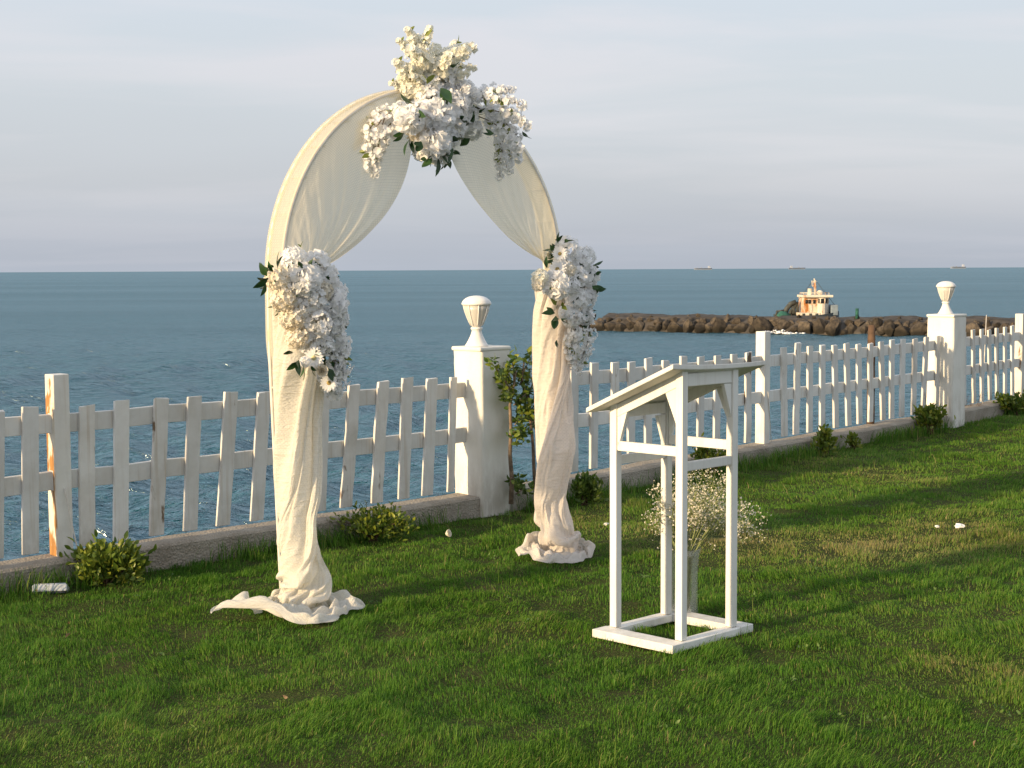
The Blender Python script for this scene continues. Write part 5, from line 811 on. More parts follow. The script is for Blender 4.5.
2,20,-16,0,-1,-2,-7,-2,-2,13,5,6,-1,-4,2,-13,-8,-10,-12,-1,3,-1,0,4,0,1,7,13,-10,-13,8,-7,1,-4,3,2,7,4,-5,-15,-2,3,-6,0,7,0,-1,0,-7,-7,1,8,-3,-5,7,-3,-1,6,5,-4,-1,-1,2,0,3,0,2,6,-5,3,-8,7,-3,-3,12,-3,2,-1,4,7,-17,-5,9,7,7,-9,9,-6,2,-7,14,-8,1,-10,-4,-2,5,-8,5,-5,5,-4,-9,7,-2,-11,11,1,2,-1,6,12,5,2,5,0,2,2,0,-3,9,-9,-6,-4,7,3,4,2,4,5,-2,0,-11,-8,-1,-9,8,-5,4,-3,-1,7,10,2,3,4,20,9,-12,-19,3,-1,-6,0,5,4,-9,0,4,-2,1,-6,4,0,-2,-2,-4,-4,-3,-3,-4,-1,-7,3,-6,2,-2,7,-9,10,5,-7,4,2,4,-1,-8,-4,-1,-2,7,4,-1,-6,7,0,10,-3,-3,17,-9,-11,6,-4,4,0,-7,-4,-1,3,9,8,10,-1,2,0,
-2,-10,-18,-4,6,-3,13,2,-1,-1,3,-3,1,4,3,7,4,5,-3,-3,-1,-4,1,0,-7,3,-5,9,4,13,-5,4,-4,3,-4,1,-13,-15,-10,6,3,-2,-2,0,-1,0,-1,0,4,6,4,-4,4,2,-2,0,-1,0,0,0,-1,-2,2,1,-6,-3,6,-11,0,-5,5,0,2,4,-4,-2,-6,1,-4,-14,15,2,20,-3,-10,3,1,10,-5,-9,3,-5,0,-3,1,-3,3,-3,-2,0,-7,5,-3,14,-5,1,-3,2,-5,5,-1,-7,-4,5,4,2,-1,-4,2,9,8,12,3,10,-5,-11,-1,-6,-4,3,-1,3,7,1,0,-11,-13,4,-15,8,10,3,-3,-4,16,13,-10,8,2,1,1,-2,-2,1,-6,0,3,-8,7,-7,-3,-1,-8,-3,-6,-4,0,3,4,9,-5,-7,-5,1,1,-13,10,-6,13,-6,-7,13,8,2,-8,4,20,-12,15,6,0,-2,7,4,9,0,4,-7,-3,5,2,-4,-3,-23,-10,-1,-9,6,4,1,-1,-9,11,1,0,-3,
16,-7,3,-4,0,3,-5,1,1,-2,1,-4,7,7,-6,0,3,0,-6,1,0,0,-1,-2,4,-12,5,1,5,-1,-2,2,6,-4,1,-9,7,10,2,-3,-6,-2,-2,-6,2,2,1,2,0,-1,3,1,-2,-3,-3,5,0,-6,1,-2,-1,1,-1,0,2,2,-7,8,-2,4,-3,0,5,-4,5,2,-1,-3,3,5,-6,-6,-4,2,1,-3,1,-9,2,9,-2,-2,-1,5,-1,-4,-1,1,0,2,4,-6,-1,-3,-1,-3,4,7,1,-4,5,0,-4,0,-5,-4,3,4,-4,-6,-2,-5,-1,-4,2,-2,5,7,1,3,3,-4,-11,3,-2,3,-2,5,10,-7,-1,0,-4,4,-3,-3,-5,-3,8,-6,2,7,8,3,0,-3,-4,1,-4,-2,1,5,-5,-4,5,5,0,1,1,-6,7,4,1,-2,5,1,-5,1,-7,-4,3,-1,-3,1,-3,0,1,7,2,-4,-3,11,6,-4,3,-1,1,7,-5,5,-16,3,-6,2,3,-2,3,-3,-3,-5,6,11,-6,-2,1,3,
8,0,17,-1,-1,-9,-2,3,3,-5,0,6,3,-2,-1,3,1,-3,7,3,-8,1,-1,2,-4,-4,9,-6,2,2,-5,0,-2,1,1,0,1,2,-2,6,3,-5,1,-2,-3,-4,-8,9,3,2,-4,-8,-1,6,-1,0,0,0,1,0,0,2,-2,-2,4,0,2,6,-3,-2,-1,-1,7,-4,0,-2,2,0,-6,5,-6,2,-1,7,0,-2,0,0,-2,-2,-1,1,2,-1,-1,-3,-2,4,0,1,4,-2,4,-4,5,3,-7,3,-5,0,-5,-2,-1,-1,-2,-1,3,-1,0,-3,-1,-7,7,2,-4,-1,-3,6,-14,-3,-3,7,-3,1,-2,8,2,9,0,-3,0,-1,1,-7,-1,-8,5,2,5,-8,3,3,-9,-8,2,13,-2,-2,4,6,2,3,7,3,5,2,2,-4,-2,-1,-1,4,5,1,4,4,-5,-5,-9,5,6,-15,-6,-2,9,4,-2,-3,3,2,2,-2,1,-3,0,-1,-4,-4,1,0,8,4,3,0,6,-7,-4,-1,9,4,-6,11,-2,-3,1,-1,
4,4,3,7,1,-1,2,-1,-12,2,-4,3,-11,-2,9,2,-1,5,1,1,9,3,0,-5,0,7,-11,1,-4,0,-1,3,-11,-3,0,8,-3,-4,13,-2,-1,5,6,8,-5,1,4,-6,-3,-4,0,1,-1,-7,-1,-1,-7,1,1,-1,-1,4,6,1,-3,1,-4,-3,9,1,6,0,-11,3,-6,2,-3,2,5,5,-1,1,-8,-2,-4,-5,-7,0,4,9,-5,4,-3,1,4,-1,0,1,-4,-1,-1,11,0,-6,1,0,-5,-18,2,-3,-5,-3,1,6,-1,0,3,-5,0,4,-1,3,-6,0,-4,3,-1,-10,6,1,3,-2,7,4,20,0,1,-12,3,3,-14,-2,-4,4,-6,-6,5,-2,-6,5,-1,2,-7,6,0,0,-2,7,8,7,-3,-5,-1,0,-5,-2,2,8,3,-2,4,0,-5,0,1,3,6,10,10,0,-5,-6,0,3,-4,-5,-3,15,3,2,-16,1,3,-4,-13,3,0,-3,4,-2,0,-1,7,16,-3,11,7,1,2,-3,2,-6,-5,-1,0,-4,
1,-5,-21,1,2,3,5,0,1,0,6,-5,0,2,-1,2,3,10,-3,-5,2,-4,2,-1,4,7,-11,-3,0,0,10,-7,10,-1,-1,-7,-3,-1,3,1,0,13,1,2,4,-3,-3,-11,-5,-6,-10,5,4,-6,2,2,3,1,2,2,-3,-3,-4,-2,-1,2,-1,3,3,-5,9,3,6,2,-6,-2,0,2,-6,-6,10,-2,4,-1,13,-5,10,-2,2,-11,-8,4,-4,-9,9,14,2,1,-5,3,-9,-9,-5,-7,-5,-4,-1,7,-3,1,4,2,-3,-6,3,-3,-5,1,-2,-1,-5,-5,3,-6,4,11,-2,2,17,1,0,-3,5,-5,-17,7,-3,-5,2,1,15,-4,1,-7,-5,-3,-10,-2,-7,15,-3,-6,13,9,7,-18,12,-4,-7,0,-1,5,4,2,-8,4,1,-1,-2,-1,2,-4,-4,3,-4,-5,9,-4,4,10,3,15,-2,0,-4,4,-1,-11,8,3,8,-26,1,2,-9,2,0,-2,-1,-1,-3,3,-1,4,2,4,7,-1,1,-3,0,0,-5,-1,2,-2,
16,-8,-4,-3,2,4,-2,3,9,4,0,-4,3,2,-9,-9,-6,-3,2,8,-8,6,-2,0,3,-2,12,-8,-1,-3,-1,7,-5,3,3,0,-1,0,-5,-8,-9,-2,-3,-4,2,9,7,-1,7,8,16,-5,-2,12,-4,0,1,-3,-2,1,1,3,0,2,6,-7,-1,1,-7,1,0,-2,-10,8,4,-1,-2,0,3,-4,-2,5,-11,14,-9,4,2,-1,-1,-1,-2,7,-7,-2,-1,-14,-9,1,8,4,-7,11,5,-2,-1,2,-2,6,11,-6,0,-4,0,1,-9,2,-2,-2,0,-1,-6,0,-2,-2,-7,-18,0,-4,-6,2,-1,8,0,3,-3,-3,-2,2,-1,-3,-2,5,0,15,2,4,2,-4,0,-15,4,2,-9,-2,-7,16,3,0,-2,0,0,-3,4,-6,6,3,-1,-10,8,7,-11,7,6,-1,1,4,-2,-4,-10,9,-6,1,23,3,-2,-6,2,1,-8,4,-2,2,4,5,2,2,3,4,6,-4,-1,-4,-6,-20,-6,0,-3,1,4,6,3,2,9,2,2,3,
5,-4,13,-5,2,-1,0,0,-2,3,1,-2,7,1,0,-2,6,-8,-1,-2,10,3,-4,-4,-4,5,-10,-6,-3,13,2,0,1,-1,-3,-2,8,5,-3,0,2,-6,0,-1,5,-4,0,3,-3,3,-8,0,-2,6,0,-2,5,1,1,-1,3,3,-3,-4,-3,4,-2,-5,2,-1,-6,-3,2,-1,-2,0,8,-2,-2,0,6,5,-6,-3,0,-5,-3,-2,4,5,1,1,2,0,2,0,2,-1,0,-7,4,-8,1,-2,7,5,-3,-2,-5,3,2,2,-1,-3,10,0,6,-2,-1,-1,-2,2,-2,-12,3,2,0,-5,-15,-4,-2,-6,2,-3,17,0,2,-3,-3,0,-12,1,-1,-3,2,3,15,8,6,7,-5,-5,-1,-7,-4,-8,3,-4,1,6,3,-10,-1,1,-6,-1,-6,8,1,0,5,2,5,-7,3,3,-4,4,4,0,-1,-9,3,-6,1,13,5,11,-17,0,1,-6,1,-8,-1,4,0,2,5,-9,10,5,1,16,-5,2,5,-11,3,4,-6,7,-2,6,-2,-5,
-7,-3,8,7,4,3,-9,2,-2,-2,0,-1,7,-1,2,9,-2,-5,5,1,0,-9,6,4,6,-4,-4,2,-1,-2,-19,-9,4,3,3,7,0,-5,-8,14,11,0,0,5,-9,-7,-3,11,5,-2,-1,0,5,-7,-1,-1,10,-5,-4,3,0,-2,0,3,6,-5,0,1,-2,-1,-4,3,-2,-6,-2,0,-4,-1,0,7,6,8,-5,0,-1,5,-1,0,-4,-4,-2,-1,2,3,-3,-2,1,-1,-6,-5,4,7,-2,-3,0,7,-1,2,-7,2,3,-4,9,-6,-7,2,-3,5,-1,7,6,-4,3,-1,-1,-2,-10,3,-1,1,-6,-2,-3,-5,-4,11,1,4,-1,3,-2,-7,1,-8,0,-2,-7,-1,-2,10,6,0,10,3,-2,-2,0,1,0,-7,-2,-3,1,1,-8,5,7,-8,0,-4,2,0,-7,8,3,1,-4,-4,4,-1,4,-1,-3,4,2,3,6,-1,3,-7,6,-9,2,7,-3,-4,-17,16,-14,-1,3,0,0,8,18,-3,5,9,5,-4,-7,5,1,-13,9,-1,
5,4,13,-11,-1,-3,1,4,6,0,0,3,-5,-5,-10,4,3,1,14,-6,-2,-1,-2,-5,-4,1,7,1,-1,-3,-3,2,9,-5,-8,-2,2,0,-2,-4,-1,-5,9,2,5,2,2,0,-5,1,7,3,0,-1,-5,-9,-12,2,1,-13,-1,-4,-2,-2,2,10,1,6,6,3,10,3,-1,4,1,1,1,3,9,-14,-3,-5,0,-1,2,-3,-3,0,3,-2,2,0,-1,-3,1,6,0,2,3,2,-9,-2,2,11,-11,-18,10,8,-5,1,-6,-1,-6,6,2,-4,-15,2,-1,-4,-8,6,12,9,-6,16,5,-5,6,2,3,-5,0,1,-2,-12,1,-7,9,1,-2,1,-5,-2,-5,1,7,-5,-4,-2,-1,-2,-4,8,0,6,-4,0,-6,6,-1,2,1,-2,3,0,-1,-6,0,2,2,0,2,7,0,-2,5,7,-2,-20,6,11,-10,-1,-3,-1,0,-6,6,4,-4,2,2,-1,11,-6,6,15,13,5,5,2,0,-24,-4,-6,-20,-4,3,2,0,2,8,-8,5,14,
7,-3,2,2,2,4,-2,-1,3,-3,4,0,3,-2,-2,-4,-2,-2,-13,8,2,7,0,-2,-4,-6,4,6,5,-3,5,-2,0,2,0,2,4,-3,-3,-10,-4,3,-7,-1,-3,10,3,4,5,4,1,-9,-11,-8,1,0,-7,4,2,3,-2,-3,6,1,6,1,-3,0,4,0,-2,-5,3,-5,2,1,4,2,-8,7,-2,3,3,3,1,7,-5,0,-7,3,1,-3,2,6,-5,-2,-5,-3,-2,0,1,1,-12,15,3,5,-4,-11,-2,4,6,-3,-1,-2,-2,-6,4,3,0,-13,7,-6,-5,-12,9,9,5,-3,10,-3,-3,-1,-1,0,-9,2,-1,-2,6,0,4,-3,1,-5,0,-4,-2,1,2,12,-1,-2,5,-2,-2,-9,5,-1,-5,1,-1,8,3,4,5,-1,-5,-2,1,2,-12,-1,-2,4,-2,-3,7,4,5,-2,3,-1,-6,4,4,-5,-3,1,-5,8,-6,11,-3,1,14,8,5,-4,-4,1,5,3,5,4,6,-7,-13,-1,-3,-12,-5,2,3,-6,0,-2,
2,-5,-8,4,2,-3,4,-3,1,0,-1,4,-5,11,10,9,-9,-2,2,0,-1,-7,4,8,0,4,-4,-3,-1,2,6,10,-9,-7,1,2,-12,-16,10,7,1,1,-5,-4,4,-7,3,-13,4,-4,-1,8,5,5,0,-1,5,-5,-2,6,4,9,-2,-1,-4,-3,4,6,0,-1,-2,-3,-2,5,-3,2,-11,0,4,3,4,-9,11,-5,-4,-8,3,6,1,-3,-1,-1,1,-1,3,4,6,-6,1,-6,6,-4,0,-12,1,-2,11,-22,5,-10,-10,-4,2,6,-8,4,10,-2,0,6,11,0,-12,1,-2,-3,-7,1,4,8,1,-3,4,0,-5,2,0,5,-18,-5,13,2,-3,6,6,2,-16,2,0,-6,1,0,4,4,2,-3,-1,-2,-2,0,-2,0,-5,-8,12,2,2,9,0,-3,-1,3,7,-15,0,2,1,3,-5,13,1,-2,-9,-1,2,-7,0,-2,7,3,3,7,-2,-3,14,9,6,-22,5,-1,-14,1,-4,11,7,16,21,-3,-12,-13,-14,-1,-8,-5,2,1,
9,-5,-5,-7,2,-8,2,1,-3,0,0,0,2,-9,17,-4,12,8,7,-2,-11,0,0,-2,-3,3,4,5,2,-5,-6,-2,-5,1,3,-2,-2,2,14,1,-8,4,-3,-3,2,6,0,-1,-11,-3,-5,0,5,3,5,14,3,-3,-2,0,-7,-6,0,-1,-7,1,4,-3,-5,6,10,2,-1,3,1,0,-3,5,-5,2,-7,0,0,-20,1,-4,-2,-3,2,11,8,-1,-4,-4,4,7,-7,7,2,1,-3,-4,-2,0,-3,-1,-14,7,6,8,-15,0,-2,6,2,-1,-3,-5,1,19,-6,-2,5,13,-4,-26,-5,2,-4,-2,-2,5,-3,0,12,-4,0,-1,9,0,-8,-1,-2,10,-3,-2,8,1,0,-18,5,2,-8,-4,-4,8,0,-1,10,-1,0,-4,6,4,-1,0,-4,1,1,-4,7,2,1,-3,4,4,-15,-3,0,3,0,-1,4,3,-1,5,3,-6,0,-3,2,16,12,1,-12,6,6,-2,4,10,-12,-2,-3,18,-18,0,9,12,1,-4,1,-2,-16,-9,-2,-5,
10,-4,-5,-3,0,2,-1,3,-6,-2,-2,4,4,4,1,-4,-1,8,-5,4,2,7,-2,-4,2,0,-2,-3,3,-5,-4,-3,0,-1,-8,3,-1,8,-6,7,4,7,3,1,4,-8,-6,4,7,4,-4,-10,-9,3,2,4,1,3,7,-6,-1,1,-1,-1,-4,5,-8,-6,0,1,-4,-4,7,10,8,-6,2,-6,-2,-4,2,2,2,-4,4,-3,-9,-3,2,5,-2,0,9,1,1,-15,2,-3,0,-1,3,-3,-2,-2,0,-5,0,11,-1,1,-2,3,0,-1,5,2,12,-7,-1,-11,-1,-2,7,1,-3,1,10,0,-21,-8,0,13,-2,-1,4,3,-2,2,2,2,-9,5,1,-3,-5,-4,4,-1,-2,12,-2,-3,-3,1,0,-4,-1,2,1,3,-1,4,0,1,-2,0,2,1,1,1,5,1,-4,-3,0,-2,-1,4,1,-6,2,0,3,1,3,6,3,-1,-5,1,0,5,-1,12,4,6,-5,-3,8,-6,-6,-2,6,-2,-7,-4,16,-3,11,-1,8,-7,-15,-3,-4,-1,
9,-5,9,1,0,4,-8,2,-13,2,4,-5,-2,3,-3,9,-5,4,-2,1,9,-5,4,3,7,0,-8,-7,-5,-11,0,5,3,-2,-4,3,0,3,-3,0,1,2,8,0,6,-3,0,1,-9,-7,7,1,-2,0,-5,-4,-6,3,5,5,1,-3,0,2,10,-2,8,9,2,-8,-7,5,-4,-10,-4,1,11,-3,1,0,-2,-4,-8,5,1,9,-8,3,-9,-6,-5,9,12,-1,-1,2,3,-1,-11,-3,-1,4,2,-5,6,2,8,-14,-6,-3,4,1,-6,-4,-7,0,3,2,8,14,1,2,-17,4,-4,7,-5,-3,5,4,-2,-7,3,-1,-6,2,1,-1,-5,-4,8,0,-2,6,4,4,-6,-2,-3,-7,0,-1,0,1,0,8,3,-1,-2,-2,0,-2,4,2,-4,-5,-5,17,2,2,6,3,2,-4,1,5,-5,-3,2,1,4,-6,3,3,-3,-6,1,8,10,-2,12,0,0,10,7,4,-3,0,9,-17,-1,1,-9,-27,5,3,3,-12,5,23,6,2,-11,-3,-5,-5,
3,4,-10,14,-2,13,-18,-14,16,3,9,-11,5,-1,-11,10,4,-9,4,1,-3,-3,3,10,-12,-6,-7,-8,-4,0,0,-3,-1,9,13,7,-1,-2,5,6,-8,8,-10,-15,-5,-3,3,4,0,8,4,3,10,-2,-2,-1,3,-3,-6,-4,4,4,0,0,4,4,5,10,7,-3,1,5,-7,-6,-9,-3,-3,-8,0,5,-3,0,0,2,4,-7,4,-3,2,-7,-10,5,-5,-2,5,17,8,-10,6,5,-6,-9,-3,5,-8,-1,-8,4,-7,12,1,2,-5,-10,-6,2,1,-3,-3,8,-1,2,4,7,5,-15,9,-4,15,0,-4,1,-6,-1,-3,2,-1,-3,0,-4,3,11,8,10,6,0,2,-11,-6,-15,-2,-3,1,3,0,5,4,-1,8,-1,-1,-7,-7,-7,-11,2,1,2,1,-5,2,2,11,10,5,2,-7,-1,10,-2,1,14,0,3,6,0,-1,2,1,-1,-6,7,4,-14,2,6,-9,0,-1,-4,-16,5,5,-13,-1,10,-5,-8,-1,30,5,9,13,3,-16,-13,
12,-3,-3,-11,4,-9,9,5,14,-4,-15,-6,-3,4,-2,-4,10,-4,13,-4,-6,-5,-4,4,-17,0,14,6,1,0,3,-1,-11,-2,1,-1,16,1,16,-10,4,-3,10,-6,6,-4,-6,2,-5,5,-3,-2,5,-1,-1,-2,2,-1,2,1,3,10,-1,4,-2,-9,-2,-6,9,-1,6,3,-1,3,-5,-1,-3,-8,0,-5,-9,-4,6,2,-9,0,10,0,1,-1,8,-18,-2,-6,11,-9,-5,0,13,6,2,-12,3,-8,18,-5,2,-2,5,-20,3,-12,22,0,6,-8,-17,-3,5,0,2,-4,18,-3,3,-6,7,1,-14,-3,1,8,3,-5,16,1,-1,5,3,2,-6,-2,-3,-9,3,2,8,5,1,3,-8,-7,-17,1,0,-5,-3,-3,10,8,3,15,0,-2,-4,7,10,-23,-6,-3,-2,-3,-7,8,2,5,12,4,-1,-4,1,3,2,-5,16,8,-3,1,-1,7,-14,-5,7,-14,-17,3,3,2,5,11,9,4,1,-3,0,9,-12,4,9,15,-38,0,27,26,-7,-27,
-2,5,-11,-14,-18,4,20,3,-7,-4,7,8,-3,3,-2,-8,0,3,1,0,-1,1,-1,2,4,2,-1,-2,1,18,8,-4,-1,-3,2,-14,5,5,-3,6,-2,0,-3,10,7,0,-4,4,-3,-4,-10,2,6,-4,6,2,10,-5,-9,7,-5,0,-1,2,1,-12,1,-2,-12,1,1,4,0,0,4,0,-8,-3,1,-3,1,-3,8,-1,-5,4,1,1,-4,5,0,2,-8,8,-17,6,-13,21,-2,-4,-7,11,0,3,-8,6,-4,21,-4,-5,-5,-1,2,-6,-4,10,-9,2,-11,-13,-4,3,7,2,-4,9,-1,1,-4,13,2,-8,-6,1,3,-5,-1,10,7,-2,1,2,0,-12,-8,-5,0,3,-1,14,3,2,1,-2,-2,-9,10,5,-6,-9,-4,13,9,4,10,2,-5,-13,5,18,-18,-4,-7,7,-3,-11,10,0,1,4,-6,0,7,3,1,2,4,0,2,5,-7,-18,3,-7,-8,4,10,3,4,18,23,6,-2,6,2,2,-22,-10,5,-9,-1,1,26,-10,-1,-10,
9,-17,-6,-12,3,-1,2,11,-11,7,-2,15,-11,1,-3,-8,-5,10,-6,4,11,8,6,-15,-2,3,-12,7,-6,12,10,1,17,-3,-4,-8,-10,5,-13,2,8,-5,3,12,-5,2,-4,-1,5,-4,7,1,-5,2,-4,-1,-3,10,-9,-2,-3,5,10,-2,-6,-6,-9,-3,-14,4,3,-6,1,4,6,-1,-1,14,4,-3,-2,3,-6,14,-2,5,-8,-2,3,-4,4,-3,-8,-7,8,-6,4,-11,0,-8,14,26,-1,-1,1,-6,0,-3,-1,-1,9,2,-9,-5,-7,12,-6,-2,-6,-12,4,-5,-13,-2,-3,15,7,5,16,2,1,-7,17,-2,-15,-9,0,2,1,5,1,-6,-10,-7,2,-3,-9,-7,0,12,0,0,17,4,1,2,-3,0,-18,9,1,-1,-4,-3,9,2,-2,-3,6,-3,7,6,11,-16,-4,2,7,-1,-5,11,1,-2,-10,1,-8,4,1,9,-2,1,6,3,4,4,-5,2,-10,6,5,5,14,2,8,-5,-17,-18,-17,-8,5,-15,19,20,-1,-24,11,25,
0,14,-7,7,-12,0,-15,-1,1,11,1,4,7,-2,1,-12,2,-10,-17,1,5,8,-3,-2,16,3,4,-6,2,-2,-2,-3,7,-1,-6,5,1,3,-9,-8,2,-2,-4,-2,-2,11,17,-1,6,-14,17,0,1,-2,-4,3,-5,4,-3,-10,4,-1,3,-7,-6,0,-4,-2,-3,2,1,-7,3,-3,2,-1,11,7,-4,5,3,5,-9,-8,3,-5,19,-1,5,-12,-10,8,-2,5,1,14,-7,3,-6,4,-10,-10,-1,3,12,-2,1,-6,5,4,-2,-3,-11,10,-3,3,4,1,6,-10,-4,-4,3,1,-4,-2,0,-4,-4,3,1,5,-5,4,-4,17,-2,-10,-12,-6,9,3,3,8,-5,1,-5,4,-2,-8,-1,-1,5,1,-1,-1,0,-2,7,4,3,-19,-3,-5,5,3,2,9,1,-1,2,2,0,-1,3,4,-6,1,1,0,2,-3,10,1,-2,-12,1,-3,6,1,12,-5,2,10,4,4,-7,-4,6,-20,-1,-16,2,-11,24,16,15,4,7,-2,-29,-6,-13,-6,14,24,
0,14,2,5,-14,-1,3,0,-3,-8,3,-5,9,-5,21,1,3,-15,-13,0,-9,-1,0,5,11,-2,7,-3,-1,-1,-3,6,-7,-3,-4,7,-6,-2,-7,8,0,-1,-1,7,2,-6,-6,4,8,9,1,-2,-15,3,9,7,1,-8,5,0,-2,-6,-10,11,7,3,-4,-3,-1,-4,-9,-3,0,2,-1,0,-1,3,3,5,2,-6,6,1,2,-5,-4,3,-4,0,-6,11,3,-4,-7,-3,1,0,0,-2,2,8,1,-8,-10,0,6,13,2,5,-12,3,-3,6,-3,-15,10,-4,16,-9,-3,-3,-7,2,0,1,-3,-7,5,0,3,3,8,1,8,-2,0,-11,3,-2,-8,-1,1,17,8,0,-1,-14,-1,-6,1,-2,-10,-3,-6,7,7,2,0,1,6,3,4,-1,-12,-2,-5,15,2,0,-5,1,0,1,1,4,-7,9,-7,-4,-2,4,1,-1,0,11,1,1,-7,-1,4,2,3,-4,0,3,14,-4,-1,-25,-10,-6,4,1,5,-3,33,1,3,-9,6,12,-6,-6,11,2
]
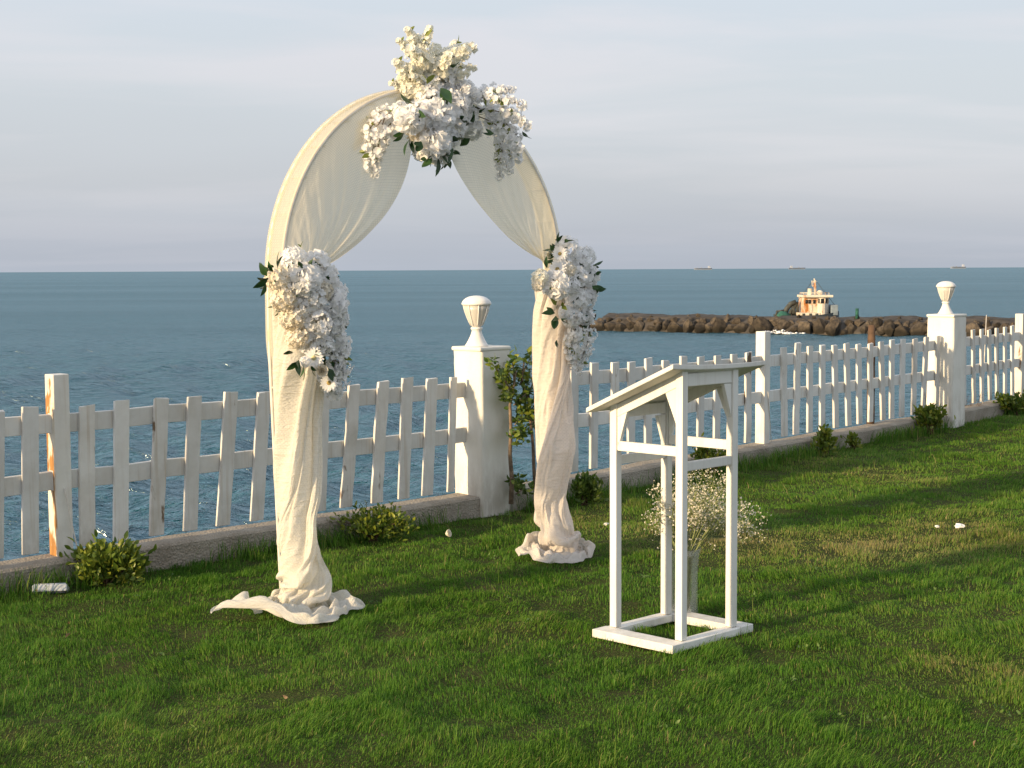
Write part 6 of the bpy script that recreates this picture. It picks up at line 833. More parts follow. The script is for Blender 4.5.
FOLDS_R = [
0,0,0,-3,-20,0,8,-6,0,15,12,0,15,15,0,9,7,0,5,-5,0,5,-11,0,7,-10,0,8,-6,0,10,-5,0,10,-4,0,10,0,0,5,12,0,-1,20,0,-4,19,0,0,8,0,15,-7,0,23,-11,0,18,-2,0,5,9,0,-13,17,0,-17,15,0,-9,9,0,3,5,0,10,5,0,9,6,0,6,8,0,6,9,0,5,10,0,2,10,0,-11,5,0,-18,0,0,-17,-4,0,-7,2,0,8,16,0,11,24,0,3,20,0,-9,5,0,-18,-12,0,-16,-18,0,-9,-9,0,-6,2,0,-5,8,0,-7,8,0,-8,4,0,-8,3,0,-10,4,0,-9,0,0,-4,-11,0,1,-18,0,4,-17,0,-2,-6,0,-16,8,0,-25,13,0,-20,4,0,-7,-8,0,11,-16,0,15,-16,0,8,-9,0,-3,-6,0,-10,-6,0,-8,-7,0,-4,-8,0,-3,-9,0,-3,-10,0,1,-9,0,13,-4,0,20,1,0,19,6,0,7,-1,0,-7,-15,0,
2,-4,-24,4,5,-1,-1,2,1,1,-6,-1,0,-7,4,2,-3,0,2,9,0,2,10,0,-4,2,-3,-3,-3,-1,-4,-2,-2,0,5,2,-1,2,1,3,-8,-2,-2,-1,0,9,-4,3,4,-1,4,-7,4,-2,-7,2,-5,-2,7,1,-3,1,2,11,1,2,3,-3,-2,5,0,5,0,1,1,-10,1,-3,-13,2,1,-3,-2,-2,2,-5,-3,3,-3,-2,-4,-1,2,7,4,-1,3,2,0,2,3,2,0,3,3,-2,-7,-2,3,-7,-4,-13,-3,1,3,5,0,1,2,1,-2,6,1,-1,-1,1,-1,-2,1,-1,-8,0,1,-11,0,4,2,-1,6,5,-3,1,-4,1,1,-4,1,-7,10,-2,-3,3,2,-3,6,1,-5,0,4,8,-1,-2,10,-4,-6,1,-9,1,-3,1,0,-4,-2,2,-9,-4,5,3,7,-4,9,3,-3,6,-3,1,1,2,0,4,-1,0,-1,3,-1,-2,5,-1,3,0,1,-3,0,1,0,3,1,-17,-22,3,4,5,0,7,3,-2,
-4,-3,-25,14,3,2,0,-5,-1,-4,5,2,-2,6,-4,-2,-8,0,-1,2,0,-2,1,0,2,-1,2,4,9,0,-2,-2,-1,-2,1,0,-3,6,2,4,-6,-1,12,-4,2,-9,1,-2,-4,4,-1,3,2,1,-2,-11,-1,-6,10,1,5,-2,-1,-4,2,2,12,9,7,-8,-10,-8,-8,0,-1,6,0,3,9,-1,-2,-13,-2,1,-8,3,2,2,-4,-2,8,-1,-4,-4,-4,2,2,8,1,1,-4,-1,-3,-2,0,-2,0,0,3,0,-1,-4,-7,2,0,1,-1,-2,8,3,7,-4,-4,4,-2,1,-1,-4,0,-2,2,1,-2,7,-1,-2,-12,2,0,-2,0,6,5,-3,2,-3,1,0,0,1,-6,4,0,1,-2,0,1,-3,-1,1,-1,0,3,10,-1,4,-9,1,-1,1,-1,-6,0,1,-4,-1,1,-2,4,1,0,9,0,11,-1,-1,7,-3,0,-7,3,-2,7,-2,2,-1,1,-1,3,2,1,-5,-7,-1,-3,-2,-1,-1,4,0,-2,2,0,0,-1,1,
3,-2,-27,3,5,1,1,1,1,5,-7,3,-19,-2,-2,0,12,0,2,-2,0,2,-4,-2,1,0,0,-1,-2,0,6,10,3,3,-4,-1,-2,-2,-2,-5,9,3,9,-9,-2,-1,2,0,-3,-1,-1,-2,1,0,5,5,3,-14,0,0,3,-2,-2,6,0,0,3,1,1,3,3,1,-2,-9,-2,-8,6,1,-1,-2,0,9,3,0,-9,-7,-1,-9,4,2,4,-3,-1,1,0,0,1,-2,-1,1,3,0,1,-1,-1,-5,-1,1,2,0,0,-4,-9,1,3,1,-1,-2,4,1,-8,7,7,8,1,-7,1,3,3,4,-5,-3,7,-12,-1,-2,3,-1,-6,-6,2,2,3,-1,0,3,-1,5,-6,2,-8,5,-2,0,-2,1,3,-1,0,0,-2,1,2,4,-2,7,-4,2,0,1,0,-7,2,-1,-2,-1,0,0,4,-1,1,-1,1,2,3,-1,5,0,0,5,0,2,-10,4,-3,7,-5,2,-1,2,-1,1,0,1,-1,-6,0,-3,-1,-1,1,-1,0,3,5,1,
5,0,-26,0,0,1,3,4,0,-2,-3,-1,-4,-5,0,-4,2,0,-1,1,0,3,0,1,3,10,0,1,-3,1,-3,-8,-2,-1,2,0,4,2,0,-2,4,1,-2,0,-1,6,-1,1,-3,-1,-1,-1,2,1,0,-1,-1,-2,2,0,-5,2,1,5,-2,-1,1,1,0,0,-4,0,0,-1,0,2,-1,1,-8,1,0,0,-1,0,12,7,0,-11,-4,1,-10,1,2,9,3,-2,-3,-9,0,4,11,1,0,-8,-2,-3,-1,0,-2,2,0,0,-6,1,-1,-5,0,2,3,-1,-4,8,1,-1,0,2,7,-6,-4,-5,5,3,-1,3,0,11,-4,-3,1,-5,0,-4,-4,1,-1,5,-1,2,-4,1,1,0,0,-4,-1,0,3,0,0,-2,-2,0,4,3,0,3,-2,0,4,-2,1,-5,2,-1,-1,0,0,-2,2,0,0,-2,0,-5,-3,2,6,7,-3,6,-1,1,0,0,1,-5,5,-2,2,-1,0,1,1,-1,-1,-5,1,2,0,0,0,0,1,2,2,0,
6,0,-26,-1,-2,0,0,-1,1,0,5,-1,-1,-5,0,0,1,0,1,-2,1,-2,3,0,0,-6,0,0,10,0,3,9,2,-3,-7,-3,2,-6,0,-1,1,0,-5,11,2,9,-8,0,-3,-1,-2,-3,3,0,0,1,1,1,0,0,-9,3,1,5,-2,-2,2,0,0,-1,-2,0,0,0,0,1,-1,0,4,4,2,-8,-8,-2,-5,2,2,12,4,-1,-11,-4,-1,0,4,2,4,6,1,-6,-9,-1,13,-3,-2,-7,0,0,-6,2,0,1,-3,1,-5,-8,3,6,4,-4,0,4,0,0,-2,2,5,-2,-1,0,-2,-1,-7,9,2,-3,0,1,12,-2,-3,-3,-8,2,-1,4,-2,-1,2,0,4,-6,1,-1,1,0,-2,0,0,2,-1,0,0,0,-1,1,1,0,6,-4,2,-1,3,-2,-1,0,1,1,1,0,1,0,0,-4,0,1,-8,-5,1,4,8,-3,12,-6,2,-6,3,-1,-7,-2,1,2,3,0,3,1,-1,3,1,0,-1,1,-1,1,1,0,
12,0,-22,-7,-3,-4,0,3,0,-1,2,0,2,-3,0,-5,1,0,-1,1,0,2,3,0,-1,-3,0,2,-6,0,-2,4,0,0,11,1,0,-5,-1,7,-4,1,1,-3,1,-4,6,-2,-1,-6,2,-5,1,-1,1,8,-1,5,-1,0,-4,-2,-1,-3,3,2,3,-1,-1,0,-1,0,0,0,0,0,1,0,-2,-3,0,2,6,2,-7,-8,-2,2,3,1,9,5,1,-10,-7,-2,3,10,2,1,-6,-1,3,6,2,4,-15,-1,-17,-1,0,3,4,-1,2,-6,0,-2,1,0,0,2,0,1,3,0,-1,1,1,3,-5,0,2,-5,-1,-7,8,1,-6,1,2,12,-3,-3,1,-9,2,-5,6,-2,11,-4,1,-6,3,-1,4,0,-1,-1,0,0,-3,-1,1,-1,1,0,8,1,-1,0,-3,2,1,1,-1,-2,1,0,-1,2,0,5,1,-1,-7,-2,1,-1,-3,1,3,9,-2,8,-7,3,-6,1,-3,-3,-4,4,-5,-8,6,6,22,-4,-7,-1,-4,6,-2,-1,
14,4,-21,-9,-2,-4,0,-3,-1,0,3,0,1,0,0,-2,-1,-1,-3,2,1,1,-2,0,2,7,1,-3,-5,-1,3,-5,0,-1,5,1,-2,8,1,1,-6,-1,6,-4,0,-11,-4,1,1,-8,-2,-4,5,2,1,13,-1,9,-2,0,0,-1,-1,-5,2,0,0,0,-1,1,-1,0,0,0,1,0,0,0,-1,-1,0,0,1,0,2,3,1,-11,-7,0,8,2,-1,0,2,1,-4,-2,-1,4,-5,0,1,4,-1,2,-3,1,-10,-5,2,2,7,-2,3,-5,0,-3,-1,1,0,1,0,3,-1,0,-1,1,-1,-4,3,1,7,-4,0,0,-2,0,-7,6,1,-2,-1,0,11,-3,-3,-2,-1,2,-2,1,-1,3,0,1,0,0,-2,0,-3,1,-1,0,1,-2,0,0,1,1,-1,8,-2,1,-2,1,0,0,0,0,-1,-2,1,5,7,-1,3,-1,1,-10,-6,0,1,0,0,9,7,-1,3,-2,3,-8,-1,-4,1,2,0,2,-5,4,-12,-2,0,-3,18,0,
7,6,-25,0,-2,0,-2,-3,-1,0,1,0,1,-1,0,-2,-2,0,-5,2,-2,2,1,2,1,2,0,1,5,1,-2,-6,-1,3,-5,0,-2,4,-1,0,2,1,-1,0,0,0,1,1,1,-2,0,-4,-5,-2,-4,10,4,6,-5,-4,4,2,2,-3,-1,-1,-1,2,0,0,-1,0,0,0,0,0,0,0,1,0,-1,-2,-5,1,3,5,0,-4,-3,0,-10,0,2,9,3,-1,-2,-2,-1,2,-1,0,-1,1,0,4,0,0,-7,-9,2,0,6,-2,1,0,-1,-2,-5,2,1,0,0,-1,0,0,2,0,0,3,0,-1,-7,3,1,9,-6,0,0,2,-1,-8,4,2,-1,0,0,9,-4,-2,-4,1,1,0,1,0,2,2,0,3,-4,-1,-2,-3,1,3,-1,1,-7,0,0,9,2,-1,2,-1,0,0,-1,0,0,2,0,-2,-1,1,8,5,0,-3,1,-1,-9,-7,0,2,3,0,3,2,-1,4,-1,2,1,3,-2,-5,8,0,0,-2,1,-6,-4,-1,
1,4,-27,2,-1,3,1,3,0,0,-4,-2,-1,1,-1,0,-2,1,-2,-1,0,1,1,0,0,-1,0,0,5,1,1,5,0,1,-8,-1,4,-6,1,-4,6,-1,-2,3,0,-6,-2,0,7,-2,0,-2,-3,0,-5,4,0,-1,3,1,10,-1,-1,-3,0,0,-2,0,-1,0,-1,1,0,1,0,0,0,0,0,0,0,-1,-3,-1,-2,-1,1,4,5,0,-4,-7,-1,-2,2,1,1,2,0,1,0,-1,-1,0,1,1,0,-1,0,-3,2,-3,0,0,-2,3,0,2,-7,0,-1,1,-1,4,2,0,-2,0,1,3,-6,0,-2,5,-1,-4,1,1,9,-10,1,-3,7,-1,-8,3,1,5,-3,-1,-1,-1,1,5,-2,0,3,10,-2,-2,-5,0,-6,-7,2,8,1,0,-3,2,-1,1,-2,1,3,0,-1,1,0,1,0,0,0,-3,-3,0,1,10,-3,9,-1,2,-6,1,0,-4,-7,0,5,3,0,-2,1,1,4,4,0,-7,1,-3,4,-7,3,-4,4,-2,
1,2,-26,1,0,0,-2,-2,1,1,1,-2,1,0,1,1,0,-1,-1,-1,0,-1,1,0,1,-1,1,0,2,-1,-1,5,2,1,2,0,0,-6,-1,1,-2,0,-3,4,0,-1,-3,-1,3,1,1,1,-3,-1,-9,4,2,1,0,-1,2,0,0,5,1,0,-2,-1,0,0,1,0,-1,-2,0,1,0,-1,0,1,1,1,-2,0,-2,-2,0,3,4,0,-2,-3,0,-3,-1,0,2,1,0,-3,3,0,2,-1,-1,-1,-1,1,0,0,1,-4,-4,-1,-2,4,1,3,-5,-1,-1,-2,1,0,0,0,1,0,-1,-1,4,2,9,-11,0,-7,8,-1,-1,1,0,8,-9,1,-3,8,-1,-7,3,0,2,-1,0,0,-2,-1,-3,3,1,12,3,0,-5,-13,1,2,4,-2,9,0,2,-9,0,-1,1,0,0,1,-1,0,1,0,-1,-1,-1,1,-5,3,-1,6,4,0,8,-2,2,-10,-2,-1,2,1,-1,2,1,0,2,3,0,-4,0,-1,3,-1,1,-4,-2,0,
-1,1,-28,3,1,2,1,1,0,-1,-2,0,0,-1,-1,0,0,1,1,0,0,0,0,-1,0,2,0,0,-3,1,-1,2,-1,-1,5,2,0,1,0,3,-4,-1,-3,1,0,0,-1,0,1,0,-1,0,-1,1,-1,-1,-1,-6,4,2,-1,-1,-1,5,-1,0,1,1,-1,0,-1,0,1,1,1,-1,0,0,0,0,0,0,-1,-1,-2,-4,0,3,2,0,1,4,1,-4,-5,-1,0,0,0,-2,5,1,0,-4,0,0,3,0,-3,-10,1,3,4,0,-3,4,0,0,-5,0,1,-1,0,0,-1,-1,1,0,1,-4,1,0,7,4,-1,5,-8,0,-9,6,1,5,-2,0,4,-9,2,-6,7,-2,2,1,-2,-2,2,1,4,-2,-1,1,4,1,0,-7,1,-3,-1,0,5,5,-2,-2,-2,1,-1,-1,0,-1,0,0,0,0,1,1,-2,0,-1,-2,1,-1,7,-2,4,2,-1,4,-2,2,-10,-6,0,8,3,0,-1,6,-1,-1,-1,0,0,-1,-1,-2,-1,1,
-1,0,-26,3,1,-1,-1,0,0,1,-1,1,1,0,0,1,0,-1,0,-1,1,-2,2,0,1,-2,0,-2,4,0,1,-2,0,-1,4,0,0,-1,-1,0,1,2,-2,0,0,0,-3,-1,1,1,0,0,0,-1,-2,0,1,2,-2,0,-6,4,1,4,-2,-2,1,0,1,0,0,0,1,0,0,-1,1,0,-1,-1,-1,1,2,1,1,-6,-1,-1,1,1,4,4,0,-4,-3,0,-1,0,-1,-1,2,1,-1,-2,-1,-1,1,1,0,1,1,-1,-11,1,0,8,-2,0,0,1,0,-4,-1,1,1,1,-1,0,-1,0,-1,0,-8,-1,3,12,2,-2,4,-4,-1,-9,4,1,11,-1,-1,0,-2,1,-5,3,-1,-1,-1,-1,2,-1,1,0,3,0,2,-3,1,-3,-2,-1,1,1,0,4,0,1,-3,0,-1,-1,3,0,0,-2,0,0,-1,0,5,-5,2,-5,4,-2,2,5,0,3,-1,1,2,-1,1,-4,0,-2,0,3,-1,-2,0,1,2,0,-1,-2,-3,1,
-3,0,-26,5,2,0,-1,-2,0,1,0,-1,0,0,0,1,1,1,-1,1,-1,2,-2,1,-1,0,0,-1,2,-1,0,1,1,0,-1,-1,0,6,2,-1,-5,-2,0,1,1,-2,-1,-1,3,1,1,0,-2,0,-3,-1,-1,2,-1,1,2,0,0,-6,3,0,2,0,-1,-1,1,1,-1,-1,0,1,-1,-1,1,2,1,-1,3,1,2,-4,-1,-4,-5,0,3,2,-1,1,2,1,-2,-3,0,0,4,-1,-1,-3,1,-3,0,0,1,1,0,0,-7,1,1,0,-1,-3,5,0,1,-3,0,0,-1,0,1,1,1,2,1,-1,-5,2,1,-4,-2,1,12,2,-2,-1,-2,-1,-3,3,1,9,-5,0,-8,3,-1,2,1,0,-1,3,1,3,-5,-1,0,-1,1,0,-2,0,-2,-1,0,4,2,0,1,0,0,0,-1,1,0,3,0,-2,1,-1,-2,-9,1,1,1,0,-1,6,-2,0,1,0,0,-1,1,4,1,0,-2,3,-1,-2,-1,0,0,0,1,0,-2,0,
-1,-1,-26,3,5,0,-2,-3,-1,1,-3,1,0,2,0,2,1,0,0,0,0,1,-1,0,-1,1,-1,-1,1,1,0,0,-1,-1,1,1,0,1,0,0,0,0,0,0,-1,-1,-1,1,0,2,-1,1,-2,0,-1,-2,1,-1,1,-1,0,0,0,0,0,1,-1,0,-1,0,-1,0,0,1,1,0,-1,0,1,1,-1,-1,1,0,-2,6,2,0,-10,-1,1,0,0,2,1,0,-2,-4,0,2,6,0,-4,-1,0,0,0,0,1,-2,0,0,-2,0,0,-5,1,-1,6,-1,-1,-1,0,1,1,0,0,0,0,3,-2,0,-4,2,0,-3,-3,2,1,2,0,10,3,-2,-9,-4,0,5,-2,2,4,3,-2,-2,2,0,1,-3,-1,0,0,1,1,2,-1,-1,-2,0,-1,-3,2,2,1,-1,1,1,0,-1,2,0,-1,-2,0,1,3,0,-4,-3,0,3,-6,2,-5,5,-2,4,1,0,1,1,-1,2,2,1,-2,3,0,-1,-5,0,0,-1,0,0,4,0,
-2,2,-26,0,-2,0,4,4,-1,-1,-9,1,2,7,0,1,-1,0,0,0,-1,0,-1,1,-1,2,0,0,-1,0,-2,1,0,2,-2,0,-2,3,-1,1,0,1,-1,0,0,-1,0,-1,-2,0,1,3,-2,0,-1,-1,-1,-2,2,1,1,0,0,1,-1,0,-1,0,0,1,0,0,0,1,0,-3,-1,-1,1,1,1,0,1,0,-1,3,0,2,-5,0,-7,-3,1,6,3,-2,-1,-5,1,5,5,-1,-9,1,1,1,-1,0,2,-5,0,1,3,0,-1,-9,2,0,5,-2,-1,2,0,1,1,0,-1,-1,1,1,-3,0,2,-2,-1,-5,3,1,-2,-5,2,3,7,-2,11,2,-1,-5,1,0,4,-4,0,-4,1,-1,0,-2,1,1,1,0,2,0,0,3,1,1,-7,-4,-1,4,3,0,0,-1,0,0,-1,0,-1,0,0,3,4,0,-3,-1,0,-1,-7,2,1,-2,0,0,9,-2,0,0,0,2,3,-1,-4,3,1,-2,-4,0,3,0,-1,0,-1,0,
-2,0,-27,1,1,1,2,2,0,0,-4,0,5,2,0,0,0,0,-1,0,0,-2,0,0,1,0,0,0,-1,-1,-2,2,1,-1,0,-1,0,0,1,0,0,0,0,0,0,0,0,0,0,1,-1,1,-1,1,-2,-2,0,-4,2,-1,1,0,1,1,0,-1,0,0,0,0,-1,0,0,0,1,-1,0,1,-2,-2,-1,4,5,0,-1,1,0,-1,-1,0,0,-8,-1,1,3,1,2,-2,-1,-4,0,1,-1,7,1,-3,-3,0,-1,3,1,5,-7,-2,1,0,0,-1,-3,1,0,2,-1,-2,-1,1,0,0,-1,-3,3,1,9,-6,0,-4,3,-1,-4,-1,1,1,-3,2,0,11,-3,8,-1,-1,3,-6,2,-3,4,-1,-1,-5,0,2,2,0,1,-2,1,5,3,0,-7,-1,-2,2,-1,1,0,-1,0,2,-1,1,-1,2,0,-1,-1,0,6,9,-1,-7,-5,-1,3,-9,3,-3,6,-2,3,3,0,-1,2,1,-3,3,-1,-1,-2,0,3,1,0,-2,-3,-1,
-1,0,-27,0,2,0,-1,-2,1,2,2,-1,14,0,5,-11,-3,-4,1,1,-1,1,1,1,-5,6,1,4,-6,-1,-3,2,-1,0,1,1,1,-2,-1,0,1,0,-1,0,0,0,0,0,0,-1,1,0,0,-1,1,-1,0,-6,2,1,-3,-1,0,2,0,0,1,0,0,1,0,0,0,0,-1,0,1,1,-8,-6,1,8,3,-2,2,1,1,-3,5,0,3,-7,0,-4,-2,0,3,7,0,-2,-9,2,-1,-2,-1,-5,7,3,3,2,-4,2,-3,1,0,2,-1,1,-8,1,-1,3,-1,-1,-1,0,1,-1,0,-2,2,1,3,1,-2,2,-3,1,-5,1,1,0,-5,1,-2,2,0,5,9,-2,-2,7,3,7,-9,-4,-2,-2,0,3,-3,2,2,1,-1,6,1,1,-2,2,0,-5,-5,-1,2,2,0,1,-1,0,1,-1,2,-3,-2,-1,3,10,0,0,1,0,-4,-7,0,3,-3,1,1,10,-2,-4,0,0,0,2,0,-2,-3,-1,1,4,1,2,-6,0,
-1,-1,-26,2,3,0,1,3,0,0,1,0,5,-7,0,4,4,2,-3,-3,-1,-4,3,-1,2,-3,0,-5,6,1,4,-5,-1,-4,2,0,1,-1,0,-1,0,0,0,0,-1,0,0,0,0,0,0,0,0,1,-3,1,0,4,-2,0,-2,1,0,-6,1,0,0,0,0,-1,0,1,0,-2,0,2,2,0,5,-1,-1,-9,-8,2,6,6,-3,-2,4,1,0,2,0,-3,-11,2,3,8,-1,1,3,-1,0,-3,0,1,-3,-1,0,-2,1,-4,4,0,3,-7,1,0,1,0,1,-1,-1,-1,0,0,-1,2,1,0,-2,-1,3,3,0,-1,0,0,-2,-1,0,-2,-4,1,3,-5,2,-4,8,-2,8,-3,1,11,11,2,-6,-3,-1,-4,-7,-2,2,-2,-1,4,4,1,5,0,2,-7,0,-3,0,0,0,0,-2,1,1,1,-1,1,-1,1,-5,2,-1,8,5,1,-1,2,0,1,-10,2,-1,4,-1,0,5,-1,-7,-2,-1,2,1,-1,2,0,1,-1,-2,0,
1,-1,-27,0,1,1,1,3,0,0,2,1,1,-3,-1,6,2,2,-1,-2,0,-6,2,-1,4,-3,0,0,0,0,-7,3,0,3,-1,-2,-1,-1,1,0,1,-1,-1,0,1,1,0,0,-1,-2,-1,0,0,1,0,1,0,-1,1,0,3,-1,-1,-4,0,1,-4,0,1,0,0,-1,0,1,0,2,-2,0,2,5,0,-2,-6,1,-4,-8,1,6,8,-2,-6,6,2,0,-6,-1,-1,-6,1,7,5,-2,2,-2,3,-2,-1,-2,1,-6,1,-5,11,-2,-1,2,0,4,-7,0,1,0,0,-3,-1,1,1,-1,-1,0,1,0,0,2,0,3,-1,0,-2,2,0,-2,-1,1,0,-8,1,1,1,0,7,1,0,2,12,1,0,-1,2,-4,-3,-3,4,-6,-1,-2,1,0,9,3,1,-5,0,-1,-2,-1,-1,0,2,0,0,-2,0,2,-1,1,-1,-2,-1,-1,7,0,4,-1,2,-1,2,-1,3,-5,3,-1,3,-2,-8,-2,-3,1,3,1,-2,-3,-1,4,1,1,
3,-3,-26,-1,2,1,-2,-5,1,-1,2,-1,-8,12,1,9,-10,-2,4,3,1,0,3,-1,-5,6,2,5,-9,-2,1,-1,0,-5,2,0,1,-2,-1,0,2,1,0,0,-1,0,1,1,-1,-3,0,0,3,-1,3,0,1,-5,-1,0,0,0,0,3,0,0,-3,0,-1,1,1,1,0,0,0,-4,-3,-1,0,4,1,2,0,0,1,-9,0,-3,0,1,3,6,-1,-1,-1,0,-5,-4,1,2,1,0,-2,3,0,6,-5,2,0,-1,-2,1,-2,1,-4,8,-2,2,-2,0,0,-2,0,0,0,0,-2,0,1,1,-1,-1,0,1,0,1,0,0,2,-2,1,4,8,-2,-7,-4,1,1,-9,2,5,4,-2,-2,4,0,3,2,0,-6,1,1,10,-6,0,-4,-1,-1,4,5,0,3,-1,2,-2,0,-2,0,-2,1,1,1,1,-2,-1,-1,2,-1,1,-3,4,-2,-1,1,0,3,3,1,2,-5,1,-6,3,-1,-1,-2,0,1,1,-1,-2,-2,1,4,1,0,
4,-2,-27,2,4,1,1,4,1,-2,-1,2,-4,3,-1,-3,-8,0,11,-5,0,-1,3,0,-7,3,-3,-2,5,1,9,-6,0,-6,0,0,-1,0,0,0,2,-1,-2,1,1,2,-3,0,1,0,0,-3,0,0,-1,3,0,3,-1,0,-5,0,0,-1,-1,0,2,0,0,-1,-1,0,1,-1,0,1,5,1,-1,-3,-1,-1,1,0,-1,2,0,0,-10,0,3,4,-1,-1,3,1,3,1,1,-8,-3,0,-1,2,0,3,-2,-1,2,4,1,6,-11,1,-1,2,-1,-4,4,-1,2,-3,-1,1,1,1,1,0,1,-2,1,-1,-4,-4,1,4,1,-1,-1,0,0,2,1,1,7,8,-1,-8,-10,2,1,1,-2,0,1,-1,0,2,2,-2,-2,2,5,-2,2,-1,-1,-4,0,4,-1,7,2,1,0,-1,0,-2,5,0,-1,-2,0,1,-2,-1,5,-4,3,-5,2,-2,2,6,0,-1,-2,1,0,2,-1,1,0,2,-2,4,-1,1,-9,-2,5,7,2,-6,-5,-1,
7,-3,-25,-2,2,0,0,3,-1,2,0,1,-11,1,0,5,10,1,-2,-7,-1,5,-9,-1,-2,1,0,-5,6,1,1,-4,-1,5,1,0,-3,3,0,0,-1,0,-2,1,0,0,-2,0,3,2,0,-3,-1,-1,1,0,1,4,0,0,-6,-2,0,-2,1,0,1,0,0,1,0,0,-1,1,0,1,-2,-1,1,-1,1,0,-3,0,-3,8,1,2,-7,0,-2,-6,0,2,10,-1,-2,0,1,-3,-11,2,2,8,-3,0,1,0,3,-2,-1,1,-1,1,5,-8,2,-2,6,-2,-2,-1,0,4,1,0,0,1,1,0,1,-1,-3,1,1,-4,-2,0,4,-2,-1,-2,-5,2,0,7,-2,6,4,0,-4,-7,1,-2,-1,1,-2,-3,1,16,11,3,0,0,2,-10,-3,-8,-1,-5,0,6,6,0,3,0,2,-1,-1,-1,0,4,-1,0,0,1,-2,-6,0,4,-1,2,-1,7,-2,-1,1,1,-1,-1,-2,2,-1,2,-3,-2,-2,0,1,1,0,-1,0,2,1,0,
8,-2,-26,-3,2,0,-1,-7,1,1,12,-1,-6,-8,-1,-3,3,0,4,8,2,2,-5,-1,3,-3,0,-2,0,-1,-5,9,2,6,-11,-1,-2,3,0,-3,3,0,1,-1,0,-2,-1,-1,1,5,1,4,-3,0,-3,-2,-1,0,0,0,4,3,1,-6,-3,0,-3,0,0,0,0,0,0,-1,0,0,-1,0,0,0,0,1,1,-1,2,-6,1,-3,9,0,-1,-8,1,-1,0,1,-1,1,-2,4,-7,2,1,3,0,-3,10,-2,3,-5,0,-2,3,0,6,-5,0,0,-2,0,0,-1,0,0,1,1,0,-1,-1,4,-1,1,-4,1,-1,7,2,1,-4,3,-2,-4,-4,1,1,-9,4,1,12,-3,-1,0,-1,7,-4,2,-3,3,0,-7,-5,0,17,12,3,-4,0,-1,-10,-9,-3,3,2,0,6,2,0,-1,1,0,0,-4,2,1,10,-1,-3,-7,-2,5,-4,3,-5,4,-2,1,0,0,0,4,2,0,-1,-2,0,-3,0,-1,1,0,0,0,-1,3,0,1,
8,-1,-25,0,3,0,-2,0,-1,-1,-3,1,-2,-4,-1,-4,4,0,-1,2,1,2,2,0,6,-1,-1,-5,-1,0,-1,3,0,1,2,1,6,-7,-1,-3,4,1,-5,0,-1,2,-1,0,0,1,0,0,1,0,-2,-2,-1,0,0,0,-1,-1,0,0,1,1,-1,-1,0,0,0,0,0,0,0,-1,-1,0,0,0,-1,-1,2,1,2,-4,-1,-1,6,1,1,-2,0,-2,-5,0,-1,-2,0,-2,2,1,6,2,-1,0,3,0,-5,1,1,4,-3,-1,-3,1,0,9,-6,1,-1,-2,-1,1,1,0,1,1,0,1,0,0,-1,-1,0,3,0,1,-1,4,-1,1,0,1,-7,-6,0,3,-4,1,5,15,-1,1,-14,4,-5,0,-2,-5,4,-1,4,8,-2,15,0,7,-6,3,-4,-7,-7,-3,1,2,0,2,-1,1,-1,1,-2,2,4,3,2,2,0,-1,-9,0,2,-3,2,-4,7,-4,1,-4,1,0,3,0,-1,-1,0,0,2,-1,-1,-1,0,2,1,2,
10,-2,-25,-4,3,0,1,-1,0,-3,4,0,3,-5,-1,-8,0,-1,-3,3,0,0,5,2,2,-5,-1,8,0,1,-7,0,-1,-1,5,1,0,-2,-1,1,-2,0,2,1,0,-1,-3,-1,1,0,0,-2,-1,0,1,1,1,-1,1,0,0,0,0,-1,0,0,0,0,0,0,-1,-1,0,1,0,-1,-1,1,0,0,0,-1,0,0,-1,1,1,0,-6,0,-2,10,0,3,-7,-1,0,-5,1,-1,6,-1,6,-1,-1,-2,3,1,-3,-1,0,5,-3,-1,-3,2,1,0,-5,1,5,0,-1,1,0,0,0,1,0,0,-1,0,0,0,1,2,2,0,4,-3,1,-5,3,-2,8,4,2,-9,-10,2,1,1,-2,-4,-3,0,-4,3,-1,3,-1,0,2,6,-2,7,6,4,10,-3,5,-9,-1,-5,-3,-2,-3,0,1,0,0,3,2,2,-1,-1,2,4,2,-4,-3,-3,7,-5,3,-4,4,-1,-2,4,-1,0,-6,1,2,5,0,0,-4,0,1,2,0,-2,-1,-1,
10,-1,-24,-5,3,-2,0,1,0,2,-4,1,1,2,-1,-3,-1,0,-6,1,-1,0,-4,1,-3,7,1,0,-1,-1,8,-2,0,-6,3,-1,0,-1,2,3,-1,-1,1,-1,-1,1,3,0,0,-1,0,-1,0,1,-1,-1,0,-5,1,0,4,0,0,-3,-2,-1,0,0,1,0,1,0,0,-1,0,-1,-1,-1,0,1,1,1,-3,0,-3,5,0,0,-5,1,0,-3,0,-1,8,0,2,-9,0,0,4,-1,3,-2,0,0,4,-1,4,-2,0,-5,1,1,4,-2,0,2,-1,0,0,0,1,0,-1,-1,-1,-1,0,1,-1,1,-1,0,-1,-1,2,0,8,-1,2,-5,1,-2,0,4,0,4,0,1,-6,-14,4,3,4,-2,1,0,0,-5,1,-2,-1,5,-1,2,3,-1,6,5,2,8,-1,5,-7,-1,-5,3,-5,3,-2,0,-3,-1,-3,1,-1,8,0,3,4,1,-4,-9,-2,4,-1,2,-5,6,-3,3,0,1,1,-1,0,0,0,0,0,1,1,1,-2,-1,
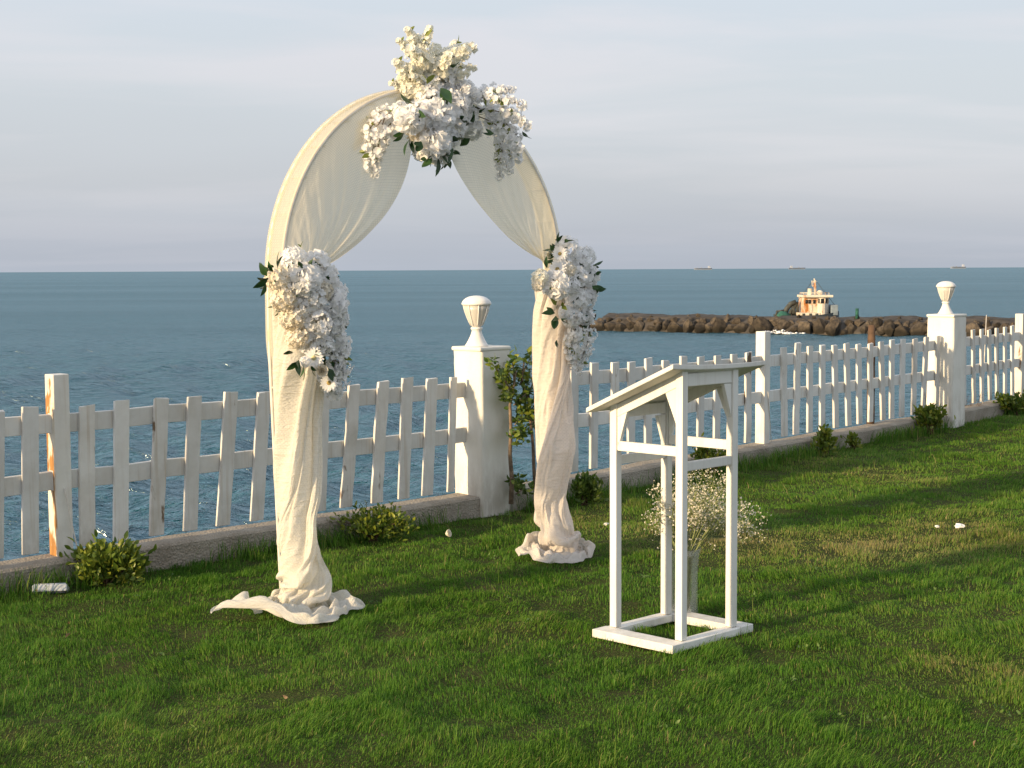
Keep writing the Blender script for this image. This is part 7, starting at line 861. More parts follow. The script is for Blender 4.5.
11,-1,-24,-6,1,-2,1,3,0,1,-3,0,-1,5,1,-3,-5,-1,-2,0,0,1,2,0,-1,-2,0,0,0,1,-6,2,0,6,-2,-1,-1,6,0,1,-6,0,1,1,0,-1,1,0,0,-1,0,0,1,-1,-1,1,0,-3,-1,1,1,0,-1,1,1,1,-2,-1,-1,1,-1,1,0,0,0,-1,-1,0,-1,-1,0,-1,2,0,2,-2,0,-1,4,-1,1,-7,1,-2,1,1,0,1,-1,0,0,-1,1,-2,1,3,2,0,0,1,0,4,-1,0,-3,0,-1,2,0,1,1,-2,-1,-1,0,1,0,-1,0,-1,2,0,3,0,0,-2,-2,0,2,2,0,0,-1,0,-1,0,-1,4,6,2,-3,-6,-1,-1,-2,1,0,2,-1,-2,0,0,-2,-3,1,1,2,-1,0,0,1,9,7,1,1,2,0,3,-10,1,1,1,1,-4,2,-2,0,-3,0,-2,11,-1,-1,-1,0,3,-10,1,-1,2,0,-1,3,-1,2,1,1,0,0,0,-1,-1,-1,0,0,1,
8,0,-25,-3,-2,-1,1,5,0,-4,-2,0,5,14,4,1,-11,-3,-4,-4,-2,-4,6,1,6,-5,2,2,-2,-1,-3,-1,-1,-5,2,0,-1,1,0,0,0,0,4,-1,0,-1,3,-1,-1,-2,0,-1,1,1,3,1,0,-4,-2,-1,-4,0,1,4,1,-1,-1,0,1,-1,1,0,0,1,0,-1,-2,0,-1,0,0,1,1,0,1,-3,-1,-1,2,1,1,0,0,1,-6,-1,-2,2,1,1,0,0,0,-2,0,1,1,0,-2,2,0,3,0,0,3,-1,0,1,-1,-1,0,-1,1,-2,-2,1,1,1,-1,0,0,0,-1,1,0,1,-1,-1,1,0,1,0,1,0,0,1,0,2,1,0,3,3,1,-5,-4,-1,0,3,0,-2,-1,-1,0,-8,2,0,5,-1,0,0,0,0,0,1,12,7,2,-4,-4,-2,-2,-2,0,1,0,0,1,-3,1,-3,3,-1,3,9,0,-3,-5,-1,7,-7,4,-5,5,-3,2,1,0,0,-1,0,0,0,0,-1,1,0,
12,1,-23,-5,0,-2,-2,-2,-1,-2,3,0,4,3,0,-2,5,2,1,-9,-2,-6,3,0,0,3,0,4,-7,0,8,0,2,-10,-1,-1,-4,5,-1,2,-4,-1,1,0,0,2,4,1,-2,-2,-1,1,1,1,-6,-1,0,5,1,0,-5,-2,0,2,1,0,-1,0,0,3,-3,-1,0,0,0,-1,4,1,-3,-2,0,-1,2,0,0,0,1,1,-4,-1,-3,6,0,2,-5,1,2,-5,-1,0,3,-1,-1,-2,0,2,1,0,0,2,0,-1,-1,0,2,1,1,2,-1,0,1,-3,0,0,0,0,0,-1,1,0,1,-1,-1,0,0,0,0,0,2,3,-1,0,-3,1,0,-2,1,0,4,-2,4,3,2,-3,-2,-1,-1,1,-1,-1,1,1,-1,-8,0,0,2,1,1,4,-1,1,-2,1,-2,-5,4,4,6,-5,3,0,1,-2,1,-1,1,-3,0,0,-1,1,-2,6,-1,3,3,1,0,-5,-1,2,-2,2,1,3,0,-1,2,-1,0,-1,0,-1,-2,0,
10,-1,-25,-1,2,0,-2,7,1,3,-3,0,-11,-12,-2,12,13,3,1,4,2,-7,-9,-6,-5,4,1,1,-2,0,4,-5,0,4,2,1,-10,-1,-1,0,3,0,2,-3,-1,3,4,1,-4,-2,0,2,3,0,0,1,1,-7,-2,0,7,1,-1,-6,-3,0,1,1,0,-1,1,0,0,0,0,2,0,0,-1,-9,0,0,6,0,0,2,-1,1,-3,1,0,-2,0,-1,3,0,1,-2,0,-1,-1,0,0,0,0,0,0,0,1,1,0,-4,2,0,0,-1,0,2,1,0,9,-6,1,0,1,-1,-1,0,0,-2,0,0,0,0,0,-2,-2,1,0,2,-1,9,4,2,-8,-6,-2,0,1,0,1,3,0,-1,1,0,2,3,0,0,-1,-1,-1,0,1,-1,-7,0,0,2,0,3,5,0,-3,-2,0,-4,11,2,2,-3,0,4,-10,-1,0,2,-1,6,-4,2,-4,2,-2,2,7,1,0,-4,0,2,-2,0,1,0,0,-1,2,1,-1,-3,-1,1,3,1,
4,-2,-25,6,2,0,-3,3,0,-2,4,1,-2,-7,-3,4,-1,2,7,10,3,-5,-5,-1,-7,-2,-4,0,6,2,2,-8,-1,3,-1,2,-2,-3,-2,-8,4,-1,2,-2,0,0,3,1,-5,0,0,1,2,3,8,4,-2,-5,-4,0,-4,-2,-1,2,1,0,0,-1,0,-1,1,0,0,0,0,0,1,1,4,-2,-1,0,-4,-1,-3,6,2,0,-1,-1,4,-6,0,-1,2,-1,0,0,0,-2,-2,0,-1,2,1,1,0,-1,2,-2,1,1,0,1,-3,2,0,-2,1,1,2,-3,2,1,1,-3,0,0,-2,3,-1,1,1,-1,0,1,1,0,-1,-4,2,2,8,-2,0,0,0,-2,-7,1,4,6,-1,-2,-1,0,1,1,0,-2,1,0,-1,-3,0,0,1,1,0,-2,-1,0,2,0,1,2,-1,0,-2,1,-1,1,-1,-2,0,2,1,7,-1,3,-6,0,7,-8,3,-7,5,-3,1,4,0,3,-4,1,2,0,1,1,2,0,0,-2,1,-1,2,-1,
11,1,-24,-5,-5,0,6,-3,1,-5,12,-2,0,-4,-1,-5,2,0,5,-5,2,6,7,2,-9,-4,-4,-3,2,0,1,6,1,8,-3,2,3,-2,2,-14,-5,-2,-4,-2,-3,5,3,0,0,-1,2,-4,4,-1,-5,-2,3,11,6,-3,-4,-5,-1,-3,-2,0,2,0,-1,0,0,1,1,0,1,-2,1,-1,-3,4,1,4,-8,0,2,0,-2,2,0,1,-1,1,0,0,-1,0,-2,3,0,0,-5,0,0,2,-1,-1,0,1,1,-1,1,6,-1,0,1,0,-1,0,-1,1,-8,6,-1,1,0,0,3,0,1,4,-2,0,-2,-1,0,-1,-1,-1,1,2,-1,0,2,0,1,-1,0,-1,0,1,1,0,0,-2,-1,-1,2,1,1,0,0,0,-1,0,0,-2,-6,1,0,2,0,1,4,-1,1,1,0,1,-1,-1,1,0,2,0,-2,-1,-1,1,1,-2,6,-1,0,-5,0,5,-4,1,-2,5,-1,2,-3,0,2,0,1,1,1,0,-1,-1,1,-3,0,-1,
4,-3,-25,7,4,1,-5,1,-1,2,-1,1,1,0,-1,-1,1,-1,0,1,1,5,1,3,1,-2,-1,-10,1,-3,-2,1,0,-1,2,0,2,7,4,2,-5,0,-15,-8,-1,-1,-2,-1,2,0,2,1,4,-3,11,5,-1,-11,-8,1,9,7,0,-5,-4,0,-1,-1,-1,-2,3,1,-1,0,0,1,-6,0,2,6,-1,-2,0,1,2,-8,0,-2,10,0,0,0,0,2,-3,0,6,-5,-1,-2,-2,0,-4,3,0,1,-3,0,3,-1,0,-1,1,0,5,-1,1,2,0,0,-3,3,-1,-2,-2,2,-2,0,0,0,2,-1,14,6,1,-7,-2,-2,-4,-4,0,1,1,0,2,2,0,0,-2,-1,0,0,1,0,1,0,0,-1,0,-1,1,-1,-1,-1,1,1,0,0,-2,-8,2,0,1,-1,7,9,0,0,-7,2,-1,2,-2,1,5,0,0,-8,0,-2,2,0,-3,9,-1,1,-7,1,2,-3,0,-1,4,0,3,0,0,0,-2,0,0,3,-1,-2,-1,0,
3,-4,-26,10,-2,5,1,3,0,-3,3,-3,-2,2,-1,1,-1,1,0,2,-1,2,2,2,2,5,3,-5,-6,-4,-8,6,0,2,-3,-1,4,0,0,0,4,2,-5,-13,-3,5,3,6,-5,5,-6,2,-3,0,-4,-1,0,-2,-1,1,-9,-5,2,11,7,-3,-8,-1,1,3,-5,-1,0,0,0,0,1,-1,1,2,1,-2,4,0,4,-2,0,-2,-2,1,1,2,-1,0,0,0,4,-3,-1,6,-1,2,-4,2,-1,-10,-2,1,9,-3,-1,1,0,1,-7,0,-1,6,1,0,1,1,0,3,2,0,-2,1,1,-4,-2,-1,1,2,0,4,3,1,-7,-4,-2,2,-2,1,6,6,0,-2,-2,0,0,-1,0,0,-1,-1,0,0,0,0,0,1,-1,1,-1,0,1,0,1,1,1,-2,-10,2,3,5,0,3,-6,1,-3,1,-2,1,7,0,-1,-5,0,3,-2,1,-4,3,-2,0,9,0,1,-4,0,1,-3,0,3,0,1,-2,2,0,0,1,0,0,0,0,
13,4,-23,-12,1,-3,-1,-2,0,2,-3,0,5,5,3,1,-3,2,-1,0,-1,1,1,-3,5,3,3,1,4,2,-8,-5,-5,-7,4,0,5,-1,1,2,5,1,0,-1,-1,-4,-3,1,2,-2,-2,-4,-1,2,-5,-7,-2,6,6,-1,0,1,1,-12,-10,2,8,2,-4,-1,3,2,0,0,-1,-1,-6,2,0,-1,-1,1,6,-1,-4,3,1,7,-6,-1,-3,7,0,5,-3,0,-5,7,4,4,-9,-2,-8,-9,1,7,-1,3,-5,3,0,3,4,-5,7,0,1,-3,0,-2,2,0,-1,0,1,1,0,0,0,-1,0,0,-1,-4,0,6,7,0,0,2,0,-2,-8,0,-2,7,0,1,2,0,-1,-2,0,2,0,0,-2,1,0,0,-2,0,-2,-4,0,0,-1,0,0,0,-1,1,3,1,-1,-7,1,2,5,-2,1,0,2,-2,-2,0,0,2,-1,0,-1,0,4,-1,2,-1,-1,-1,-2,9,-1,1,-5,0,3,-2,1,2,5,0,-2,-3,-1,0,2,0,
15,5,-21,-8,0,-3,-6,2,-1,-1,0,3,-3,-3,0,-3,2,-2,2,-3,-1,4,-1,0,8,-1,0,5,6,3,1,3,2,-9,-3,-4,-7,1,-2,6,3,3,0,3,1,-3,0,0,2,0,0,1,1,1,-6,-15,-4,2,1,-1,0,1,-1,-2,-2,1,-3,-3,1,-1,0,0,0,2,1,4,-2,-1,2,-11,3,0,4,-2,-3,8,-1,-1,-4,0,2,-2,1,-7,10,0,-2,1,2,11,-1,-1,2,-9,-1,-9,3,1,12,2,0,-5,-3,0,-6,1,-2,7,0,-1,2,-1,0,1,1,0,0,0,0,-2,1,0,0,0,0,1,2,0,5,1,1,-6,-3,-1,-1,1,0,2,5,1,-1,-2,-1,0,1,0,1,-1,0,1,0,0,3,2,1,-5,-6,-1,0,0,0,1,3,0,1,3,1,-3,-5,-1,0,0,0,0,2,-1,0,-2,1,2,-2,0,0,1,0,1,-2,1,1,-2,0,-1,6,-1,3,-3,1,3,4,0,-3,-2,-1,-1,3,1,
6,2,-25,9,2,4,-2,1,-1,-8,3,-2,0,-3,-1,-6,-2,0,-4,4,2,-6,1,2,1,-3,-2,9,-4,-2,9,3,2,5,4,2,-5,-2,-3,-3,2,-1,-1,7,3,-1,-2,0,1,0,-1,0,1,1,2,-2,0,-9,-14,-2,-1,-3,0,1,1,-1,-2,0,-1,2,-2,0,2,-3,1,-4,10,1,2,2,-1,3,-13,2,2,1,-2,-2,3,2,0,-5,1,1,-2,3,-3,9,-6,-11,5,5,1,4,0,12,-15,2,-10,0,-2,11,5,-3,8,-1,2,-11,4,-5,5,-5,1,2,5,-1,0,0,0,0,-2,0,-3,-2,2,-1,2,-2,4,5,0,-2,-1,0,2,-4,0,-3,1,-1,-3,5,1,9,5,2,-3,-5,-3,2,-1,1,-2,-2,0,3,5,2,-3,-4,-1,-2,2,-1,2,4,0,-9,-6,0,3,-3,0,3,2,0,2,6,0,-3,-7,0,1,-3,0,-2,3,-1,1,-1,1,2,-1,0,1,0,-1,6,4,3,-5,0,-1,4,2,2,
1,5,-22,6,-3,-3,5,0,2,-2,1,-1,-3,3,-1,3,3,1,3,-4,2,-5,-3,-1,-15,-2,-2,-6,4,3,1,-2,-1,7,-1,-2,7,3,2,1,2,-1,3,11,5,-3,-2,-3,-3,0,-1,2,-1,0,0,6,6,0,2,3,0,-5,-3,-1,-10,-6,-7,-13,-2,-5,7,1,-2,1,1,0,-3,3,-3,11,3,0,1,0,8,-11,-4,-1,3,-1,2,0,-2,1,4,0,2,-1,4,6,4,0,-4,5,4,3,-10,-8,7,-9,0,-16,-5,3,-2,1,-1,12,1,1,4,1,-3,-1,0,-1,0,-1,0,6,1,3,-8,-4,-3,1,-4,3,-3,9,-3,6,2,1,-2,1,-1,-1,-3,0,-1,2,-2,3,4,1,0,-5,1,3,1,2,4,10,2,-4,-5,-3,2,4,2,-4,-8,-1,-4,3,-3,5,3,3,-3,-11,0,-3,-5,0,0,8,-2,0,8,-1,1,-10,1,0,0,0,-3,6,-1,-1,1,-1,2,-2,0,-3,1,2,0,1,-1,-3,2,0,
0,4,-25,-9,2,3,6,-3,-3,11,-2,0,3,10,3,-3,-2,-2,0,0,0,5,-1,2,-2,-3,-1,-10,-6,-3,-9,1,2,-8,2,3,-1,0,1,4,1,0,15,8,-3,1,-7,-2,7,-2,5,-2,-4,-1,-7,8,-2,1,4,1,0,5,3,-1,7,7,-5,-5,7,-2,2,-2,-1,2,-3,2,-7,-7,0,-14,-7,-3,11,3,-6,0,2,7,-4,-4,0,-1,0,2,-10,-1,-3,2,1,6,-8,0,0,-2,-1,-9,11,3,4,0,-4,10,-1,0,5,0,2,-12,-6,2,13,-2,2,-2,8,-5,1,-1,0,-7,-1,-1,3,1,0,-2,-5,1,0,-5,0,3,3,1,-2,4,-2,0,0,-1,0,0,1,0,4,-2,3,-5,2,2,2,2,-1,-2,3,6,16,0,-3,-5,-4,3,0,4,-8,-18,-3,6,14,0,0,3,-1,-10,-6,-1,1,-5,-1,-1,4,0,-1,10,1,1,-10,-1,2,-3,1,-4,5,-1,0,1,-1,6,0,1,-2,1,-1,0,4,2,
2,0,-24,-1,1,-2,-8,3,2,-1,1,0,20,1,5,-1,-3,-3,-6,4,-3,5,-5,1,3,7,3,0,0,0,-3,-3,-3,-4,-3,-1,-6,-3,-2,4,-1,0,-7,-1,1,-2,-3,2,0,0,0,1,-3,0,-2,-7,3,0,0,0,-1,0,0,1,2,-1,2,6,-3,5,-7,2,1,-1,1,0,13,-3,-3,7,0,2,-5,0,-5,7,3,-5,-2,4,-2,-1,1,2,2,-3,14,-14,-5,-10,3,0,1,6,-1,4,0,0,3,1,3,3,1,-1,-4,-2,-2,5,0,1,-14,-4,0,0,-9,3,3,11,-4,5,-2,0,2,1,1,1,3,-1,-3,-11,3,-2,0,-1,3,-2,1,0,6,-2,0,2,0,2,-3,0,4,0,1,0,0,-1,-5,-2,0,0,7,-1,5,7,3,-8,-2,-1,-2,1,2,-6,-1,-3,3,10,2,8,-3,0,-8,-6,-2,3,-6,-1,-4,3,1,-1,10,3,-3,2,1,3,-8,-3,0,-2,-1,6,1,-1,-3,10,3,5,-9,-2,
10,0,-23,2,0,0,-3,0,-2,-7,1,-1,6,-5,1,3,3,2,-5,0,-3,2,3,0,1,2,2,3,4,1,0,0,1,-2,-2,-1,-4,-4,-2,-7,-1,-1,-6,-10,3,1,4,-2,5,2,-1,-2,2,2,0,-5,-1,-2,-4,1,0,-2,1,-1,-4,3,5,6,-4,-1,1,-1,0,0,0,0,-5,3,4,8,-2,-1,-7,2,3,-4,3,-2,9,-6,4,-2,1,-4,1,1,-5,1,0,1,0,-1,0,3,-2,0,2,0,2,1,3,-11,0,0,-2,0,1,4,1,-2,11,2,-3,0,-5,1,1,-5,2,5,5,-1,-3,-3,2,0,5,-2,3,4,0,-7,-5,-1,3,-6,2,-2,6,0,0,6,-2,-1,-5,0,2,-2,1,-7,2,4,3,4,-5,2,-8,0,0,1,1,-1,3,-2,-3,-3,3,-1,4,0,-6,2,0,6,10,2,5,7,3,-8,-8,-4,6,-8,-4,0,2,1,-9,2,2,-2,3,3,3,-7,-3,5,0,-3,3,5,3,-5,0,1,
2,-1,-26,3,0,1,3,0,1,1,0,0,-3,2,-2,-1,-1,0,1,1,1,-1,0,-1,-2,-3,0,-3,-2,1,1,0,0,3,2,0,2,3,1,-10,-6,1,4,6,1,2,9,3,-14,4,0,9,-7,-5,1,3,2,1,3,2,0,1,1,0,0,-1,-1,-19,-2,-2,1,0,-1,-1,0,-2,-7,4,-2,-5,1,0,9,-6,7,-3,0,3,-5,3,-6,11,-4,5,-5,1,-1,4,-1,-2,-1,0,1,0,-2,-3,1,1,4,4,-2,9,-1,4,-4,1,-2,-7,2,1,8,6,1,-1,-1,-1,-2,-5,0,-4,-5,0,0,0,-2,0,-1,0,3,4,-1,0,-2,1,-3,2,0,1,-2,1,0,-4,0,-12,-1,7,-4,4,1,11,-7,0,4,-1,0,-4,-5,3,-1,6,-6,1,14,-3,5,0,-4,2,0,1,-5,-1,0,-2,1,2,0,0,0,0,14,6,1,-1,-2,-1,-6,-4,3,-1,0,-8,1,2,-1,4,4,-2,-10,-4,-3,-3,0,8,11,4,
-11,7,-21,9,-11,-1,4,0,-1,4,-1,-1,-6,8,-3,-1,-7,7,-1,-1,0,-1,3,-6,5,4,0,4,2,1,0,0,2,-2,-2,3,-1,0,3,1,3,1,-10,-7,-1,5,1,-8,5,14,3,-13,3,4,1,-15,-4,2,-7,-2,0,0,1,5,4,-1,-5,2,11,1,3,-3,0,1,-2,2,2,-6,8,-13,0,-3,1,0,-3,3,0,5,-4,1,2,-8,0,-5,5,1,-3,-1,3,0,1,-4,0,-2,0,3,8,-2,-6,-1,0,6,3,-1,5,0,1,-1,-4,3,-17,-5,0,2,2,0,0,3,-2,1,3,1,3,3,-2,0,-5,0,1,-2,0,6,6,1,-2,-1,0,3,-3,-1,-11,-11,6,5,10,-2,0,-1,-2,8,6,-2,-4,0,1,-3,-5,2,-3,1,1,4,-2,-1,-4,15,-1,2,-2,-2,4,0,-1,0,-7,-1,0,-1,2,-5,1,-1,-6,6,3,3,-1,3,0,-2,-4,-1,5,0,-5,-9,8,2,-4,6,1,1,-7,3,2,-8,
-2,-7,-17,-11,10,2,-4,-2,7,-1,1,0,2,-6,-11,-2,3,1,0,-1,4,-1,-2,-3,-2,-2,6,4,1,-2,8,3,-6,-1,-4,4,1,-3,5,0,0,-1,11,7,-12,-6,1,-1,-9,-3,1,2,6,3,2,18,7,0,-8,-5,2,-9,-4,-2,-6,2,3,5,-1,11,-6,-4,5,-3,4,-4,-1,2,-10,6,-5,3,-8,4,-7,6,1,-8,11,6,2,1,1,7,-1,-7,16,-3,0,4,-5,-3,-2,-5,-1,-3,4,-1,-7,4,-1,-4,-3,-1,1,-1,1,1,3,0,-1,-3,0,-1,7,3,2,7,3,3,-2,-5,0,-3,-1,0,6,4,-3,-3,0,1,3,-2,2,4,4,-3,-11,-1,8,-4,-3,5,0,1,1,-3,-1,-8,0,-3,-3,-3,1,-5,-6,2,3,-4,0,-3,4,0,17,1,8,-19,0,-6,2,1,-4,0,4,0,-3,0,0,9,-4,1,-6,4,-2,0,-2,2,-2,3,-1,10,-2,1,-4,-10,4,6,6,5,6,2,-1,0,-4,3,
-18,0,-12,1,2,1,3,1,-3,-5,-1,0,-2,-2,-2,1,0,1,1,-6,4,-7,1,9,2,2,-7,0,1,0,-1,-2,0,11,5,-11,2,2,-5,0,-11,5,-7,-6,8,7,0,-5,2,0,-1,0,8,-4,4,9,-4,-1,4,9,-2,4,3,0,-6,-3,4,-3,4,-13,5,4,-3,7,-2,7,6,8,3,-4,6,7,1,-11,5,3,-1,-1,-4,-9,4,-2,-2,4,-4,2,-6,-2,-6,2,1,-1,3,1,5,-1,-8,3,-9,-3,-1,-3,-1,1,-3,2,-3,11,4,0,2,2,-6,0,0,1,0,-2,1,-3,-1,-2,6,6,2,-1,-5,-2,2,10,5,-6,-10,-3,-1,-3,-1,6,4,6,-3,-1,4,0,-6,-7,2,1,3,-11,-3,2,0,-4,-2,-1,1,-4,0,0,1,9,-4,0,-2,3,-2,14,0,3,-7,-3,-1,-4,6,-4,6,-3,3,-2,2,-1,1,-1,1,1,1,0,0,-1,-1,-5,-3,4,3,0,-2,-2,-2,0,-2,1,2,-11,3,1,
7,0,-24,0,1,-1,-1,0,-1,-4,-7,7,-18,-5,23,-1,1,-13,-1,6,-6,3,7,0,-4,-10,3,-2,-1,-1,-1,3,2,-1,0,-1,9,0,-10,7,12,1,1,-10,0,-11,-11,10,1,1,5,3,1,2,-1,-1,-8,8,16,-10,2,5,2,0,9,10,-6,6,4,14,-5,-8,4,-7,-6,-9,2,-2,-3,4,2,3,-2,2,7,-11,-8,5,-3,2,3,-1,2,-11,3,4,8,8,-3,-7,4,0,-1,-4,7,0,-1,-3,14,-5,-1,-4,1,-4,-1,-1,0,-6,2,2,-5,13,12,2,-3,-2,1,0,-2,5,2,0,-2,-4,-3,-1,-3,-6,-1,-9,-6,5,1,3,0,-8,-1,-10,-4,3,0,4,0,-7,-8,1,-1,0,3,10,4,-2,-6,4,-1,7,4,-4,-4,-11,2,1,-4,3,0,5,-3,8,-3,2,3,2,1,0,-1,1,-7,5,-6,4,-4,3,3,1,-1,-1,5,2,2,-1,0,0,5,-1,-2,1,-3,-8,5,2,-5,-1,3,7,0,1,
23,2,-9,-1,-2,7,-3,1,2,-3,5,-1,-1,4,-12,0,-1,-1,-3,-1,-5,-2,-10,5,-2,4,-7,-2,-5,-2,-6,-2,1,-8,0,4,-8,4,7,2,1,-7,6,15,8,1,0,-5,1,-5,-6,4,-1,0,-2,-17,4,-5,-5,4,-1,2,-2,2,8,-5,17,15,-1,-11,5,2,-3,0,0,3,-6,-3,4,-1,-3,-8,3,4,1,1,2,2,-5,0,-5,1,3,4,3,2,-15,-1,12,-1,-3,-3,3,-6,-7,2,-10,10,-1,12,-4,-1,0,2,1,-1,2,5,-1,-10,16,-6,2,-12,-8,-1,-5,0,-5,-2,5,1,-2,-2,3,-1,-4,5,-2,-3,2,1,1,2,0,-2,-1,3,-1,-1,3,-2,-1,-2,12,-13,3,1,-3,0,-1,1,3,3,-2,5,4,0,5,7,-1,0,-2,1,0,-9,0,-4,-2,-2,9,-3,2,0,-1,5,5,-3,2,-2,6,-2,4,-1,4,-2,2,-5,1,2,6,-5,0,-6,3,8,-3,-7,6,-2,3,2,1,5,-5,2,
5,7,-23,2,0,-1,1,0,1,-1,0,-1,5,7,7,-1,-6,2,4,2,6,1,5,0,2,3,6,-2,-1,1,-1,-2,1,-1,0,1,-2,-3,-1,-9,-2,-2,-5,-3,-12,12,2,14,-1,3,-5,-6,-4,0,2,5,-2,1,-1,5,0,0,1,2,4,-7,-8,-3,-14,-3,6,6,-3,3,3,0,-2,4,-4,-2,3,0,-4,2,-9,-3,5,-3,1,3,-1,0,-1,0,-3,3,4,-8,-3,6,12,16,-1,-1,1,1,-4,-7,-4,-10,7,4,-1,0,2,1,-4,-6,0,-1,-3,0,-5,6,1,-1,-1,-7,2,2,-4,4,3,5,3,0,0,-1,-2,-2,1,-3,-1,-1,-2,0,-1,0,-3,-5,-4,-2,-12,-1,8,4,4,0,-5,6,-4,0,10,5,-8,0,4,-3,1,2,-2,-1,3,-6,-8,9,9,0,-1,-2,1,-1,-2,-1,4,2,-1,2,1,-1,-5,-6,-1,-1,1,1,-1,-2,-2,-2,1,0,-3,9,4,10,-7,12,-6,-7,8,1,2,-9,-3,3,
-15,15,-13,13,-6,-10,5,-2,-1,4,1,0,0,1,0,0,4,8,-5,-1,1,6,-3,-7,-2,-5,0,-1,3,3,-1,-3,1,1,1,1,-1,-5,1,11,5,8,1,2,16,-6,10,0,-1,-4,9,0,4,-10,-5,2,-7,-3,-6,-13,1,-11,-5,2,-4,1,-10,-13,2,3,-2,10,2,3,-3,-1,5,-10,-3,6,1,-5,4,1,-2,4,2,-3,2,0,-3,0,1,-1,-2,-1,16,10,2,-7,-12,-3,1,0,1,1,-1,0,-8,-2,1,-5,0,5,-3,-1,5,7,-3,14,4,-6,3,0,-2,1,2,-1,2,-2,-2,-4,-2,-1,-10,-2,5,-6,1,1,-3,1,1,-4,4,4,-4,2,12,-1,-5,-3,-2,15,-10,4,0,3,-3,-9,2,-3,0,-1,0,0,5,0,-1,6,1,0,7,7,6,4,0,-5,4,15,-3,0,-2,2,-4,-11,-3,3,5,-1,-2,-3,-2,-5,-8,-2,0,4,6,-1,-7,3,2,1,-7,-11,0,-3,1,4,4,-1,-7,2,6,2,
-4,3,-19,-9,3,6,1,0,-4,4,-2,-8,-4,-7,3,2,-9,2,1,-3,0,-5,6,-1,6,5,2,3,3,3,3,5,1,1,-8,4,0,5,2,-9,-3,-2,0,3,-6,4,-4,-8,3,-11,1,4,1,2,5,-3,8,-2,2,5,-2,8,-2,-3,-12,-2,2,3,3,-1,-1,-7,3,-6,9,1,3,-1,5,-4,5,2,0,-3,0,6,-10,1,0,2,-1,0,0,-2,3,-6,-7,-5,3,17,8,4,1,-1,1,-4,3,-4,-8,3,-7,1,3,3,4,3,-1,-4,-1,-1,-5,-1,4,-10,-1,0,-4,2,-3,3,4,5,0,1,6,-2,-1,-1,3,5,-2,2,4,-2,-2,1,-3,4,0,4,5,8,-1,-7,-4,8,-2,1,-3,8,-2,-3,-4,7,5,-6,1,12,-1,-1,4,-3,-3,4,-5,-2,-19,-3,-4,2,-1,2,10,-1,-3,-3,1,0,-5,1,4,8,0,1,-3,0,0,-2,1,-3,1,4,-6,-2,-3,7,-2,3,-8,-5,0,0,4,10,3,-12,
-8,10,-11,2,-8,-10,-12,-5,10,-3,1,5,8,10,-11,0,-2,-2,0,-10,-3,-7,-2,8,-3,-4,4,11,-1,-7,0,-4,3,-2,5,2,1,0,3,1,-2,-2,2,0,-7,6,2,-6,-4,4,-1,-4,0,4,11,-15,8,0,-2,8,-1,-2,3,-5,7,5,1,1,-9,3,4,-12,-2,1,-2,1,-7,6,4,0,-3,12,-2,5,-1,-1,2,-2,3,-4,9,1,5,-2,4,-6,-9,-1,-4,2,5,-3,-4,2,-1,8,-1,7,5,3,-1,5,5,4,2,6,4,-3,-2,-3,-2,-2,-6,-8,16,4,-8,4,0,-4,-5,-5,1,5,7,7,3,6,1,-1,5,2,0,3,1,-2,6,0,0,-11,4,-3,2,-15,0,-15,0,0,-1,3,5,15,-8,2,-3,-4,-2,12,1,2,1,-7,-7,-12,4,1,12,4,5,-15,-7,-1,3,6,-1,1,-3,-1,2,-7,-2,8,6,1,8,4,-5,-1,-2,5,0,0,-1,-16,6,-1,-8,-9,0,22,-4,-4,4,6,-1,-2,
-20,2,-17,4,2,5,5,1,-1,-6,-7,3,-5,-6,-3,8,17,-3,2,4,-1,-1,-11,-4,2,2,0,-7,-1,2,10,6,-1,-2,-4,-3,0,-3,-1,7,0,2,-4,-9,-3,-2,3,1,-1,3,0,3,-4,2,-2,3,-1,8,13,-1,4,0,6,0,-8,-4,3,-12,8,3,-7,6,0,0,-6,3,9,-4,-3,4,-5,-7,-4,1,11,-9,8,1,3,-1,-2,-2,-2,4,5,0,-4,2,0,-3,-7,-1,1,2,-2,-3,10,-2,6,-1,8,-14,4,-8,1,-7,0,-1,8,-1,11,15,8,3,-15,-8,1,1,1,-9,7,3,-6,-8,-7,-1,-4,3,-1,-2,-1,-7,-4,3,-1,3,-1,-1,1,5,6,11,1,16,8,15,-1,-2,5,-3,5,-11,5,-4,10,-2,-14,-22,-9,6,-4,2,1,6,-6,-15,2,-4,-1,5,6,5,-10,-8,5,5,4,-4,0,6,6,-7,-3,3,0,-2,-6,4,0,1,1,-4,7,8,-3,2,18,2,5,-18,-5,2,0,-1,-3,-2,
-11,21,-3,3,-16,-6,5,1,-3,3,5,-6,2,-14,-4,-2,1,-3,3,10,0,1,3,5,6,2,-1,-3,-5,4,-9,-5,-5,9,3,4,0,3,-6,-6,1,0,4,-14,0,-11,-5,-1,-1,4,-1,4,0,5,-4,8,-1,-3,-7,4,-2,0,2,13,-7,-5,3,18,-1,-1,-4,4,5,-1,-1,-5,-10,6,-3,9,5,-1,4,0,-3,-1,-4,4,-3,-1,-5,4,-1,3,-5,0,11,2,0,-3,-4,-11,1,0,2,-9,-1,3,4,2,4,4,-11,0,-11,0,-6,16,13,1,-11,-4,-3,14,1,2,-1,-3,-1,2,2,3,-2,-2,0,-13,2,-3,-6,-2,0,7,9,0,0,-4,1,1,-8,3,-13,8,6,3,9,-9,3,0,3,1,-9,2,1,5,-9,-8,0,4,8,-5,0,5,10,1,6,8,3,3,-15,-2,4,-13,3,1,0,2,-1,3,-1,1,-7,0,-2,1,-3,-3,3,2,-3,0,-1,-1,1,2,-18,4,-5,6,3,0,5,1,-6,-15,1,8,
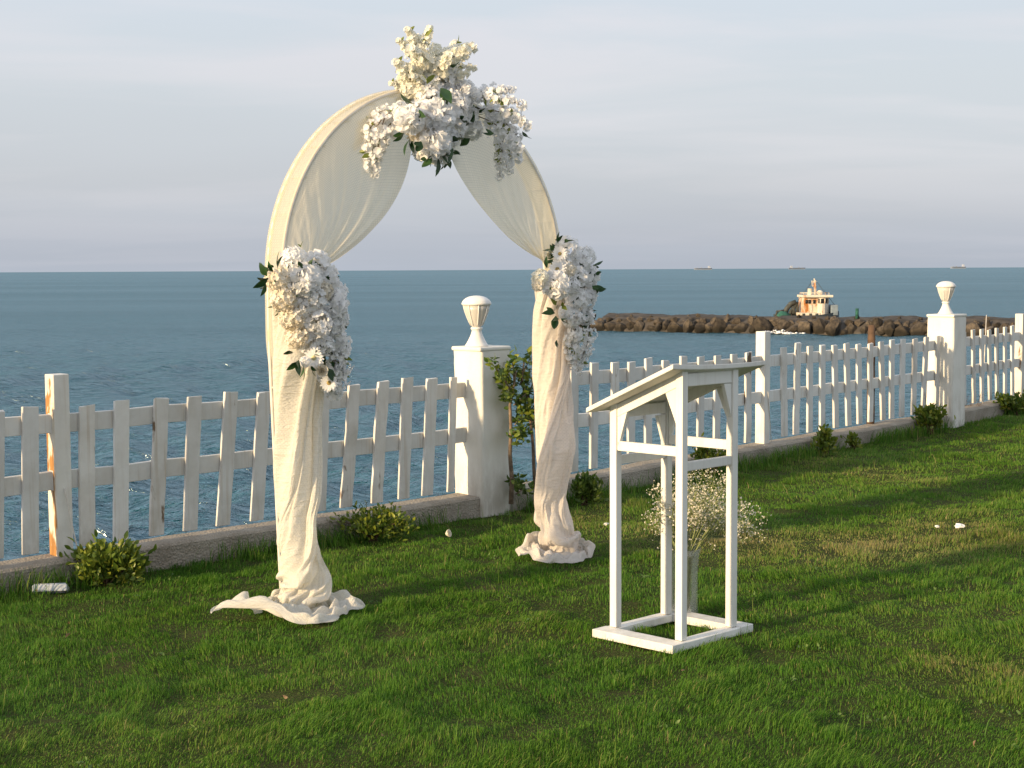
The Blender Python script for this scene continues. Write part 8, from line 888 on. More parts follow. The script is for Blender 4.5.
3,-8,-17,-3,20,5,4,1,0,14,-9,7,5,4,-3,-2,0,9,-2,0,4,0,5,-12,1,-4,4,-3,5,1,-1,0,0,-4,2,-3,3,0,7,1,-9,-14,-5,11,9,-6,-5,5,0,3,-2,-7,-5,-10,-1,9,5,2,-5,-3,4,1,-8,-3,1,0,-2,-19,-9,-5,15,5,-5,3,2,4,1,2,6,0,4,0,-5,-6,-3,7,4,-3,2,11,-1,-1,-1,2,-2,4,2,-2,-15,-5,0,0,1,-1,1,10,-9,-5,-5,-5,-3,-6,10,10,7,5,-1,-7,-14,-4,12,6,-7,-3,-1,0,11,-3,1,-4,-5,-2,5,5,3,2,-3,-1,-3,2,1,-10,-11,0,-10,-2,3,-2,7,-1,6,4,-4,-1,-10,6,3,6,-6,-4,1,4,4,-9,-1,13,0,8,-3,-4,5,2,2,-4,-3,14,-12,7,6,3,-5,-5,-2,7,-2,3,-3,-10,-2,4,0,3,0,-1,0,1,6,1,0,0,2,-10,-6,-2,1,3,-3,-20,1,2,3,1,-3,5,5,-1,
14,-14,-1,3,-2,10,-4,1,-2,-6,10,-6,3,12,10,-4,-7,-7,0,0,1,2,1,2,-1,3,-5,4,-1,-5,-1,-1,3,1,-2,3,-2,0,-2,-7,5,10,-3,1,-10,6,0,-4,2,-3,-1,6,11,3,-6,-2,3,2,-7,6,-3,3,0,-4,-2,0,0,11,-1,1,-12,-5,-3,2,4,0,4,-4,-3,-9,-1,-2,8,3,-5,0,0,6,-3,-2,0,-2,1,-1,-3,-1,-9,-3,3,6,2,-1,3,-2,-3,-3,7,-2,-4,2,6,5,-8,-4,-1,-5,4,-6,2,-7,-2,-1,-13,5,2,3,-1,0,2,6,-1,-1,-1,1,5,2,1,5,0,-1,0,-2,2,0,4,-3,0,0,-4,-1,4,-6,-1,-10,5,-4,-3,1,0,7,-5,-3,-5,-7,20,4,14,-7,5,-3,-5,-2,0,0,-1,-11,-4,-3,9,4,5,5,4,-2,-5,-6,6,3,4,0,1,1,2,0,4,0,4,-3,1,0,-1,3,1,-4,0,-6,-7,0,2,2,-4,0,6,11,-9,-1,
13,-4,14,-1,-3,-4,-6,0,6,-10,2,2,-4,0,-4,11,5,-8,-1,-1,-1,-1,0,10,-5,2,-2,8,3,1,-1,2,0,-2,-9,3,-4,-5,-2,2,3,-1,0,2,3,8,10,-7,3,5,-1,-7,-11,3,-1,-7,-2,-3,1,3,1,4,4,-1,0,-4,-1,-3,2,4,7,-11,6,-3,5,-4,0,8,0,-5,-2,-3,5,1,-2,5,1,-2,-3,-5,-1,1,-6,-1,0,8,1,-3,3,2,2,-3,-2,6,-6,0,-6,7,2,0,3,3,0,0,-3,-2,-1,1,-2,-4,-7,-5,-2,-10,2,-12,0,3,7,4,-4,1,2,-2,-2,0,8,7,1,-3,-2,8,2,7,7,4,-1,-2,-5,-2,-4,-11,-4,3,-2,-7,0,1,6,-2,5,5,1,13,1,-2,-10,-3,-3,-3,0,2,0,5,3,-2,-1,-1,-2,-14,0,5,3,-1,2,11,-3,6,1,-1,4,-1,6,-5,-3,2,-2,-1,4,-1,5,7,3,-3,6,-3,-7,0,-3,-6,-2,-3,3,-2,4,6,
15,-4,-5,-1,0,7,-1,1,-6,1,1,0,-6,2,8,-5,1,3,5,2,-2,1,0,-7,1,1,2,-8,0,3,3,2,1,-2,8,-12,1,-1,3,-2,-6,6,1,0,7,-7,-10,6,-2,-4,-1,0,0,-2,10,5,3,-1,7,-7,-1,-6,-2,-1,7,4,1,5,3,-6,-2,5,-2,3,-7,6,-9,-2,-4,11,-3,1,-5,0,2,-2,-5,-6,0,-2,3,-2,0,-2,-2,-2,-1,4,10,-3,-6,6,2,-1,1,0,-1,-1,0,2,-10,-1,0,-14,1,0,0,-4,-2,14,6,1,12,1,-2,4,-1,-5,-7,1,5,5,-11,-4,-11,2,-8,-9,3,3,6,1,-1,-7,-2,2,6,6,6,6,5,5,9,2,-5,-1,1,-4,-1,-2,5,3,1,-13,-14,0,3,-5,0,0,-5,-3,-2,7,0,6,13,3,0,4,-2,4,-3,2,-2,-4,6,-3,-6,2,-1,-2,-1,4,3,2,-1,-8,2,-2,-7,0,4,8,1,10,12,5,-5,-8,-1,1,0,1,-3,1,
15,4,-11,-3,6,-4,2,2,4,1,-12,-13,-4,-3,-2,-4,3,6,-3,1,-5,1,4,-1,-5,-1,0,-5,-2,5,3,3,-3,5,9,1,0,5,2,0,-4,-1,0,-5,5,-5,1,11,-2,2,9,5,-2,2,-1,1,-11,-3,1,-14,-1,0,1,12,-5,2,-3,0,10,3,-6,3,-4,0,-5,-4,11,-6,-4,-7,2,3,-5,-7,4,-6,-5,2,0,-2,-2,2,2,-3,7,3,-1,-3,2,-14,4,9,-2,-4,9,10,0,-10,11,-3,-16,-4,3,-2,-4,1,3,-3,3,6,-9,-3,11,-1,-1,13,-1,-2,0,3,0,-7,14,10,1,3,-2,-8,3,-4,-3,1,-2,3,-1,-6,-7,-8,-8,2,-2,-6,8,5,1,16,2,2,-5,-1,-1,-15,-8,9,-10,2,2,-2,4,3,9,3,-11,-4,0,-6,6,2,4,8,3,0,-4,-9,12,-7,-2,4,-6,2,-1,0,1,0,3,2,-3,0,3,-4,-5,6,-4,-1,5,3,8,6,3,19,5,3,-7,-6,3,-13,
14,-5,8,-2,0,1,5,2,-7,-1,12,7,3,0,-8,-3,-3,-5,1,1,3,-2,-1,6,0,0,-3,0,2,-4,-2,0,6,-4,-3,11,-2,0,1,-2,5,-4,1,5,-12,0,-4,-10,1,-4,-10,1,3,6,-10,-1,-4,4,7,15,1,3,1,-3,-3,-10,2,-15,-9,1,9,6,2,-3,-1,-1,-11,-2,3,-1,-1,-5,8,-2,-8,7,3,0,2,7,5,-5,-4,6,-9,-2,1,0,1,7,0,4,3,-1,0,-7,2,-5,-22,11,5,-3,1,10,2,-2,-1,5,-3,-12,-1,-3,-1,12,3,-2,3,1,1,-4,-4,-3,-10,-13,6,-1,-4,8,-4,8,5,0,0,-2,2,2,-6,5,2,-6,4,6,-7,-2,-3,-1,-1,6,6,-3,-13,-2,3,-11,13,2,-1,10,1,1,-6,-2,11,-11,-1,13,-6,0,-1,0,2,-6,-1,11,-10,7,1,-6,12,-4,0,-8,1,-1,1,1,2,8,0,4,13,0,3,3,6,-6,-9,3,3,-15,0,0,1,3,4,11,
-2,0,14,-1,0,-1,3,-1,-1,9,1,-6,0,1,0,0,1,1,-2,1,1,0,0,0,-2,0,3,-3,-4,1,-4,-2,-1,3,2,-2,3,4,-2,3,5,-4,-3,-3,3,0,2,1,1,2,-2,-6,1,-6,1,-5,11,-3,-7,-1,0,7,-5,2,4,-2,3,2,-6,-6,-6,-3,-4,1,10,0,2,-3,0,0,4,3,-1,0,1,-2,0,-1,-3,-7,-1,0,11,-3,2,-12,3,0,-3,3,-5,-4,5,1,-5,-8,2,13,2,-4,8,-2,5,1,10,1,3,-9,-2,-1,0,-1,-12,-5,-5,-4,-2,0,7,0,-2,1,6,2,-1,-2,3,6,5,-7,-11,-1,1,6,2,1,9,0,0,-1,-2,-2,-7,1,4,-11,2,-9,3,-1,2,12,5,4,-13,-4,-4,6,-2,-2,3,3,0,2,2,0,-8,0,1,1,-1,0,10,1,1,-7,2,4,-4,1,-1,12,1,-2,-8,-1,2,6,-5,5,5,-2,1,-2,-7,5,3,4,-2,1,4,0,2,-4,3,0,
-6,5,13,7,-6,-1,-7,-2,-3,5,1,2,6,1,-2,-1,1,0,-7,-5,4,0,-1,0,4,4,-1,2,6,-2,-5,-5,-1,-6,-5,-9,3,0,2,2,2,5,6,7,5,0,5,-1,-3,1,1,-2,-3,-2,2,-8,-1,0,3,1,-4,-10,-5,1,5,2,-1,14,0,-1,2,-6,0,-1,-8,-1,-5,10,-2,1,-6,1,-10,11,1,4,2,0,1,-5,-3,0,-11,5,1,14,-7,4,-7,3,-2,-9,-1,-5,0,1,1,4,7,1,15,-1,-1,-1,-8,0,-10,3,-1,8,-2,-1,3,-4,1,-10,5,-4,-9,3,1,12,-6,1,-1,0,-5,-6,2,-1,6,4,-3,-4,-1,2,8,0,0,-2,1,0,3,4,2,1,-6,-5,-11,6,-2,-3,0,2,17,-2,0,-15,3,0,7,-1,0,3,0,-4,-2,2,4,-9,4,3,-4,0,-5,11,0,0,3,3,4,-1,-10,10,8,2,-1,-3,9,-10,-6,0,3,-4,-2,1,2,-10,8,10,-5,2,7,5,-3,0,
9,-9,9,-5,0,-3,-7,5,6,-11,-4,-3,2,-2,0,3,2,2,-1,-2,-1,-2,-1,-12,0,-2,-7,5,0,11,4,4,6,-2,2,3,-6,-7,-11,1,-1,5,1,2,2,5,-4,-8,3,0,4,1,7,6,-1,9,2,0,-10,-7,3,-2,1,-9,9,7,1,1,3,8,-5,-2,3,1,1,-3,12,-3,-3,-6,0,-4,0,-2,5,-14,1,-1,2,6,3,10,0,0,-2,-9,5,-1,5,-12,10,-5,-7,0,-2,6,-2,2,2,-1,2,21,-6,-3,-7,1,8,-3,6,-7,4,3,0,-3,-4,9,-14,-1,-1,-4,1,-8,0,-1,5,7,1,8,1,1,2,-4,-3,-7,-4,-9,-14,4,0,7,-2,-3,-4,-2,-2,-2,6,0,6,3,5,7,-5,-3,-9,4,6,7,0,1,-4,0,-2,3,0,-1,4,1,-4,-5,1,-3,-4,-1,8,5,-10,11,7,1,0,-3,11,-8,-6,1,-5,-3,-2,5,4,1,-1,5,4,0,3,-2,-1,-1,0,3,3,-1,2,-1,
9,-8,-8,-2,11,4,4,-5,12,-5,2,1,-5,-4,-4,-6,-3,2,1,3,-2,0,5,7,7,-2,-8,-2,-1,3,-3,-4,0,-1,2,2,3,-5,0,-1,4,-1,-3,-4,-8,0,7,8,1,-5,-6,-1,0,3,0,-1,1,0,5,2,-1,-1,-1,7,5,3,-3,-7,-2,-1,4,1,0,-4,-2,2,3,1,-2,4,-2,0,1,1,-1,-2,2,2,-9,-3,-6,6,0,1,7,-4,6,-5,4,4,-1,2,-4,-1,3,-7,1,-8,1,-4,-1,7,3,10,4,-4,-5,-11,6,-1,-1,3,3,4,-1,0,2,0,1,-8,-2,-8,2,1,0,-3,-4,3,1,-3,-1,3,6,-8,2,-1,-1,-3,-4,2,2,-1,12,2,-3,1,5,4,2,-3,-5,-15,4,5,15,-1,-3,-11,-1,5,-9,-1,-5,8,-1,1,7,-1,-1,1,-2,3,3,0,0,-3,5,-1,3,2,0,-2,0,-4,-12,2,5,-5,0,4,-3,5,-4,7,-3,0,4,5,0,3,2,1,0,1,0,-2,
12,8,-3,2,-7,-2,1,2,-3,-5,-4,15,-3,3,1,2,1,-1,3,4,2,4,-6,-6,-11,0,14,-1,1,-4,0,-5,0,-1,-5,-2,-6,3,-1,2,0,-3,0,-1,2,-4,-5,2,-4,7,4,6,4,-3,3,1,-2,2,2,2,-4,-7,-1,-4,-4,-5,2,-1,1,-4,10,4,2,3,4,-3,-5,-8,2,10,0,2,-3,1,-4,3,-8,2,-3,5,-1,-9,-4,-8,6,-2,-3,5,-2,7,-10,7,3,3,0,-1,-3,-4,2,11,0,-5,-9,0,9,2,9,0,-8,-1,-14,0,-11,1,10,-8,4,-1,1,3,-5,7,8,-1,-12,0,1,-2,-3,-2,5,1,-2,2,6,5,-8,3,3,-1,-5,-7,3,-3,-4,15,-5,-3,-1,4,5,6,3,-3,-15,5,3,8,1,-7,-5,2,7,-9,-3,-8,10,-3,2,7,2,1,-2,0,1,-1,6,-2,-6,1,0,3,4,5,5,-8,1,-13,-1,5,-3,-1,2,1,2,-1,2,0,1,-2,3,-1,-4,2,0,4,
7,2,-15,2,-4,10,-3,2,-4,0,2,4,-7,-1,20,8,5,-9,5,6,-6,-7,-4,11,-1,-10,6,-3,-1,-7,1,9,-3,-1,-11,0,3,7,5,-3,-2,-1,1,5,0,3,4,1,-2,0,1,-3,-11,-3,2,9,-5,-1,1,2,3,4,0,-7,-12,2,-5,2,3,6,4,-5,0,11,-6,-2,-3,5,0,-9,3,-3,4,-8,2,-1,4,-2,4,-6,1,0,-2,-3,-14,10,1,1,-11,-3,4,-7,-1,0,0,3,0,12,-5,-8,-3,-1,2,-2,0,3,7,7,-1,2,0,4,-2,-6,-4,-5,1,1,-8,5,0,2,-1,-5,6,6,3,-10,1,1,-9,-4,-5,10,0,-2,12,1,0,-7,6,6,-8,1,-1,-1,-3,-8,7,4,5,-2,-2,0,-5,-2,-5,3,2,-3,16,0,4,-2,5,8,-15,0,-7,14,-2,0,3,2,2,-16,1,2,-8,1,-5,2,0,0,9,2,6,7,-2,-1,-8,-3,4,-3,-1,2,-1,3,0,-3,-3,3,-4,-1,2,-2,
6,-8,5,2,5,-6,1,4,-1,-1,2,-2,2,-1,6,-10,-1,8,1,-1,-1,3,7,-7,-1,-2,3,-5,-11,-3,0,0,3,2,8,2,5,-1,1,-3,0,1,-3,-3,-1,2,1,-1,1,2,1,-2,2,-1,-1,-7,2,-1,5,-2,2,8,-4,1,-1,2,3,0,-1,-9,-9,0,-1,4,2,7,-10,-3,-1,0,2,-3,7,3,-4,5,-7,0,2,0,1,-1,0,1,-2,-2,0,-5,6,5,1,4,0,-1,-1,0,2,2,-2,-1,-2,-8,-2,-8,-2,-1,-1,11,0,7,8,-2,-2,-3,-2,2,-11,4,1,-1,-1,-5,0,-1,0,2,-1,2,-3,-1,-6,4,0,-4,-1,1,9,3,2,4,0,-1,-2,-2,-4,-11,10,5,-4,-2,-4,5,-2,-3,9,0,1,-9,0,2,2,0,-2,6,1,0,-1,4,6,-11,1,-5,13,0,2,0,-3,-2,-10,1,5,-4,-5,4,0,6,-2,12,3,-2,-2,-2,1,-9,3,0,5,-2,1,-7,3,0,2,-2,-2,2,
8,-3,0,-10,-3,9,6,-2,3,3,4,-2,-1,5,-8,-2,-4,9,-5,-1,-3,3,6,0,-4,6,-10,4,-7,10,-1,-11,1,-1,2,0,-3,4,1,4,3,0,5,4,0,-7,-4,-4,-1,-4,0,1,7,1,0,3,6,-3,-8,-4,0,1,1,2,6,-2,-1,-6,3,3,3,-3,-4,-1,1,1,0,-4,3,-6,5,-1,-4,2,4,1,-3,-7,10,-5,-4,0,0,3,0,-2,-3,1,-6,3,-2,5,10,1,9,4,-5,-1,3,2,-1,-12,4,-4,0,-4,-11,-9,1,8,6,0,5,-1,-2,1,1,-3,3,10,-1,6,-8,0,-4,-8,1,-14,5,2,8,-1,0,-1,0,-3,-8,-1,0,1,0,0,-2,3,2,17,0,-2,4,2,-2,-16,2,0,-6,0,2,11,1,1,-6,-1,-6,-4,-1,1,-1,4,-2,3,4,1,0,0,3,10,-2,5,-4,-1,-2,-5,3,0,-2,2,2,0,-1,3,8,-1,-1,0,1,1,1,4,-4,3,1,1,-15,-1,1,5,
12,0,-1,-7,-11,14,-8,-3,11,-1,1,-8,2,2,-9,-2,2,-7,-3,0,9,7,6,3,4,0,-8,-1,3,10,-1,1,12,6,5,-11,-3,-2,-4,-2,0,-4,-2,-6,8,2,5,-2,-2,3,-7,-2,-6,7,-2,5,8,2,6,2,1,-4,-8,-1,-4,-5,-1,3,-1,-3,-9,4,2,-7,-9,-2,13,5,-5,5,5,-6,0,-1,10,-12,4,8,-5,-11,-3,4,1,13,0,0,-9,1,9,-13,0,-8,5,-2,3,23,1,-4,0,-4,-6,-12,12,10,-13,-2,-10,7,2,8,-11,-4,8,4,-2,0,19,2,-6,-6,-4,4,10,-1,2,-16,-1,-7,-5,2,-16,0,-1,14,2,-1,10,-5,-7,-5,3,0,1,4,5,-1,3,4,6,1,1,0,-6,-4,-19,3,1,3,5,-2,8,0,1,8,1,-11,-9,-1,1,-7,-1,2,0,4,-1,4,-2,2,-5,-1,10,0,7,-4,0,-17,9,12,-3,6,2,14,-12,0,0,-1,-4,7,3,3,4,-8,-8,-4,11,-9,
10,-8,4,2,13,-4,4,-4,8,-4,-2,4,-6,0,-5,0,1,2,-7,-6,1,-6,-4,0,9,14,3,-5,4,-9,10,0,4,-7,0,5,4,-6,-22,-2,1,3,4,4,6,-2,-6,13,-2,-2,5,0,7,-7,2,4,-8,-1,2,5,-6,-2,1,5,-3,-10,1,-1,-3,-3,7,1,-5,-3,17,-1,-2,-5,1,-3,-16,0,4,0,-5,2,1,4,-11,12,7,-4,2,7,1,-3,11,-5,-7,-7,4,16,-3,3,-8,-11,-1,3,8,-1,0,2,1,-2,-11,6,0,-5,-4,-5,16,-5,11,5,-2,3,-21,3,-3,3,2,-6,1,-3,2,8,-2,1,-13,1,-11,4,1,-1,-3,-4,8,6,2,14,-2,-3,-2,1,0,-14,-1,-3,-5,0,1,5,10,7,7,-5,-5,-14,-2,2,9,6,-3,8,2,6,7,-1,-4,-16,1,3,-12,0,-4,4,3,-2,7,-3,0,-5,-7,9,13,2,4,3,0,1,7,3,5,-9,3,-7,-23,1,-4,4,-8,6,21,12,-8,-7,
12,1,3,-3,3,-14,0,1,1,2,-1,8,-1,6,0,-1,1,-8,1,-2,9,-11,-11,10,-4,0,-1,9,11,-14,1,3,-3,1,-9,2,-10,4,12,5,0,-16,-5,-4,-5,8,5,12,1,1,10,-2,-3,-9,1,-2,-9,-1,2,-1,-1,1,7,0,-2,-2,5,-8,-6,-1,8,6,-6,2,1,-4,-2,4,9,-5,-7,7,-8,4,-6,3,5,-14,8,-5,2,-5,8,4,3,7,9,-2,-2,3,-1,-4,-16,-2,5,-2,10,5,-3,0,2,8,-12,-6,-3,1,-2,2,4,-18,-9,1,12,5,-5,9,3,-3,-4,-11,7,-15,-2,1,-4,6,-2,12,11,-6,9,1,3,-18,4,4,-1,-8,-7,9,2,0,7,-2,-4,-16,3,4,-11,1,0,11,-3,-4,11,6,5,-3,1,6,-11,-3,-9,8,2,0,12,5,-1,-2,-2,3,-22,-1,8,-1,7,-4,19,-4,0,-1,-3,0,0,4,-3,2,0,2,4,-1,3,-1,11,-2,-9,-9,8,-12,5,-7,12,-7,-2,12,
13,1,-1,-8,0,-16,-12,-1,-8,2,1,5,9,2,5,5,1,13,3,4,-1,-4,0,0,-8,-6,10,6,6,-10,-9,8,-15,1,-10,-2,10,4,18,-6,-3,3,-3,-3,-12,-2,-2,-2,5,7,8,0,-5,-5,-4,-16,-8,5,-1,-4,6,12,6,-5,1,11,-5,6,8,5,-8,-12,1,11,1,-1,-11,-1,-13,11,4,2,-1,-10,1,-3,-2,-1,0,11,4,-5,-1,-5,-4,3,11,10,17,3,-9,-5,-14,15,-4,-8,-18,-17,-8,10,5,8,0,11,10,0,-3,0,-3,-6,1,0,-13,-10,1,15,2,-8,7,-7,0,-4,-2,1,-8,6,-1,-2,9,3,6,3,-3,9,4,3,-22,3,1,0,-8,-9,7,2,-3,-1,-3,-1,9,1,-1,-11,4,6,4,2,0,9,1,-2,-8,1,10,-10,-3,-13,5,2,2,4,3,4,12,2,0,-11,-1,5,-6,3,1,16,-3,6,-13,5,-3,-7,6,-8,5,-2,2,6,1,5,10,-2,0,-3,-3,12,-15,-3,-17,15,
10,-5,-6,2,7,0,-5,7,-12,3,-3,6,-1,-7,16,0,1,1,-2,0,1,2,7,-8,-4,-1,7,-4,-1,0,1,1,-17,-6,9,1,4,-6,4,-3,-9,15,3,6,-5,-5,-6,-11,1,1,-2,0,7,12,4,-2,-11,-4,-9,-1,-5,-9,11,14,9,-6,0,9,-2,-2,-1,4,0,-10,-10,-5,11,10,-4,1,-3,2,-6,13,-2,2,-1,4,-4,1,-2,-2,-2,-2,0,-8,-5,0,-2,5,9,16,2,-13,-2,-3,6,-8,1,-5,-8,7,7,0,1,2,3,-3,-1,-3,-5,-2,-2,-3,0,-6,-5,0,14,9,-6,6,3,0,3,-3,1,-6,-1,-2,-2,2,2,3,0,-2,3,4,2,-22,-5,-1,0,0,-3,12,2,-4,1,2,2,3,1,-1,1,0,2,1,1,1,-2,4,3,-11,1,5,-6,-4,-10,12,3,0,6,1,2,-2,0,1,4,3,3,-7,1,1,-1,1,2,-5,-3,3,-4,4,-5,4,-1,1,11,-1,2,1,3,-2,0,-7,8,-10,
16,-6,-7,-5,7,3,-5,2,-3,1,-1,3,2,-4,8,-1,1,1,0,5,-5,-2,0,2,-5,6,-6,-4,-11,13,3,4,-3,3,0,-12,-7,1,0,9,0,8,-4,-3,7,-2,2,-10,-7,-7,-2,10,10,0,-6,-3,10,3,0,-11,-1,-2,-1,-1,-9,3,3,2,-2,4,11,1,-4,-2,-2,0,0,4,1,-2,9,-5,4,-11,1,-5,9,3,-2,2,5,3,-2,-8,-3,1,-2,-4,-11,2,8,1,11,-5,3,-8,3,3,-2,3,1,-1,-2,-8,9,2,-7,3,-6,6,-15,5,-3,1,4,4,-1,-2,-5,-3,-6,10,1,-3,3,7,-1,4,-5,-3,-3,-4,-4,-7,7,8,9,-2,0,-5,3,-2,-14,-3,-3,12,3,1,-8,2,-1,2,1,6,-1,-1,-14,8,1,3,-3,1,6,0,-1,15,-9,2,-7,4,1,-8,2,1,0,5,0,3,-6,6,0,4,5,-4,-1,-7,9,-1,1,-7,6,-1,2,-6,0,5,9,-2,-4,-8,0,7,-4,1,0,-5
]

tieL = atY(303, 281, AL.y+.0) ; tieR = atY(546, 266, AR.y-.02)
mbL = MB(); curtain(1, tieL, mbL, [(424, 104), (413, 128), (408, 150), (402, 175), (392, 198), (377, 220), (357, 242), (334, 262), (303, 281)]); strip(1, mbL, .0, 1.0, AL)
voL = mbL.build('curtain', M['voile'], arch)
mbR = MB(); curtain(-1, tieR, mbR, [(437, 110), (441, 135), (448, 165), (458, 184), (471, 203), (486, 222), (503, 239), (524, 254), (546, 266)]); strip(-1, mbR, .0, 1.0, AR)
voR = mbR.build('curtain', M['voile'], arch)
mbL = MB()
column([(282, 270, 316), (345, 270.5, 317), (390, 272, 317.5), (420, 272, 317.5), (450, 273, 317.5), (480, 274, 319), (500, 276, 319), (520, 278, 315), (545, 279, 318), (570, 279, 324), (604, 276, 330)],
       AL.y-.125, mbL, FOLDS_L, (-99, -27, 1280), (74, 72), 1.40, -.02, 1.7)
mbR = MB()
column([(268, 534, 572), (300, 535.5, 573), (340, 534, 571), (380, 534.5, 571), (420, 536, 574), (450, 537, 575.5), (480, 536, 568), (500, 534.6, 566), (525, 535, 571), (540, 537, 576)],
       AR.y-.125, mbR, FOLDS_R, (-61, -72, 1260), (74, 72), 1.46, .03, .5, .84)
for mb_, mt in ((mbL, 'cloth_l'), (mbR, 'cloth_r')):
    o = mb_.build('gathered_drape', M[mt], arch); sb = o.modifiers.new('smooth', 'SUBSURF'); sb.levels = sb.render_levels = 1

# ------------------------------------------------------------------ flower kit
def frame(d, roll=0.):
    d = Vector(d).normalized(); a = Z if abs(d.z) < .9 else X
    u = d.cross(a).normalized(); v = d.cross(u)
    c, s = math.cos(roll), math.sin(roll)
    return u*c + v*s, v*c - u*s, d
def petal(b, o, u, w, d, L, wid, cup, mi=0):
    """a cupped petal that starts at o, runs along u and opens to d"""
    vs = []
    for i, (f, g) in enumerate(((0, .18), (.4, .8), (.75, 1.0), (1.0, .45))):
        lift = cup*L*(f**1.6)
        for k in (-1, 0, 1):
            vs.append(o + u*(L*f) + w*(k*g*wid/2) + d*(lift + abs(k)*.16*wid*g))
    fs = []
    for i in range(3):
        for k in range(2): fs.append((i*3+k, i*3+k+1, (i+1)*3+k+1, (i+1)*3+k))
    b.add(vs, fs, mi)
def floret(b, o, d, r, n, rg, mi=0, cup=.35):
    u, v, d = frame(d, rg.random()*6.28)
    for k in range(n):
        a = 2*math.pi*k/n + rg.uniform(-.15, .15)
        pu = u*math.cos(a) + v*math.sin(a); pw = v*math.cos(a) - u*math.sin(a)
        petal(b, o, pu, pw, d, r*rg.uniform(.85, 1.1), r*.92, cup*rg.uniform(.3, 1.5), mi)
def fib(n, zmin=-1.):
    g = math.pi*(3-5**.5)
    for i in range(n):
        z = 1-(1-zmin)*(i+.5)/n; r = math.sqrt(max(0, 1-z*z)); yield Vector((r*math.cos(g*i), r*math.sin(g*i), z))
def mophead(seed, n=88, r=.060, fr=.0185):
    rg = random.Random(seed); b = MB()
    for d in fib(n, -.75):
        d = (d + Vector((rg.gauss(0, .12), rg.gauss(0, .12), rg.gauss(0, .12)))).normalized()
        floret(b, d*r*rg.uniform(.86, 1.1), d + Vector((rg.gauss(0, .3), rg.gauss(0, .3), rg.gauss(0, .3))), fr*rg.uniform(.85, 1.2), 4, rg)
    return b
def peony(seed, n=190, r=.076):
    rg = random.Random(seed); b = MB()
    for i, d in enumerate(fib(n, -.55)):
        f = i/n
        d = (d + Vector((rg.gauss(0, .1), rg.gauss(0, .1), rg.gauss(0, .08)))).normalized()
        u, v, d2 = frame(d, rg.random()*6.28)
        o = d*(r*.55); L = r*(.34 + .22*rg.random())
        up = (d*.85 + u*.45).normalized()
        petal(b, o, up, v, u, L, L*rg.uniform(.75, 1.0), rg.uniform(.15, .5))
    return b
def daisy(seed):
    rg = random.Random(seed); b = MB()
    for ring, (n, L, z) in enumerate(((18, .044, 0), (15, .036, .005))):
        for k in range(n):
            a = 2*math.pi*k/n + ring*.2 + rg.uniform(-.05, .05); u = Vector((math.cos(a), math.sin(a), 0)); w = Vector((-math.sin(a), math.cos(a), 0))
            petal(b, u*.008 + Z*z, u, w, Z, L*rg.uniform(.9, 1.08), .013, .12+ring*.2)
    b.lathe([(0, .012), (.007, .0115), (.012, .008), (.014, .002)], 12, (0, 0, 0), 1)
    return b
def rose(seed):
    rg = random.Random(seed); b = MB()
    for ring, (n, rad, tilt, L) in enumerate(((3, .004, 1.45, .034), (4, .011, 1.3, .038), (5, .018, 1.1, .044), (6, .024, .75, .048))):
        for k in range(n):
            a = 2*math.pi*k/n + ring*.7 + rg.uniform(-.1, .1); ou = Vector((math.cos(a), math.sin(a), 0)); w = Vector((-math.sin(a), math.cos(a), 0))
            u = ou*math.cos(tilt) + Z*math.sin(tilt); d = Z*math.cos(tilt) - ou*math.sin(tilt)
            petal(b, ou*rad*.6, u, w, d, L, L*1.15, .25)
    return b
def spray(seed, L=.26, n=62, mi=0, droop=.10):
    """branch along +Z set with small blossoms"""
    rg = random.Random(seed); b = MB()
    pts = [Vector((droop*(f**2), .02*math.sin(f*4+seed), L*f)) for f in np.linspace(0, 1, 9)]
    b.tube(pts, [.0028*(1-.6*i/8) for i in range(9)], 5, 1)
    for i in range(n):
        f = .18 + .82*(i/n)**.85; k = min(7, int(f*8)); p = pts[k].lerp(pts[k+1], f*8-k)
        sp = .050*(1-.55*f)*min(1, 1.6-f)
        d = Vector((rg.gauss(0, 1), rg.gauss(0, 1), rg.gauss(.15, .7))).normalized()
        floret(b, p + d*sp*rg.uniform(.2, 1.25), d + Z*.2, .0150*rg.uniform(.75, 1.2), 5, rg, 0, .45)
    for i in range(5):
        f = rg.uniform(.1, .95); k = min(7, int(f*8)); p = pts[k].lerp(pts[k+1], f*8-k)
        d = Vector((rg.gauss(0, 1), rg.gauss(0, 1), rg.gauss(.3, .5))).normalized(); leafm(b, p, d, .042, .018, rg, 2)
    return b
def leafm(b, o, d, L, wid, rg, mi=0, fold=.25, curl=.25):
    u, v, d = frame(d, rg.random()*6.28); vs = []
    prof = (.12, .62, 1.0, .92, .6, .04); n = len(prof)
    for i, g in enumerate(prof):
        f = i/(n-1); c_ = o + d*(L*f) - v*(curl*L*f*f)
        for k in (-1, 0, 1): vs.append(c_ + u*(k*g*wid/2) + v*(abs(k)*fold*g*wid/2))
    fs = []
    for i in range(n-1):
        for k in range(2): fs.append((i*3+k, i*3+k+1, (i+1)*3+k+1, (i+1)*3+k))
    b.add(vs, fs, mi)
KIT = {}
